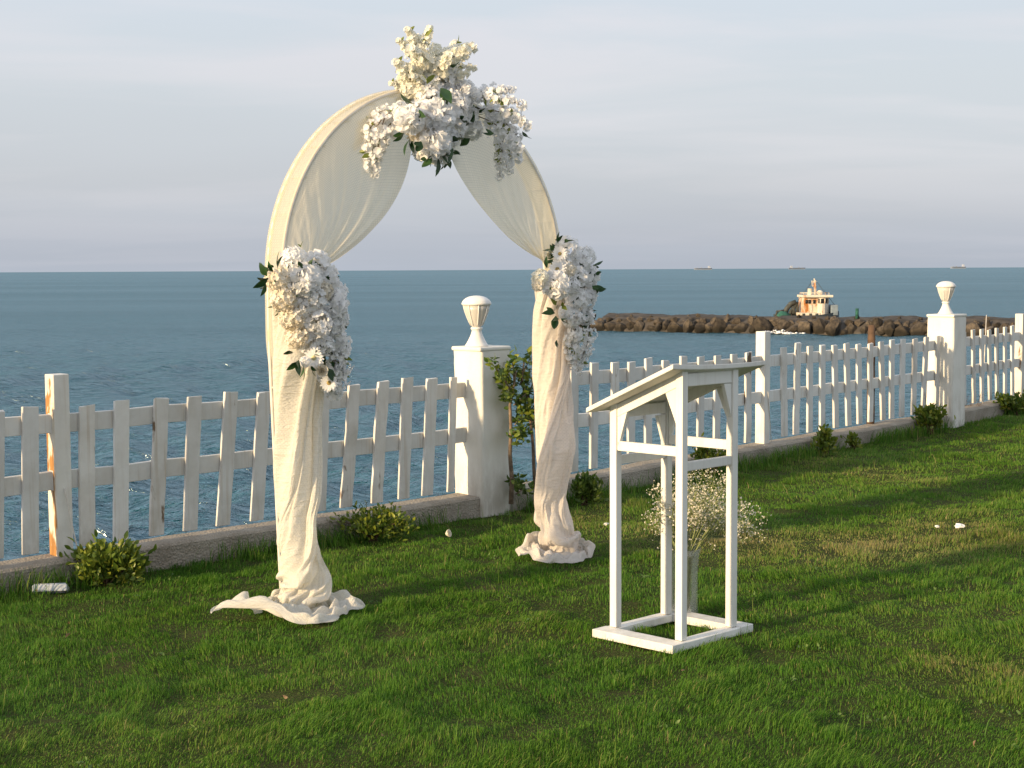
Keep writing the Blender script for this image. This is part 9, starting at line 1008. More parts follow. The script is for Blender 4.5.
for i in range(3):
    KIT['mop%d' % i] = mophead(20+i).mesh('blossom_head', [M['petal']])
    KIT['peony%d' % i] = peony(30+i).mesh('blossom_head', [M['petal']])
    KIT['ivory%d' % i] = mophead(40+i, 100, .058, .017).mesh('blossom_head', [M['petal_ivory']])
    KIT['creamhead%d' % i] = mophead(44+i, 90, .058, .018).mesh('blossom_head', [M['petal_cream']])
    KIT['spray%d' % i] = spray(50+i).mesh('blossom_spray', [M['petal'], M['twig'], M['lime_leaf']])
    KIT['cream%d' % i] = spray(60+i, .20, 84).mesh('blossom_spray', [M['petal_cream'], M['twig'], M['lime_leaf']])
    b = MB(); rg = random.Random(70+i); leafm(b, Vector((0, 0, 0)), Z, .078, .036, rg); leafm(b, Vector((0, 0, .004)), Vector((.5, .2, .85)), .055, .028, rg); KIT['leaf%d' % i] = b.mesh('leaf', [M['silk_leaf']])
    b = MB(); rg = random.Random(80+i); leafm(b, Vector((0, 0, 0)), Z, .055, .026, rg); leafm(b, Vector((0, 0, .004)), Vector((.6, -.2, .7)), .04, .02, rg); KIT['lime%d' % i] = b.mesh('leaf', [M['lime_leaf']])
KIT['daisy0'] = daisy(1).mesh('daisy', [M['petal'], M['disc']]); KIT['daisy1'] = daisy(2).mesh('daisy', [M['petal'], M['pale_disc']]); KIT['daisy2'] = KIT['daisy0']
for i in range(3): KIT['rose%d' % i] = rose(5+i).mesh('rose', [M['petal_ivory']])
NAMES = dict(creamhead='blossom_head', mop='blossom_head', peony='blossom_head', ivory='blossom_head', spray='blossom_spray', cream='blossom_spray', leaf='leaf', lime='leaf', daisy='daisy', rose='rose')
toCam = Vector((0, -1, .05))
def put(root, kind, x, y, Yd, d=None, s=1.0, rg=random):
    """one blossom, spray or leaf at its place in the bunch"""
    if kind in ('spray', 'cream'): d = Vector(d)
    elif d is None: d = toCam + Vector((rg.uniform(-.35, .35), 0, rg.uniform(-.1, .5)))
    o = bpy.data.objects.new(NAMES[kind], KIT[kind+str(rg.randrange(3))]); COL.objects.link(o)
    o.parent = root
    q = Vector(d).to_track_quat('Z', 'Y') @ Quaternion((0, 0, 1), rg.uniform(0, 6.28))
    if kind in ('spray', 'cream'):
        # keep the droop pointing down
        dd = Vector(d).normalized(); xx = (-Z - dd*(-Z).dot(dd))
        xx = xx.normalized() if xx.length > .05 else X
        yy = dd.cross(xx); q = Matrix((xx, yy, dd)).transposed().to_quaternion()
    o.rotation_mode = 'QUATERNION'; o.rotation_quaternion = q
    o.location = onArch(x, y, Yd) - root.location; o.scale = (s, s, s)
    return o
def core(root, pts, r, Yd, seed):
    """dark twiggy foam and foliage behind the blossoms"""
    b = MB(); rg = random.Random(seed)
    for x, y in pts:
        c_ = onArch(x, y, Yd-.03)
        for k in range(26):
            d = Vector((rg.gauss(0, 1), rg.gauss(0, .6), rg.gauss(0, 1))).normalized()
            leafm(b, c_ + d*r*rg.uniform(.2, .9), d + Vector((rg.gauss(0, .4), -.3, rg.gauss(0, .4))), .05, .025, rg)
    return b.build('foliage', M['silk_leaf'], root)

rg = random.Random(101)
# crest of the arch
tp = thing('flower_arrangement', onArch(437, 110, .06), 'large white and cream flower arrangement crowning the top of the arch', 'flowers', 'flower arrangements on the wedding arch')
core(tp, [(412, 108), (425, 125), (440, 115), (452, 128), (465, 112), (430, 145), (445, 150), (415, 98), (432, 95)], .075, .10, 3)
for x, y, k, s, q in ((433, 144, 'peony', 1.15, .25), (409, 120, 'peony', .9, .24), (436, 117, 'peony', 1.15, .25), (453, 107, 'mop', 1.1, .20), (463, 94, 'peony', .9, .17), (447, 99, 'mop', .95, .15), (427, 100, 'mop', .9, .16), (418, 134, 'ivory', .75, .19), (432, 126, 'ivory', .7, .24),
                      (452, 128, 'mop', .95, .17), (443, 78, 'mop', 1.0, .13), (455, 90, 'mop', .9, .12), (446, 138, 'mop', .85, .19), (423, 151, 'mop', .7, .17), (440, 154, 'peony', .75, .17), (466, 118, 'mop', .9, .14), (472, 130, 'mop', .75, .12), (430, 88, 'mop', .85, .14), (400, 112, 'mop', .7, .15), (416, 112, 'mop', .7, .16)):
    put(tp, k, x, y, q, None, s, rg)
for x, y, d, s in ((428, 92, (-.12, -.25, 1), 1.15), (420, 92, (-.35, -.35, 1), .95), (432, 90, (.30, -.2, 1), 1.2), (436, 92, (.12, -.4, 1), 1.0), (415, 95, (-.75, -.3, .9), .62), (424, 96, (-.2, -.5, .8), .75), (440, 90, (.55, -.3, .8), .75), (412, 84, (-.05, -.4, 1), .5), (447, 70, (.5, -.1, .8), .55), (424, 64, (-.12, -.1, 1), .85), (428, 62, (.0, -.1, 1), .8), (440, 64, (.55, -.1, .75), .85), (446, 60, (.5, -.1, .5), .7), (444, 72, (.8, -.1, .5), .7), (418, 66, (-.25, -.1, 1), .7)):
    put(tp, 'cream', x, y, .10, d, s, rg)
for x, y, s_, q in ((408, 90, .62, .10), (416, 80, .62, .10), (424, 70, .66, .10), (414, 68, .5, .08), (434, 74, .66, .12), (428, 60, .6, .09), (440, 62, .6, .10), (420, 92, .62, .14), (436, 50, .5, .09), (446, 58, .5, .10), (403, 80, .5, .08), (408, 72, .5, .08), (432, 86, .55, .15), (450, 52, .42, .10), (447, 74, .55, .10), (420, 58, .45, .08), (418, 47, .4, .08), (455, 45, .38, .10), (418, 38, .3, .08)):
    o_k = put(tp, 'creamhead', x, y, q, None, s_, rg)
for x, y, d, s in ((408, 106, (-.95, -.35, -.15), 1.0), (404, 112, (-.85, -.4, -.55), 1.05), (398, 108, (-.9, -.3, -.05), .7), (395, 118, (-.6, -.4, -.75), .9), (385, 118, (-.45, -.3, -.9), 1.0), (380, 120, (-.55, -.3, -.85), .85), (392, 112, (-1, -.3, -.45), .9), (376, 128, (-.3, -.2, -1), .7)):
    put(tp, 'spray', x, y, .13, d, s, rg)
for x, y, d, s in ((462, 100, (1, -.3, .25), 1.15), (466, 98, (.9, -.2, .5), .85), (468, 108, (1, -.3, .05), 1.2), (470, 114, (.95, -.4, -.25), 1.2), (480, 108, (1, -.4, -.3), .95), (488, 122, (.65, -.4, -.7), .95), (492, 116, (.75, -.3, -.6), 1.0), (500, 128, (.25, -.35, -1), .9), (478, 100, (.9, -.3, .6), .7), (508, 126, (.35, -.2, -.9), .85), (495, 105, (.9, -.2, -.25), .75)):
    put(tp, 'spray', x, y, .12, d, s, rg)
for x, y, d, k, s in ((424, 36, (.8, -.2, .45), 'lime', .9), (427, 84, (.55, -.6, .8), 'lime', 1.1), (441, 88, (.45, -.7, -.5), 'leaf', 1.25), (447, 139, (.3, -.5, -1), 'leaf', 1.35), (452, 142, (.8, -.4, .35), 'leaf', 1.0), (438, 158, (.1, -.4, -1), 'leaf', 1.0), (431, 156, (-.4, -.5, -.8), 'leaf', 1.0), (443, 150, (.2, -.5, -1), 'leaf', 1.1), (421, 141, (-.2, -.6, -.9), 'leaf', .9), (413, 141, (-.1, -.6, -1), 'leaf', .9), (417, 112, (.3, -.8, -.3), 'leaf', .9), (470, 121, (.5, -.7, .2), 'leaf', .8), (410, 139, (-.5, -.6, -.8), 'leaf', 1.0), (404, 133, (-.5, -.6, -.7), 'leaf', .8), (494, 133, (-.9, -.3, -.2), 'leaf', .7), (522, 131, (.6, -.2, -.8), 'leaf', .7), (460, 146, (.7, -.4, .5), 'leaf', .8), (362, 158, (.6, -.4, .2), 'lime', .8), (366, 153, (-.7, -.4, .1), 'lime', .7), (449, 66, (1, -.2, .1), 'leaf', .6), (456, 44, (.5, -.1, .8), 'lime', .7), (414, 104, (-.6, -.6, .2), 'leaf', 1.0), (460, 118, (.3, -.8, -.5), 'leaf', .7)):
    put(tp, k, x, y, .27, d, s*1.15, rg)
# left leg
lp = thing('flower_arrangement', onArch(305, 310, .06), 'white flower arrangement tied to the left leg of the arch, dark leaves at its rim', 'flowers', 'flower arrangements on the wedding arch')
core(lp, [(285, 275), (300, 275), (318, 280), (290, 300), (310, 300), (325, 310), (300, 325), (320, 335), (310, 350), (325, 355), (335, 340)], .07, .13, 4)
for x, y, k, s, q in ((294, 260, 'mop', .85, .17), (304, 280, 'peony', 1.0, .23), (278, 279, 'ivory', .85, .18), (316, 264, 'mop', .9, .17), (326, 279, 'mop', .9, .18), (283, 299, 'ivory', .85, .19), (331, 305, 'peony', 1.0, .20), (312, 299, 'mop', .85, .22), (292, 318, 'ivory', .85, .19), (316, 324, 'mop', .95, .22), (297, 337, 'ivory', .8, .19), (331, 326, 'mop', .85, .19), (307, 344, 'mop', .75, .19), (322, 344, 'mop', .8, .19), (338, 318, 'mop', .75, .16), (335, 292, 'mop', .8, .16), (300, 308, 'mop', .7, .21), (322, 292, 'ivory', .75, .21), (336, 340, 'mop', .7, .17), (285, 288, 'mop', .65, .19)):
    put(lp, k, x, y, q, None, s, rg)
for x, y, d, s in ((330, 320, (.35, -.25, -1), 1.1), (334, 325, (.2, -.3, -1), 1.2), (326, 330, (.25, -.35, -1), 1.0), (335, 345, (.12, -.2, -1), .85), (338, 335, (.15, -.15, -1), 1.0), (318, 338, (.1, -.4, -1), .7), (340, 355, (.05, -.2, -1), .75)):
    put(lp, 'spray', x, y, .14, d, s, rg)
for x, y, d, k, s in ((314, 358, (-.1, -1, .1), 'daisy', .9), (322, 371, (.1, -1, .1), 'rose', .7), (329, 383, (.1, -1, .2), 'daisy', .8), (305, 362, (-.2, -1, 0), 'mop', .35),
                      (278, 268, (-.1, -.4, 1), 'leaf', 1.2), (274, 272, (-.8, -.3, .35), 'leaf', 1.1), (268, 278, (-.5, -.4, -.5), 'leaf', 1.2), (267, 276, (-.4, -.3, .7), 'leaf', 1.0), (266, 284, (-.2, -.4, -1), 'leaf', .9), (308, 272, (.2, -.5, .8), 'leaf', 1.0), (302, 270, (-.2, -.5, .9), 'leaf', .8), (299, 360, (-.1, -.4, -1), 'leaf', 1.2), (297, 362, (-.6, -.4, -.6), 'leaf', .9), (303, 366, (.3, -.4, -1), 'leaf', 1.1), (293, 353, (-.8, -.5, .1), 'leaf', .8), (311, 366, (.2, -.5, -.8), 'leaf', .9), (328, 368, (.4, -.5, -.9), 'leaf', 1.0), (318, 352, (-.1, -.8, -.4), 'leaf', .8), (300, 328, (-.2, -.9, -.4), 'leaf', .6), (301, 248, (.1, 0, 1), 'lime', .6)):
    put(lp, k, x, y, .245, d, s*(.82 if k == 'leaf' else 1), rg)
# right leg
rp_ = thing('flower_arrangement', onArch(570, 290, .06), 'white flower arrangement with a daisy, hung on the right leg of the arch', 'flowers', 'flower arrangements on the wedding arch')
core(rp_, [(560, 255), (572, 262), (584, 268), (560, 280), (575, 285), (586, 290), (568, 305), (580, 315), (575, 325)], .07, .12, 5)
for x, y, k, s, q in ((567, 249, 'mop', .9, .17), (580, 262, 'mop', .9, .17), (556, 285, 'peony', .95, .22), (586, 256, 'mop', .75, .13), (576, 276, 'mop', .85, .2), (589, 276, 'mop', .85, .15), (577, 299, 'mop', .85, .19), (586, 299, 'mop', .8, .16), (562, 262, 'mop', .7, .18), (572, 318, 'mop', .75, .18), (584, 316, 'mop', .75, .16), (571, 286, 'mop', .7, .22), (590, 290, 'mop', .65, .13), (575, 334, 'mop', .6, .17), (568, 270, 'ivory', .6, .21), (565, 312, 'mop', .55, .18)):
    put(rp_, k, x, y, q, None, s, rg)
for x, y, d, s in ((574, 315, (.05, -.3, -1), 1.0), (577, 325, (-.1, -.2, -1), .8), (585, 318, (.1, -.2, -1), 1.05), (588, 328, (.05, -.2, -1), .75), (570, 322, (-.1, -.3, -1), .7)):
    put(rp_, 'spray', x, y, .15, d, s, rg)
for x, y, d, k, s in ((557.5, 269.5, (-.25, -1, .15), 'daisy', .95), (540, 277, (-.5, -1, .3), 'creamhead', .62), (538, 285, (-.6, -1, .0), 'ivory', .5), (560, 254, (-.2, -1, .3), 'daisy', .8),
                      (558, 243, (-.1, -.3, 1), 'leaf', .8), (564, 243, (.8, -.3, .4), 'leaf', .75), (547, 268, (-.2, -.5, .9), 'leaf', .8), (549, 276, (-.5, -.6, -.4), 'leaf', .8), (571, 281, (.2, -.8, -.6), 'leaf', .9), (592, 286, (.9, -.3, -.3), 'leaf', .95), (555, 313, (-.9, -.4, .1), 'leaf', .9), (556, 316, (-.2, -.5, -1), 'leaf', 1.1), (561, 318, (.5, -.5, -.6), 'leaf', .8), (552, 253, (-.7, -.4, .4), 'leaf', .7), (595, 274, (.8, -.2, .3), 'leaf', .5), (556, 305, (-.3, -.6, .5), 'lime', 1.0), (562, 306, (.3, -.8, -.2), 'lime', .9), (557, 340, (-.2, -.5, -1), 'leaf', .6)):
    put(rp_, k, x, y, .20, d, s, rg)

# ------------------------------------------------------------------ lectern
LF = onz(672.5, 646, .042); LF.z = .008; u_ = Vector((math.cos(R(136.5)), math.sin(R(136.5)), 0)); v_ = Vector((math.cos(R(44)), math.sin(R(44)), 0))
LU, LV = .418, .527
def lp3(u, v, z): return LF + u_*u + v_*v + Z*(z)
lect = thing('lectern', lp3(LU/2, LV/2, 0), 'open white wooden lectern with a sloping top on the lawn', 'lectern')
bt, bw = .034, .062
def lbox(name, u0, u1, v0, v1, z0, z1, bev=.003):
    b = MB(); b.box(lp3((u0+u1)/2, (v0+v1)/2, (z0+z1)/2), u_, v_, Z, abs(u1-u0), abs(v1-v0), abs(z1-z0))
    return b.build(name, M['lectern'], lect, bevel=bev)
lbox('base_board', 0, LU, 0, .085, 0, bt); lbox('base_board', 0, LU, LV-.085, LV, 0, bt)
lbox('base_board', .0015, bw, .0855, LV-.0855, 0, bt-.002); lbox('base_board', LU-bw, LU-.0015, .0855, LV-.0855, 0, bt-.002)
lw = .034; U0, U1, V0, V1 = .022, .362, .084, .410
HI, LO = 1.122, .9707            # board underside over the high and the low legs
SL = (HI-LO)/(U1-U0)
def under(u): return HI - (u-U0)*SL
for uu in (U0, U1):
    for vv in (V0, V1):
        b = MB(); z1a, z1b = under(uu)-.002, under(uu+lw)-.002
        vs = [lp3(uu+du*lw, vv+dv*lw, z) for z in (bt+.0005, None) for du, dv in ((0, 0), (1, 0), (1, 1), (0, 1)) for z in ([z] if z is not None else [(z1a if du == 0 else z1b)])]
        b.add(vs, [(3, 2, 1, 0), (4, 5, 6, 7)] + [(k, (k+1) % 4, 4+(k+1) % 4, 4+k) for k in range(4)])
        b.build('leg', M['lectern'], lect, bevel=.002)
# sloping side aprons and level end aprons
ah = .052
for vv in (V0+.006, V1+.006):
    b = MB(); b.prism([lp3(U0+lw+.001, vv, under(U0+lw)-.003), lp3(U1-.001, vv, under(U1)-.003), lp3(U1-.001, vv, under(U1)-.003-ah), lp3(U0+lw+.001, vv, under(U0+lw)-.003-ah)], v_*.020)
    b.build('apron', M['lectern'], lect, bevel=.002)
    # knee braces under the apron at both legs
    b = MB(); a1 = U0+lw+.0015; z1 = under(a1)-.004-ah
    b.prism([lp3(a1, vv, z1), lp3(a1+.055, vv, z1-.055*SL), lp3(a1, vv, z1-.15)], v_*.018); b.build('brace', M['lectern'], lect, bevel=.0015)
    b = MB(); a1 = U1-.0015; z1 = under(a1)-.004-ah
    b.prism([lp3(a1, vv, z1), lp3(a1, vv, z1-.14), lp3(a1-.05, vv, z1+.05*SL)], v_*.018); b.build('brace', M['lectern'], lect, bevel=.0015)
lbox('apron', U0+.006, U0+.026, V0+lw+.001, V1-.001, under(U0+.026)-.056, under(U0+.026)-.004)
lbox('apron', U1+.006, U1+.026, V0+lw+.001, V1-.001, under(U1+.026)-.05, under(U1+.026)-.004)
for uu in (U0, U1):
    b = MB(); z1 = under(uu+.026)-.058
    b.prism([lp3(uu+.007, V1-.002, z1), lp3(uu+.007, V1-.002, z1-.14), lp3(uu+.007, V1-.052, z1)], u_*.018); b.build('brace', M['lectern'], lect, bevel=.0015)
for vv in (V0+.006, V1+.006): lbox('rail', U0+lw+.001, U1-.001, vv, vv+.020, .775, .815)
lbox('rail', U0+.006, U0+.026, V0+lw+.001, V1-.001, .715, .753); lbox('rail', U1+.006, U1+.026, V0+lw+.001, V1-.001, .715, .753)
# the writing board, a little sprung along its high edge
b = MB(); NU, NV = 9, 13; BU0, BU1, BV0, BV1 = .000, .447, -.004, .600; thk = .020
us, vs_ = np.linspace(BU0, BU1, NU), np.linspace(BV0, BV1, NV)
top, bot = np.zeros((NU, NV, 3)), np.zeros((NU, NV, 3))
for i, u in enumerate(us):
    for j, v in enumerate(vs_):
        e = (v-BV0)/(BV1-BV0); sag = (-.016*4*e*(1-e)*.5 - .012*e)*(1-i/(NU-1))
        z = under(u) + sag
        bot[i, j] = lp3(u, v, z); top[i, j] = lp3(u, v, z) + Vector((0, 0, thk))
n = NU*NV; fs = []
for i in range(NU-1):
    for j in range(NV-1):
        a = i*NV+j; fs.append((a, a+1, a+NV+1, a+NV)); fs.append((n+a, n+a+NV, n+a+NV+1, n+a+1))
for i in range(NU-1):
    for j in (0, NV-1):
        a = i*NV+j; q = (a, a+NV, n+a+NV, n+a); fs.append(q if j == 0 else q[::-1])
for j in range(NV-1):
    for i in (0, NU-1):
        a = i*NV+j; q = (a, n+a, n+a+1, a+1); fs.append(q if i == 0 else q[::-1])
b.add(list(bot.reshape(-1, 3)) + list(top.reshape(-1, 3)), fs); b.build('writing_board', M['lectern'], lect, bevel=.003)

# glass vase and baby's breath inside the lectern's base
VC = onz(682.5, 617, 0.01); gz = float(lawn_h(np.array([VC.x]), np.array([VC.y]))[0])
VC.z = gz
b = MB(); prof = [(0, .002), (.056, .002), (.061, .006), (.060, .02), (.058, .10), (.059, .20), (.063, .26), (.070, .295), (.0665, .295), (.0585, .26), (.0545, .20), (.0535, .10), (.054, .03), (.045, .022), (0, .020)]
prof = [(r*1.12, z*1.04) for r, z in prof]; b.lathe(prof, 40, VC)
tag(b.build('glass_vase', M['glass']), 'clear glass vase of white filler flowers standing inside the lectern base', 'vase')
bq = thing('flower_bouquet', VC + Z*.03, "loose bouquet of tiny white baby's breath in the glass vase", 'flowers')
rg = random.Random(77)
VY = VC.y
tips = [(660, 500), (668, 488), (680, 482), (692, 478), (703, 475), (715, 480), (726, 486), (735, 500), (722, 505), (708, 498), (695, 500), (680, 505), (668, 515), (657, 520), (748, 515), (756, 528), (762, 540), (745, 532), (700, 515), (716, 520), (686, 492), (728, 515), (690, 520), (710, 486), (673, 500), (660, 535), (698, 484), (712, 495), (704, 506), (720, 512), (690, 508), (676, 510), (665, 506), (740, 522), (752, 520)]
for x, y in tips:
    b = MB(); foot = VC + Vector((rg.uniform(-.03, .03), rg.uniform(-.03, .03), .035)); neck = VC + Vector((max(-.045, min(.048, (x-690)/1500*6.4*.22 + rg.uniform(-.01, .01))), rg.uniform(-.03, .03), .29))
    tip = atY(x, y, VY + rg.uniform(-.15, .15))
    md = neck.lerp(tip, .5) + Vector((0, 0, .05 if x < 740 else .11))
    path = [foot, foot.lerp(neck, .5), neck, md, tip]
    b.tube(path, [.0026, .0026, .0025, .0018, .0011], 5, 0)
    for k in range(15):
        f = rg.uniform(.1, 1); st = md.lerp(tip, f) if rg.random() < .75 else neck.lerp(md, rg.uniform(.5, 1))
        e = st + Vector((rg.gauss(0, .035), rg.gauss(0, .035), rg.gauss(.015, .032)))
        b.tube([st, st.lerp(e, .5) + Z*.006, e], [.0009, .0008, .0006], 4, 0, False)
        for m_ in range(7):
            p2 = e + Vector((rg.gauss(0, .013), rg.gauss(0, .013), rg.gauss(.004, .012)))
            b.tube([e, p2], [.0005, .0004], 3, 0, False)
            floret(b, p2, Vector((rg.gauss(0, 1), rg.gauss(-.4, 1), rg.gauss(.4, 1))), (.0040 if m_ < 4 else .003)*rg.uniform(.7, 1.3), 4, rg, 1, .5)
    b.build('sprig', [M['green_stem'], M['petal_ivory']], bq)

# ------------------------------------------------------------------ shrubs along the kerb
def shrub(x, y, wpx, hpx, label, mats, o=None, leaf=.035, n=420, seed=1, spread=1.0):
    p = onz(x, y); q = float(off(p.x, p.y)); dv0 = Vector((-p.x, -p.y, 0)).normalized(); p += dv0*(max(0, .13-q)/max(.2, dv0.dot(nB))); sc = p.y/FPX; w, h_ = wpx*sc, hpx*sc + max(0, .13-q)*.05
    r = thing('kerb_shrub', p, label, 'shrub', 'small shrubs along the kerb'); rg = random.Random(seed)
    b = MB(); ends = []
    for k in range(13):
        a = rg.uniform(0, 6.28); q = rg.uniform(.15, .95)**.8
        e = p + Vector((math.cos(a)*q*w/2, math.sin(a)*q*w/2*.7, h_*(.45+.55*rg.random())*(1-.35*q)))
        b.tube([p + Vector((rg.uniform(-.03, .03), rg.uniform(-.03, .03), -.01)), p.lerp(e, .55) + Vector((0, 0, .03)), e], [.005, .004, .002], 5); ends.append(e)
    b.build('stem', M['twig'], r)
    b = MB()
    for i in range(int(n*1.6)):
        e = ends[i % len(ends)]
        c_ = p.lerp(e, 1-.5*rg.random()**1.8) + Vector((rg.gauss(0, w*.09), rg.gauss(0, w*.08), rg.gauss(0, h_*.10)))
        c_.z = max(c_.z, p.z+.015)
        d = (c_-p).normalized()*.7 + Vector((rg.gauss(0, .6), rg.gauss(0, .6), rg.gauss(.35, .5)))
        leafm(b, c_, d, leaf*rg.uniform(.6, 1.2), leaf*.45*rg.uniform(.8, 1.2), rg, 0 if rg.random() < .55 else 1)
    b.build('foliage', mats, r)
    return r
sm, sy_ = [M['shrub_leaf'], M['shrub_yellow']], [M['shrub_yellow'], M['shrub_leaf']]
shrub(105, 580, 72, 46, 'bushy yellow green shrub at the foot of the leftmost fence post', sm, leaf=.042, n=800, seed=1)
shrub(372, 538, 74, 41, 'low leafy shrub against the kerb, right of the left drape', sy_, leaf=.036, n=520, seed=2)
shrub(583, 506, 34, 33, 'small dark shrub just right of the right drape', [M['shrub_leaf'], M['climber_leaf']], leaf=.04, n=420, seed=3)
shrub(711, 475, 36, 38, 'rounded bright green shrub seen through the lectern', sy_, leaf=.04, n=460, seed=4)
shrub(824, 446, 22, 28, 'tiny upright shrub at the kerb, left of two small ones', sy_, leaf=.05, n=170, seed=5)
shrub(853, 437, 18, 15, 'tiny sprig of a shrub at the kerb, right of two small ones', sy_, leaf=.045, n=90, seed=6)
shrub(930, 427, 40, 29, 'bushy green shrub at the foot of the far lamp pillar', sm, leaf=.055, n=420, seed=7)
shrub(1016, 411, 42, 25, 'green shrub at the right edge below the far fence', sm, leaf=.055, n=380, seed=8)

# climbing shrub beside the near pillar
cb = onz(508, 503); r = thing('climbing_shrub', cb, 'tall thin stemmed climbing shrub against the near pillar', 'shrub'); rg = random.Random(31)
Yc = 0.0
def onF(x, y, dy):
    d = ray(x, y); q0 = PA + nB*(.11-dy*.35)
    return CAMP + d*((q0-CAMP).dot(nB)/d.dot(nB))
def stem(pts, r0, r1):
    q = [onF(x, y, dy) for x, y, dy in pts]; b = MB(); n_p = len(q)
    b.tube(q, [r0+(r1-r0)*i/(n_p-1) for i in range(n_p)], 7); b.build('trunk', M['bark'], r); return q
t1 = stem([(511, 504, 0), (512, 480, .01), (510, 455, 0), (511, 430, .01), (510, 405, 0), (514, 385, 0), (516, 370, 0)], .016, .006)
t2 = stem([(536, 500, .12), (534, 470, .12), (533, 445, .1), (531, 425, .08), (528, 400, .05), (522, 378, .03), (524, 362, 0)], .013, .005)
b = MB(); 
br = [(512, 392, 491, 362), (512, 385, 500, 372), (514, 380, 512, 360), (520, 385, 530, 358), (516, 392, 505, 398), (524, 395, 520, 370), (512, 400, 505, 378), (528, 398, 538, 370), (520, 400, 534, 388), (514, 405, 522, 400), (530, 410, 522, 412), (515, 425, 526, 412), (531, 430, 518, 432), (512, 430, 520, 440), (530, 425, 538, 420), (528, 415, 538, 402), (511, 478, 520, 486), (516, 494, 530, 488)]
for x0, y0, x1, y1 in br:
    bs = MB()
    a, c_ = onF(x0, y0, rg.uniform(-.08, .1)), onF(x1, y1, rg.uniform(-.25, .2))
    bs.tube([a, a.lerp(c_, .5) + Z*.01, c_], [.005, .004, .002], 5); bs.build('branch', M['bark'], r)
    for k in range(40):
        p = a.lerp(c_, rg.uniform(.3, 1.08)) + Vector((rg.gauss(0, .02), rg.gauss(0, .03), rg.gauss(0, .02)))
        leafm(b, p, Vector((rg.gauss(0, 1), rg.gauss(-.2, .8), rg.gauss(.3, .8))), .045*rg.uniform(.6, 1.2), .024, rg, 0 if rg.random() < .7 else 1)
b.build('foliage', [M['climber_leaf'], M['shrub_yellow']], r)

# dry twiggy weeds at the pillar feet
def twigs(x, y, w, h_, label, seed, n=46, mat='twig'):
    p = onz(x, y); sc = p.y/FPX; rg = random.Random(seed); b = MB()
    for k in range(n):
        a = p + Vector((rg.uniform(-.5, .5)*w*sc, rg.uniform(-.05, .05), 0)); e = a + Vector((rg.gauss(0, .06), rg.gauss(0, .04), h_*sc*rg.uniform(.35, 1)))
        b.tube([a, a.lerp(e, .5) + Vector((rg.gauss(0, .015), 0, 0)), e], [.0022, .0018, .001], 4)
        for q in range(3):
            s0 = a.lerp(e, rg.uniform(.4, 1)); b.tube([s0, s0 + Vector((rg.gauss(0, .03), rg.gauss(0, .02), rg.uniform(0, .04)))], [.0012, .0008], 3)
    tag(b.build('dry_weed', M[mat]), label, 'weed')
M['dry'] = simple('dry_stem', (.36, .29, .20), .9, .25, 40, .2)
twigs(480, 506, 44, 26, 'grey dry weeds at the foot of the near pillar', 5, 44, 'dry')
twigs(966, 419, 24, 30, 'dry brown weeds right of the far pillar', 6, 34, 'twig')

# ------------------------------------------------------------------ garden floodlights with their cables, litter
def flood(x, y, yaw, label, wpx, seed):
    p = onz(x, y); sc = p.y/FPX; r = thing('floodlight', p, label, 'light', 'garden floodlights by the kerb'); L = wpx*sc
    q = Matrix.Rotation(yaw, 3, 'Z') @ Matrix.Rotation(R(-20), 3, 'X')
    ax, ay, az = q @ X, q @ Y, q @ Z; c_ = p + Z*(.06 if seed > 1 else .022)
    b = MB(); b.box(c_, ax, ay, az, L, .11, .035); b.build('housing', M['lamp_white'], r, bevel=.006)
    b = MB()
    for k in range(7): b.box(c_ + az*.020 + ay*(.09*(k-3)/7), ax, ay, az, L*.9, .005, .006)
    b.build('cooling_fin', M['lamp_white'], r)
    b = MB(); b.box(c_ - az*.0225, ax, ay, az, L*.9, .095, .008); b.build('lens', M['boat_glass'], r, bevel=.002)
    b = MB(); b.box(c_ - ax*(L/2+.022), ax, ay, az, .04, .07, .05); b.build('driver_box', M['lamp_black'], r, bevel=.006)
    return p + Z*.07
f1 = flood(51, 594, R(10), 'flat pale floodlight lying in the grass at far left', 34, 1)
f2 = flood(772, 459, R(35), 'pale floodlight with black end lying by the kerb beyond the lectern', 20, 2)
def cable(a, c_, label, sag, tail=None):
    pts = [Vector(a).lerp(Vector(c_), f) - Z*(sag*4*f*(1-f)) for f in np.linspace(0, 1, 14)]
    b = MB(); b.tube(pts, .0033, 6); tag(b.build('cable', M['cable']), label, 'cable')
s1 = P3(c1[0]+.04, FO+.014, .47)
cable(s1, onz(84, 574, .05), 'pale cable slanting down from the leftmost fence post', .02)
s2 = PA + tB*(c2[0]+.04) + nB*(FO+.014) + Z*.55
cable(s2, f2, 'pale cable slanting from the fence post to the floodlight', .02)

def scrap(x, y, size, label, name, cat, seed, mat='paper'):
    p = onz(x, y, .025); rg = random.Random(seed); bm = bmesh.new(); bmesh.ops.create_icosphere(bm, subdivisions=2, radius=size)
    for v in bm.verts: v.co = Vector((v.co.x*1.5, v.co.y, v.co.z*.75))*rg.uniform(.6, 1.25) + p
    me = bpy.data.meshes.new(name); bm.to_mesh(me); bm.free(); me.materials.append(M[mat])
    tag(link(name, me), label, cat)
scrap(959, 526, .020, 'larger crumpled white paper scrap on the lawn at right', 'paper_scrap', 'litter', 1)
scrap(937, 526.5, .010, 'small thin white scrap left of the larger crumpled one', 'paper_scrap', 'litter', 2)
scrap(783, 455.5, .02, 'pale pebble beside the floodlight', 'pebble', 'pebble', 4)
scrap(606, 524, .012, 'tiny white petal on the grass between drape and lectern', 'fallen_petal', 'petal', 9)
p = onz(446, 534, .03); o = link('fallen_flower', KIT['rose1']); o.location = p; o.scale = (.55, .55, .55); o.rotation_euler = (R(70), .3, 1); tag(o, 'small white flower head fallen on the grass before the near pillar', 'flower')

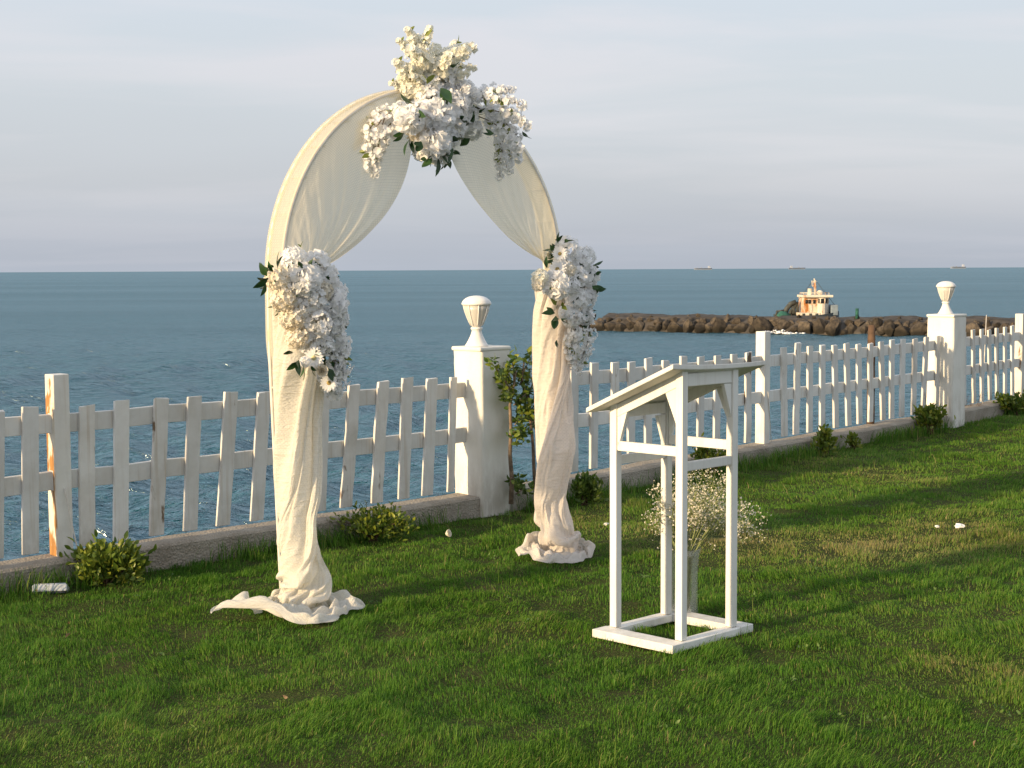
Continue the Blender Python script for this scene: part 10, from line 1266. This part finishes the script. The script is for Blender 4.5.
# ------------------------------------------------------------------ breakwater, boulders, boat, ships
JA, JB = Vector((5.6, 97.0, 0)), Vector((28.8, 85.2, 0)); jt = (JB-JA).normalized(); jn = nrm(jt)   # jn faces us
if jn.y > 0: jn = -jn
JL = 62.0
b = MB(); N = 220; prof = [(1.5, -3.4), (1.1, -2.3), (.5, -1.75), (-.2, -1.50), (-1.8, -1.42), (-3.3, -1.5), (-4.4, -2.2), (-5.2, -3.4)]
G = np.zeros((N, len(prof), 3))
for i in range(N):
    s = -.8 + JL*i/(N-1); e = min(1, (s+.8)/1.6)
    for j, (q, z) in enumerate(prof):
        qq = q*(.35+.65*e) - .9*(1-e)
        G[i, j] = JA + jt*s + jn*qq + Z*(z if e > .5 else z-.5*(1-e))
d = fbm(G.reshape(-1, 3)*.9, 4).reshape(N, -1); G[..., 2] += d*.22; G[..., 1] += d*.15
b.grid(G); tag(b.build('breakwater', M['mole'], smooth=False), 'long low dark stone breakwater across the water, topped with rubble', 'breakwater')
rocks = []
for k in range(9):
    bm = bmesh.new(); bmesh.ops.create_icosphere(bm, subdivisions=4, radius=1)
    co = np.array([v.co for v in bm.verts]); sd_ = 7.7*k
    n1 = fbm(co*.9+sd_, 3); pl = co*1.0
    rg = random.Random(k)
    rad = 1 + .40*n1 + .10*fbm(co*3.2+sd_, 3)
    for q in range(15):   # chisel flat faces
        a = Vector((rg.gauss(0, 1), rg.gauss(0, 1), rg.gauss(0, 1))).normalized(); h_ = rg.uniform(.55, .86)
        dt = (co*rad[:, None]) @ np.array(a); over = np.maximum(dt-h_, 0)
        co2 = co*rad[:, None] - np.array(a)[None]*(over*.92)[:, None]; rad = np.linalg.norm(co2, axis=1); co = co2/rad[:, None]
    for v, c_, q in zip(bm.verts, co, rad): v.co = Vector(c_)*q
    me = bpy.data.meshes.new('boulder'); bm.to_mesh(me); bm.free(); me.materials.append(M['rock'])
    for p_l in me.polygons: p_l.use_smooth = False
    rocks.append(me)
rg = random.Random(12)
def boulder(s, q, z, r):
    o = bpy.data.objects.new('boulder', rocks[rg.randrange(9)]); COL.objects.link(o)
    o.location = JA + jt*s + jn*q + Z*z; o.rotation_euler = (rg.uniform(0, 6.28), rg.uniform(0, 6.28), rg.uniform(0, 6.28))
    o.scale = (r*rg.uniform(.85, 1.3), r*rg.uniform(.75, 1.1), r*rg.uniform(.65, .92))
    tag(o, 'rough brown boulder piled along the near side of the breakwater', 'boulder', 'boulders of the breakwater')
s = -1.6
while s < 38:
    r0 = rg.uniform(.26, .66); boulder(s, .95+rg.uniform(-.15, .25), -2.14+rg.uniform(-.12, .10)-(.55-r0)*.3, r0); s += r0*1.4
s = -1.2
while s < 38:
    r0 = rg.uniform(.24, .42); boulder(s, .45+rg.uniform(-.15, .2), -1.76+rg.uniform(-.06, .03), r0); s += r0*rg.uniform(1.5, 2.6)
s = -.6
while s < 38:
    r0 = rg.uniform(.13, .24); boulder(s, -.3+rg.uniform(-.5, .3), -1.49+rg.uniform(-.04, .02), r0); s += r0*rg.uniform(5, 11)
# surf at the rocks
b = MB(); rg2 = random.Random(4)
for (x0, x1, n_) in ((779, 812, 150), (812, 824, 14)):
    for k in range(n_):
        x = rg2.uniform(x0, x1); c_ = 1-abs((x-(x0+x1)/2)/((x1-x0)/2)); sx_ = atY(x, 334, 88)
        s = (sx_.x-JA.x)/jt.x; p = JA + jt*s + jn*rg2.uniform(1.5, 2.1) + Z*(SEA + .04 + abs(rg2.gauss(0, .11 if n_ > 100 else .05))*c_)
        rr_ = rg2.uniform(.03, .09)
        for d in ((1, 0, 0),):
            u = Vector((rg2.gauss(0, 1), rg2.gauss(0, .5), rg2.gauss(0, .4))).normalized(); w = u.cross(Vector((.2, -1, .3))).normalized()
            b.add([p+u*rr_*1.5, p+w*rr_*.7, p-u*rr_*1.5, p-w*rr_*.7, p+u.cross(w)*rr_*.6, p-u.cross(w)*rr_*.6], [(0, 1, 4), (1, 2, 4), (2, 3, 4), (3, 0, 4), (1, 0, 5), (2, 1, 5), (3, 2, 5), (0, 3, 5)])
tag(b.build('sea_foam', M['foam']), 'white surf breaking at the foot of the breakwater boulders', kind='stuff')

# work boat moored behind the breakwater, bow to the right
BY = 95.5; k_ = BY/FPX
boat = thing('work_boat', atY(815, 330, BY), 'rusty white work boat moored behind the breakwater, its wheelhouse lit', 'boat')
def bp(x, y, dy=0): return atY(x, y, BY+dy)
bx0 = bp(815, 316).x; zd = bp(815, 316.2).z
def B(x): return bp(x, 316).x
def zB(y): return bp(815, y).z
b = MB()   # hull
N = 20; G = np.zeros((N, 9, 3))
for i in range(N):
    f = i/(N-1); xx = B(777) + (B(838)-B(777))*f; half = 1.35*math.sqrt(max(.02, 1-max(0, (f-.55)/.46)**2)) ; sheer = zd + .10 + .75*max(0, f-.5)**1.6
    for j in range(9):
        a = -1 + j/4; G[i, j] = (xx + .35*max(0, f-.8)*(1-abs(a)), BY+half*math.copysign(abs(a)**.6, a), SEA-.4 + (sheer-SEA+.4)*abs(a)**2.2)
b.grid(G); b.build('hull', M['boat_hull'], boat)
def bbox(name, x0, x1, y0, y1, d0, d1, mat, par=None, bev=.03):
    b = MB(); xa, xb, za, zb = B(x0), B(x1), zB(y1), zB(y0)
    b.box(((xa+xb)/2, BY+(d0+d1)/2, (za+zb)/2), X, Y, Z, xb-xa, d1-d0, zb-za); return b.build(name, M[mat], par or boat, bevel=bev)
bbox('deck', 779, 832, 316.0, 318, -1.2, 1.2, 'boat_dark')
bbox('deck_house', 796, 817, 312.2, 316, -1.0, 1.0, 'boat_white')
for x in (799.2, 806, 812.2): bbox('opening', x, x+2.4, 312.9, 315.4, -1.04, -.98, 'boat_dark', bev=0)
cabin = bbox('cabin', 801, 815.6, 297.4, 312.2, -.85, .85, 'boat_rust')
for x in (802.6, 805.6, 810.2): w = bbox('window', x, x+2.2, 299.5, 303.2, -.89, -.83, 'boat_glass', cabin, 0)
bbox('door', 807.0, 809.6, 304.5, 312, -.885, -.84, 'boat_white', cabin, .01)
b = MB()   # rounded wheelhouse
c_ = Vector((B(819), BY, 0)); nS = 20
def whl(r, z0, z1, name, mat, par=boat, sx_=1.15):
    b = MB(); vs = []
    for z in (z0, z1):
        for k in range(nS): a = 2*math.pi*k/nS; vs.append((c_.x + math.cos(a)*r*sx_*.5, c_.y + math.sin(a)*r, z))
    b.add(vs, [tuple(range(nS))[::-1], tuple(range(nS, 2*nS))] + [(k, (k+1) % nS, nS+(k+1) % nS, nS+k) for k in range(nS)]); return b.build(name, M[mat], par, smooth=False)
wh = whl(.98, zB(316), zB(303.2), 'wheelhouse', 'boat_white')
whl(.93, zB(303.19), zB(298.4), 'window_band', 'boat_glass', wh)
for k in range(9):
    a = math.pi + k*math.pi/6 - .2; b = MB(); q = Vector((c_.x + math.cos(a)*.97*.575, c_.y + math.sin(a)*.97, 0)); b.tube([q + Z*zB(303.3), q + Z*zB(298.3)], .045, 5); b.build('mullion', M['boat_white'], wh)
whl(1.0, zB(298.4), zB(297.2), 'wheelhouse_top', 'boat_white', wh)
bbox('roof', 800, 829.5, 294.8, 297.2, -1.1, 1.1, 'boat_white')
bbox('bulwark', 827.6, 834.8, 304.8, 315.0, -.95, -.87, 'boat_grey'); bbox('bulwark', 827.6, 834.8, 304.8, 315.0, .87, .95, 'boat_grey'); bbox('bulwark', 834.0, 835.0, 304.6, 315.0, -.86, .86, 'boat_grey')
b = MB(); q = bp(810, 291.5); b.lathe([(.15, zB(294.79)-q.z), (.15, zB(288.8)-q.z), (.17, zB(288.6)-q.z), (.12, zB(288.5)-q.z), (0, zB(288.6)-q.z)], 14, q); b.build('funnel', M['boat_white'], boat)
b = MB(); q = bp(819.8, 294.7); b.lathe([(.10, 0), (.12, .05), (.20, .10), (.19, .2), (.10, .27), (0, .29)], 14, q); b.build('radar_dome', M['boat_white'], boat)
b = MB(); b.tube([bp(814.6, 294.8), bp(814.3, 278.5)], .045, 6); b.tube([bp(816.0, 294.8), bp(815.4, 280)], .035, 6); b.tube([bp(811.6, 282), bp(817.2, 281.6)], .025, 5); b.tube([bp(812, 286), bp(816.5, 285.8)], .03, 5); b.tube([bp(812.3, 286), bp(812, 280.5)], .03, 5); b.build('mast', M['boat_white'], boat)
b = MB()   # stern gantry and gear
for d in (-1.0, 1.0):
    b_ = MB()
    for x in np.linspace(800, 829, 9): b_.tube([bp(x, 294.8, d), bp(x, 292.6, d)], .018, 4)
    b_.tube([bp(800, 292.6, d), bp(829, 292.6, d)], .018, 4); b_.tube([bp(800, 293.7, d), bp(829, 293.7, d)], .012, 4)
    b_.build('guard_rail', M['boat_white'], boat)
for x0, y0, x1, y1 in ((814.3, 278.8, 834.5, 304.8), (814.3, 278.8, 797, 302)):
    b_ = MB(); b_.tube([bp(x0, y0), bp(x1, y1)], .014, 4); b_.build('stay', M['boat_dark'], boat)
b.tube([bp(784.5, 316), bp(786.5, 309), bp(790.5, 304), (bp(796, 302))], .17, 7); b.tube([bp(789, 316), bp(791, 311), bp(796.5, 305)], .12, 6); b.tube([bp(776, 316), bp(777, 311.5), bp(785, 310.5)], .09, 6); b.tube([bp(797, 302), bp(797.5, 313)], .10, 6); b.tube([bp(793, 306), bp(794, 316)], .14, 6)
b.build('stern_gantry', M['boat_dark'], boat)
b = MB(); rg = random.Random(9)
G = np.zeros((10, 14, 3))
for i in range(10):
    for j in range(14):
        a = 2*math.pi*j/14; f = i/9; rr_ = (1-f**2)**.5 if f < 1 else 0.02
        G[i, j] = (B(781)+math.cos(a)*.45*rr_, BY-.7+math.sin(a)*.45*rr_, zB(317.5)+f*.42)
G += (fbm(G.reshape(-1, 3)*5, 3).reshape(10, 14, 1))*.12
b.grid(G, wrap=True); b.build('net_heap', M['boat_green'], boat)
# low blocks and small gear seen on the crest
s = (atY(853, 330, 90).x-JA.x)/jt.x; b = MB(); q = JA + jt*s + jn*-.4 + Z*-1.5
b.tube([q, q+Z*.62], .10, 8); tag(b.build('mooring_post', M['boat_green']), 'short green mooring post on top of the breakwater', 'post')

def ship(x, y, L, hgt, label, flip=1):
    Yd = 5200.; p = atY(x, y, Yd); p.z = SEA; r = thing('cargo_ship', p, label, 'ship', 'ships on the horizon')
    b = MB(); N = 14; G = np.zeros((N, 7, 3))
    for i in range(N):
        f = i/(N-1); half = 7*math.sqrt(max(.01, 1-max(0, (f-.75)/.26)**2))
        for j in range(7):
            a = -1+j/3; G[i, j] = (p.x + flip*(f-.5)*L, Yd+half*a, SEA-2 + (2+hgt*.42*(1+.35*max(0, f-.8)*5*.3))*abs(a)**.5)
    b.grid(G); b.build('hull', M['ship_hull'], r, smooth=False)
    b = MB(); xs = p.x - flip*L*.34
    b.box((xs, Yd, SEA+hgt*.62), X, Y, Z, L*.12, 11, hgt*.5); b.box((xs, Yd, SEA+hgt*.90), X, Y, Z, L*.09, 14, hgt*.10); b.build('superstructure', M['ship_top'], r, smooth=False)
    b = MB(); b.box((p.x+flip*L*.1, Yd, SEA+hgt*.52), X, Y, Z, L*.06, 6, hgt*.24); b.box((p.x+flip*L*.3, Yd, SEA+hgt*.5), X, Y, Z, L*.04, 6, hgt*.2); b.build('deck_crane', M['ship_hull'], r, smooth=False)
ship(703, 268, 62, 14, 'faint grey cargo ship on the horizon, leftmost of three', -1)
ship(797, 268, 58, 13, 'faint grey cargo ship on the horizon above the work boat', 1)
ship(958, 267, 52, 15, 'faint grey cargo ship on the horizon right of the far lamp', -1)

# ------------------------------------------------------------------ grass
def blades(name, x, y, hgt, wid, tone, rng, bend=.5, kind='stuff', label=None):
    n = len(x); z = lawn_h(x, y) - .004
    a = rng.uniform(0, 2*np.pi, n)
    fx = fbm(np.stack([x*1.4, y*1.4, 0*x], 1), 2)*3.0; fy = fbm(np.stack([x*1.4+40, y*1.4, 0*x], 1), 2)*3.0
    lx, ly = np.cos(a)*.75 + fx*.55 + .12, np.sin(a)*.75 + fy*.55
    lean = bend*rng.uniform(.25, 1.35, n)
    wx, wy = -np.sin(a+rng.normal(0, .5, n)), np.cos(a+rng.normal(0, .5, n))
    V = np.zeros((n, 7, 3))
    lev = ((0, 0, 1.), (.42, .16, .92), (.78, .52, .62), (1.0, 1.0, 0))
    for k, (fz, fl, fw) in enumerate(lev):
        cx_ = x + lx*hgt*lean*fl; cy_ = y + ly*hgt*lean*fl; cz_ = z + hgt*(fz - .30*lean*fl*fl)
        if k < 3:
            for q, sgn in ((0, -1), (1, 1)):
                V[:, k*2+q, 0] = cx_ + sgn*wx*wid*fw/2; V[:, k*2+q, 1] = cy_ + sgn*wy*wid*fw/2; V[:, k*2+q, 2] = cz_
        else: V[:, 6, 0] = cx_; V[:, 6, 1] = cy_; V[:, 6, 2] = cz_
    base = np.array([0, 1, 3, 2, 2, 3, 5, 4, 4, 5, 6], dtype=np.int64)
    idx = (np.arange(n)[:, None]*7 + base[None]).ravel().astype(np.int32)
    me = bpy.data.meshes.new(name)
    me.vertices.add(n*7); me.vertices.foreach_set('co', V.astype(np.float32).ravel())
    me.loops.add(n*11); me.loops.foreach_set('vertex_index', idx)
    me.polygons.add(n*3)
    st = (np.arange(n)[:, None]*11 + np.array([0, 4, 8])[None]).ravel().astype(np.int32)
    me.polygons.foreach_set('loop_start', st)
    try: me.polygons.foreach_set('loop_total', np.tile(np.array([4, 4, 3], dtype=np.int32), n))
    except Exception: pass
    me.polygons.foreach_set('use_smooth', np.ones(n*3, dtype=bool))
    me.update(calc_edges=True); me.validate()
    at = me.attributes.new('tone', 'FLOAT', 'POINT'); at.data.foreach_set('value', np.repeat(np.clip(tone, 0, 1), 7).astype(np.float32))
    me.materials.append(M['grass'])
    o = link(name, me); return tag(o, label, kind=kind)
rng = np.random.default_rng(11)
NT_ = 6200000
gy = rng.uniform(3.6, 24, NT_); gx = rng.uniform(-1, 1, NT_)*(gy*.36+1.3)
dens = 29000*np.clip((5.2/gy), 0, 1)**1.55
# candidates per square metre at distance y
cand = NT_/(24-3.6)/(2*(gy*.36+1.3))
clump = fbm(np.stack([gx*6, gy*6, 0*gx], 1), 2)
keep = (rng.random(NT_) < dens/cand*(.75+.6*clump)) & (off(gx, gy) > .015)
# no grass through the lectern's base boards
du = (gx-LF.x)*u_.x + (gy-LF.y)*u_.y; dv_ = (gx-LF.x)*v_.x + (gy-LF.y)*v_.y
inb = (du > -.005) & (du < LU+.005) & (dv_ > -.005) & (dv_ < LV+.005); hole = (du > .06) & (du < LU-.06) & (dv_ > .085) & (dv_ < LV-.085)
keep &= ~(inb & ~hole)
vd = np.hypot(gx-VC.x, gy-VC.y); keep &= vd > .072
gx, gy, clump = gx[keep], gy[keep], clump[keep]
n = len(gx)
dry = np.exp(-(((gx-1.95)/1.35)**2 + ((gy-8.1)/1.05)**2))
pn = fbm(np.stack([gx*1.1, gy*1.1, 0*gx+3], 1), 4)
dry = np.clip(dry*1.0 + .9*(pn-.28), 0, 1)*(.55+.45*sstep(-1, 1.5, gx))
o_ = off(gx, gy)
tuft = fbm(np.stack([gx*7.5, gy*7.5, 0*gx+21], 1), 3)
hgt = (.019+.008*clump)*np.clip(1+1.25*tuft, .35, 2.2)*rng.uniform(.5, 1.4, n)*(1-.35*dry)
big = fbm(np.stack([gx*2.6, gy*2.6, 0*gx+8], 1), 3); hgt *= 1+.5*big
hgt *= 1 + .9*np.exp(-o_/.10)
wid = .0019*np.maximum(1, gy/5.2)**.8*rng.uniform(.7, 1.3, n)
tone = .37 + .24*rng.normal(0, 1, n)*.6 + .20*pn + .48*dry + .13*sstep(-.5, 2.5, gx)
tone = tone + .12*tuft
straw = rng.random(n) < (.03+.26*dry); tone = np.where(straw, rng.uniform(.8, 1, n), tone)
blades('lawn_grass', gx, gy, hgt, wid, tone, rng, .6, label='short green mown lawn grass, drier and yellower on the right')
# taller, coarser blades and seed stalks standing over the turf
n2 = 2600
gy = rng.uniform(4, 17, n2*3); gx = rng.uniform(-1, 1, n2*3)*(gy*.36+1)
m_ = fbm(np.stack([gx*1.7, gy*1.7, 0*gx+5], 1), 3); k = (m_ + rng.normal(0, .2, n2*3) > .15) & (off(gx, gy) > .03)
du = (gx-LF.x)*u_.x + (gy-LF.y)*u_.y; dv_ = (gx-LF.x)*v_.x + (gy-LF.y)*v_.y; k &= ~((du > -.02) & (du < LU+.02) & (dv_ > -.02) & (dv_ < LV+.02))
gx, gy = gx[k], gy[k]; n = len(gx)
blades('tall_grass', gx, gy, rng.uniform(.045, .105, n), .0022*np.maximum(1, gy/6), .55+.2*rng.normal(0, 1, n), rng, .55, label='taller loose grass blades standing above the mown lawn')
# rank grass along the foot of the kerb
n3 = 9500
sk = rng.uniform(-5, 9, n3); ok = np.abs(rng.normal(.0, .07, n3))+.012
pp = np.array([tuple(P3(a, b_, 0)) for a, b_ in zip(sk, ok)])
m_ = fbm(np.stack([sk*1.3, 0*sk, 0*sk], 1), 3); k = (m_ + rng.normal(0, .15, n3) > -.12)
pp = pp[k]; n = len(pp)
blades('kerb_grass', pp[:, 0], pp[:, 1], rng.uniform(.05, .15, n), .004*np.ones(n), .38+.25*rng.normal(0, 1, n), rng, .7, label='rank dark grass and weeds along the foot of the kerb')

rgl = random.Random(303); b = MB(); b2 = MB()
def free(p):
    du = (p.x-LF.x)*u_.x + (p.y-LF.y)*u_.y; dv = (p.x-LF.x)*v_.x + (p.y-LF.y)*v_.y
    return float(off(p.x, p.y)) > .1 and not (-.05 < du < LU+.05 and -.05 < dv < LV+.05)
for k in range(200):
    Yq = 4.2 + 11*rgl.random()**1.5; p = Vector((rgl.uniform(-1, 1)*(Yq*.36+.5), Yq, 0))
    if not free(p): continue
    p.z = float(lawn_h(np.array([p.x]), np.array([p.y]))[0])
    if k < 50:
        leafm(b, p + Z*rgl.uniform(.008, .022), Vector((rgl.gauss(0, 1), rgl.gauss(0, 1), rgl.gauss(.1, .3))), rgl.uniform(.014, .03), rgl.uniform(.008, .014), rgl, 0, .4, .5)
    elif p.x > -.6 or rgl.random() < .4:
        for q in range(rgl.randrange(4, 9)):
            a = rgl.uniform(0, 6.28); leafm(b2, p + Vector((rgl.gauss(0, .03), rgl.gauss(0, .03), .006)), Vector((math.cos(a), math.sin(a), rgl.uniform(.3, .9))), rgl.uniform(.012, .024), rgl.uniform(.007, .012), rgl, 0)
M['dead_leaf'] = leaf_mat('dead_leaf', (.16, .10, .05), (.32, .22, .12), .2, .7, 60)
M['weed_leaf'] = leaf_mat('lawn_weed_leaf', (.06, .13, .03), (.16, .24, .06), .3, .5, 20)
tag(b.build('leaf_litter', M['dead_leaf']), 'scattered small dry brown leaves lying in the lawn', kind='stuff')
tag(b2.build('lawn_weeds', M['weed_leaf']), 'small broad leaved weeds scattered through the turf', kind='stuff')
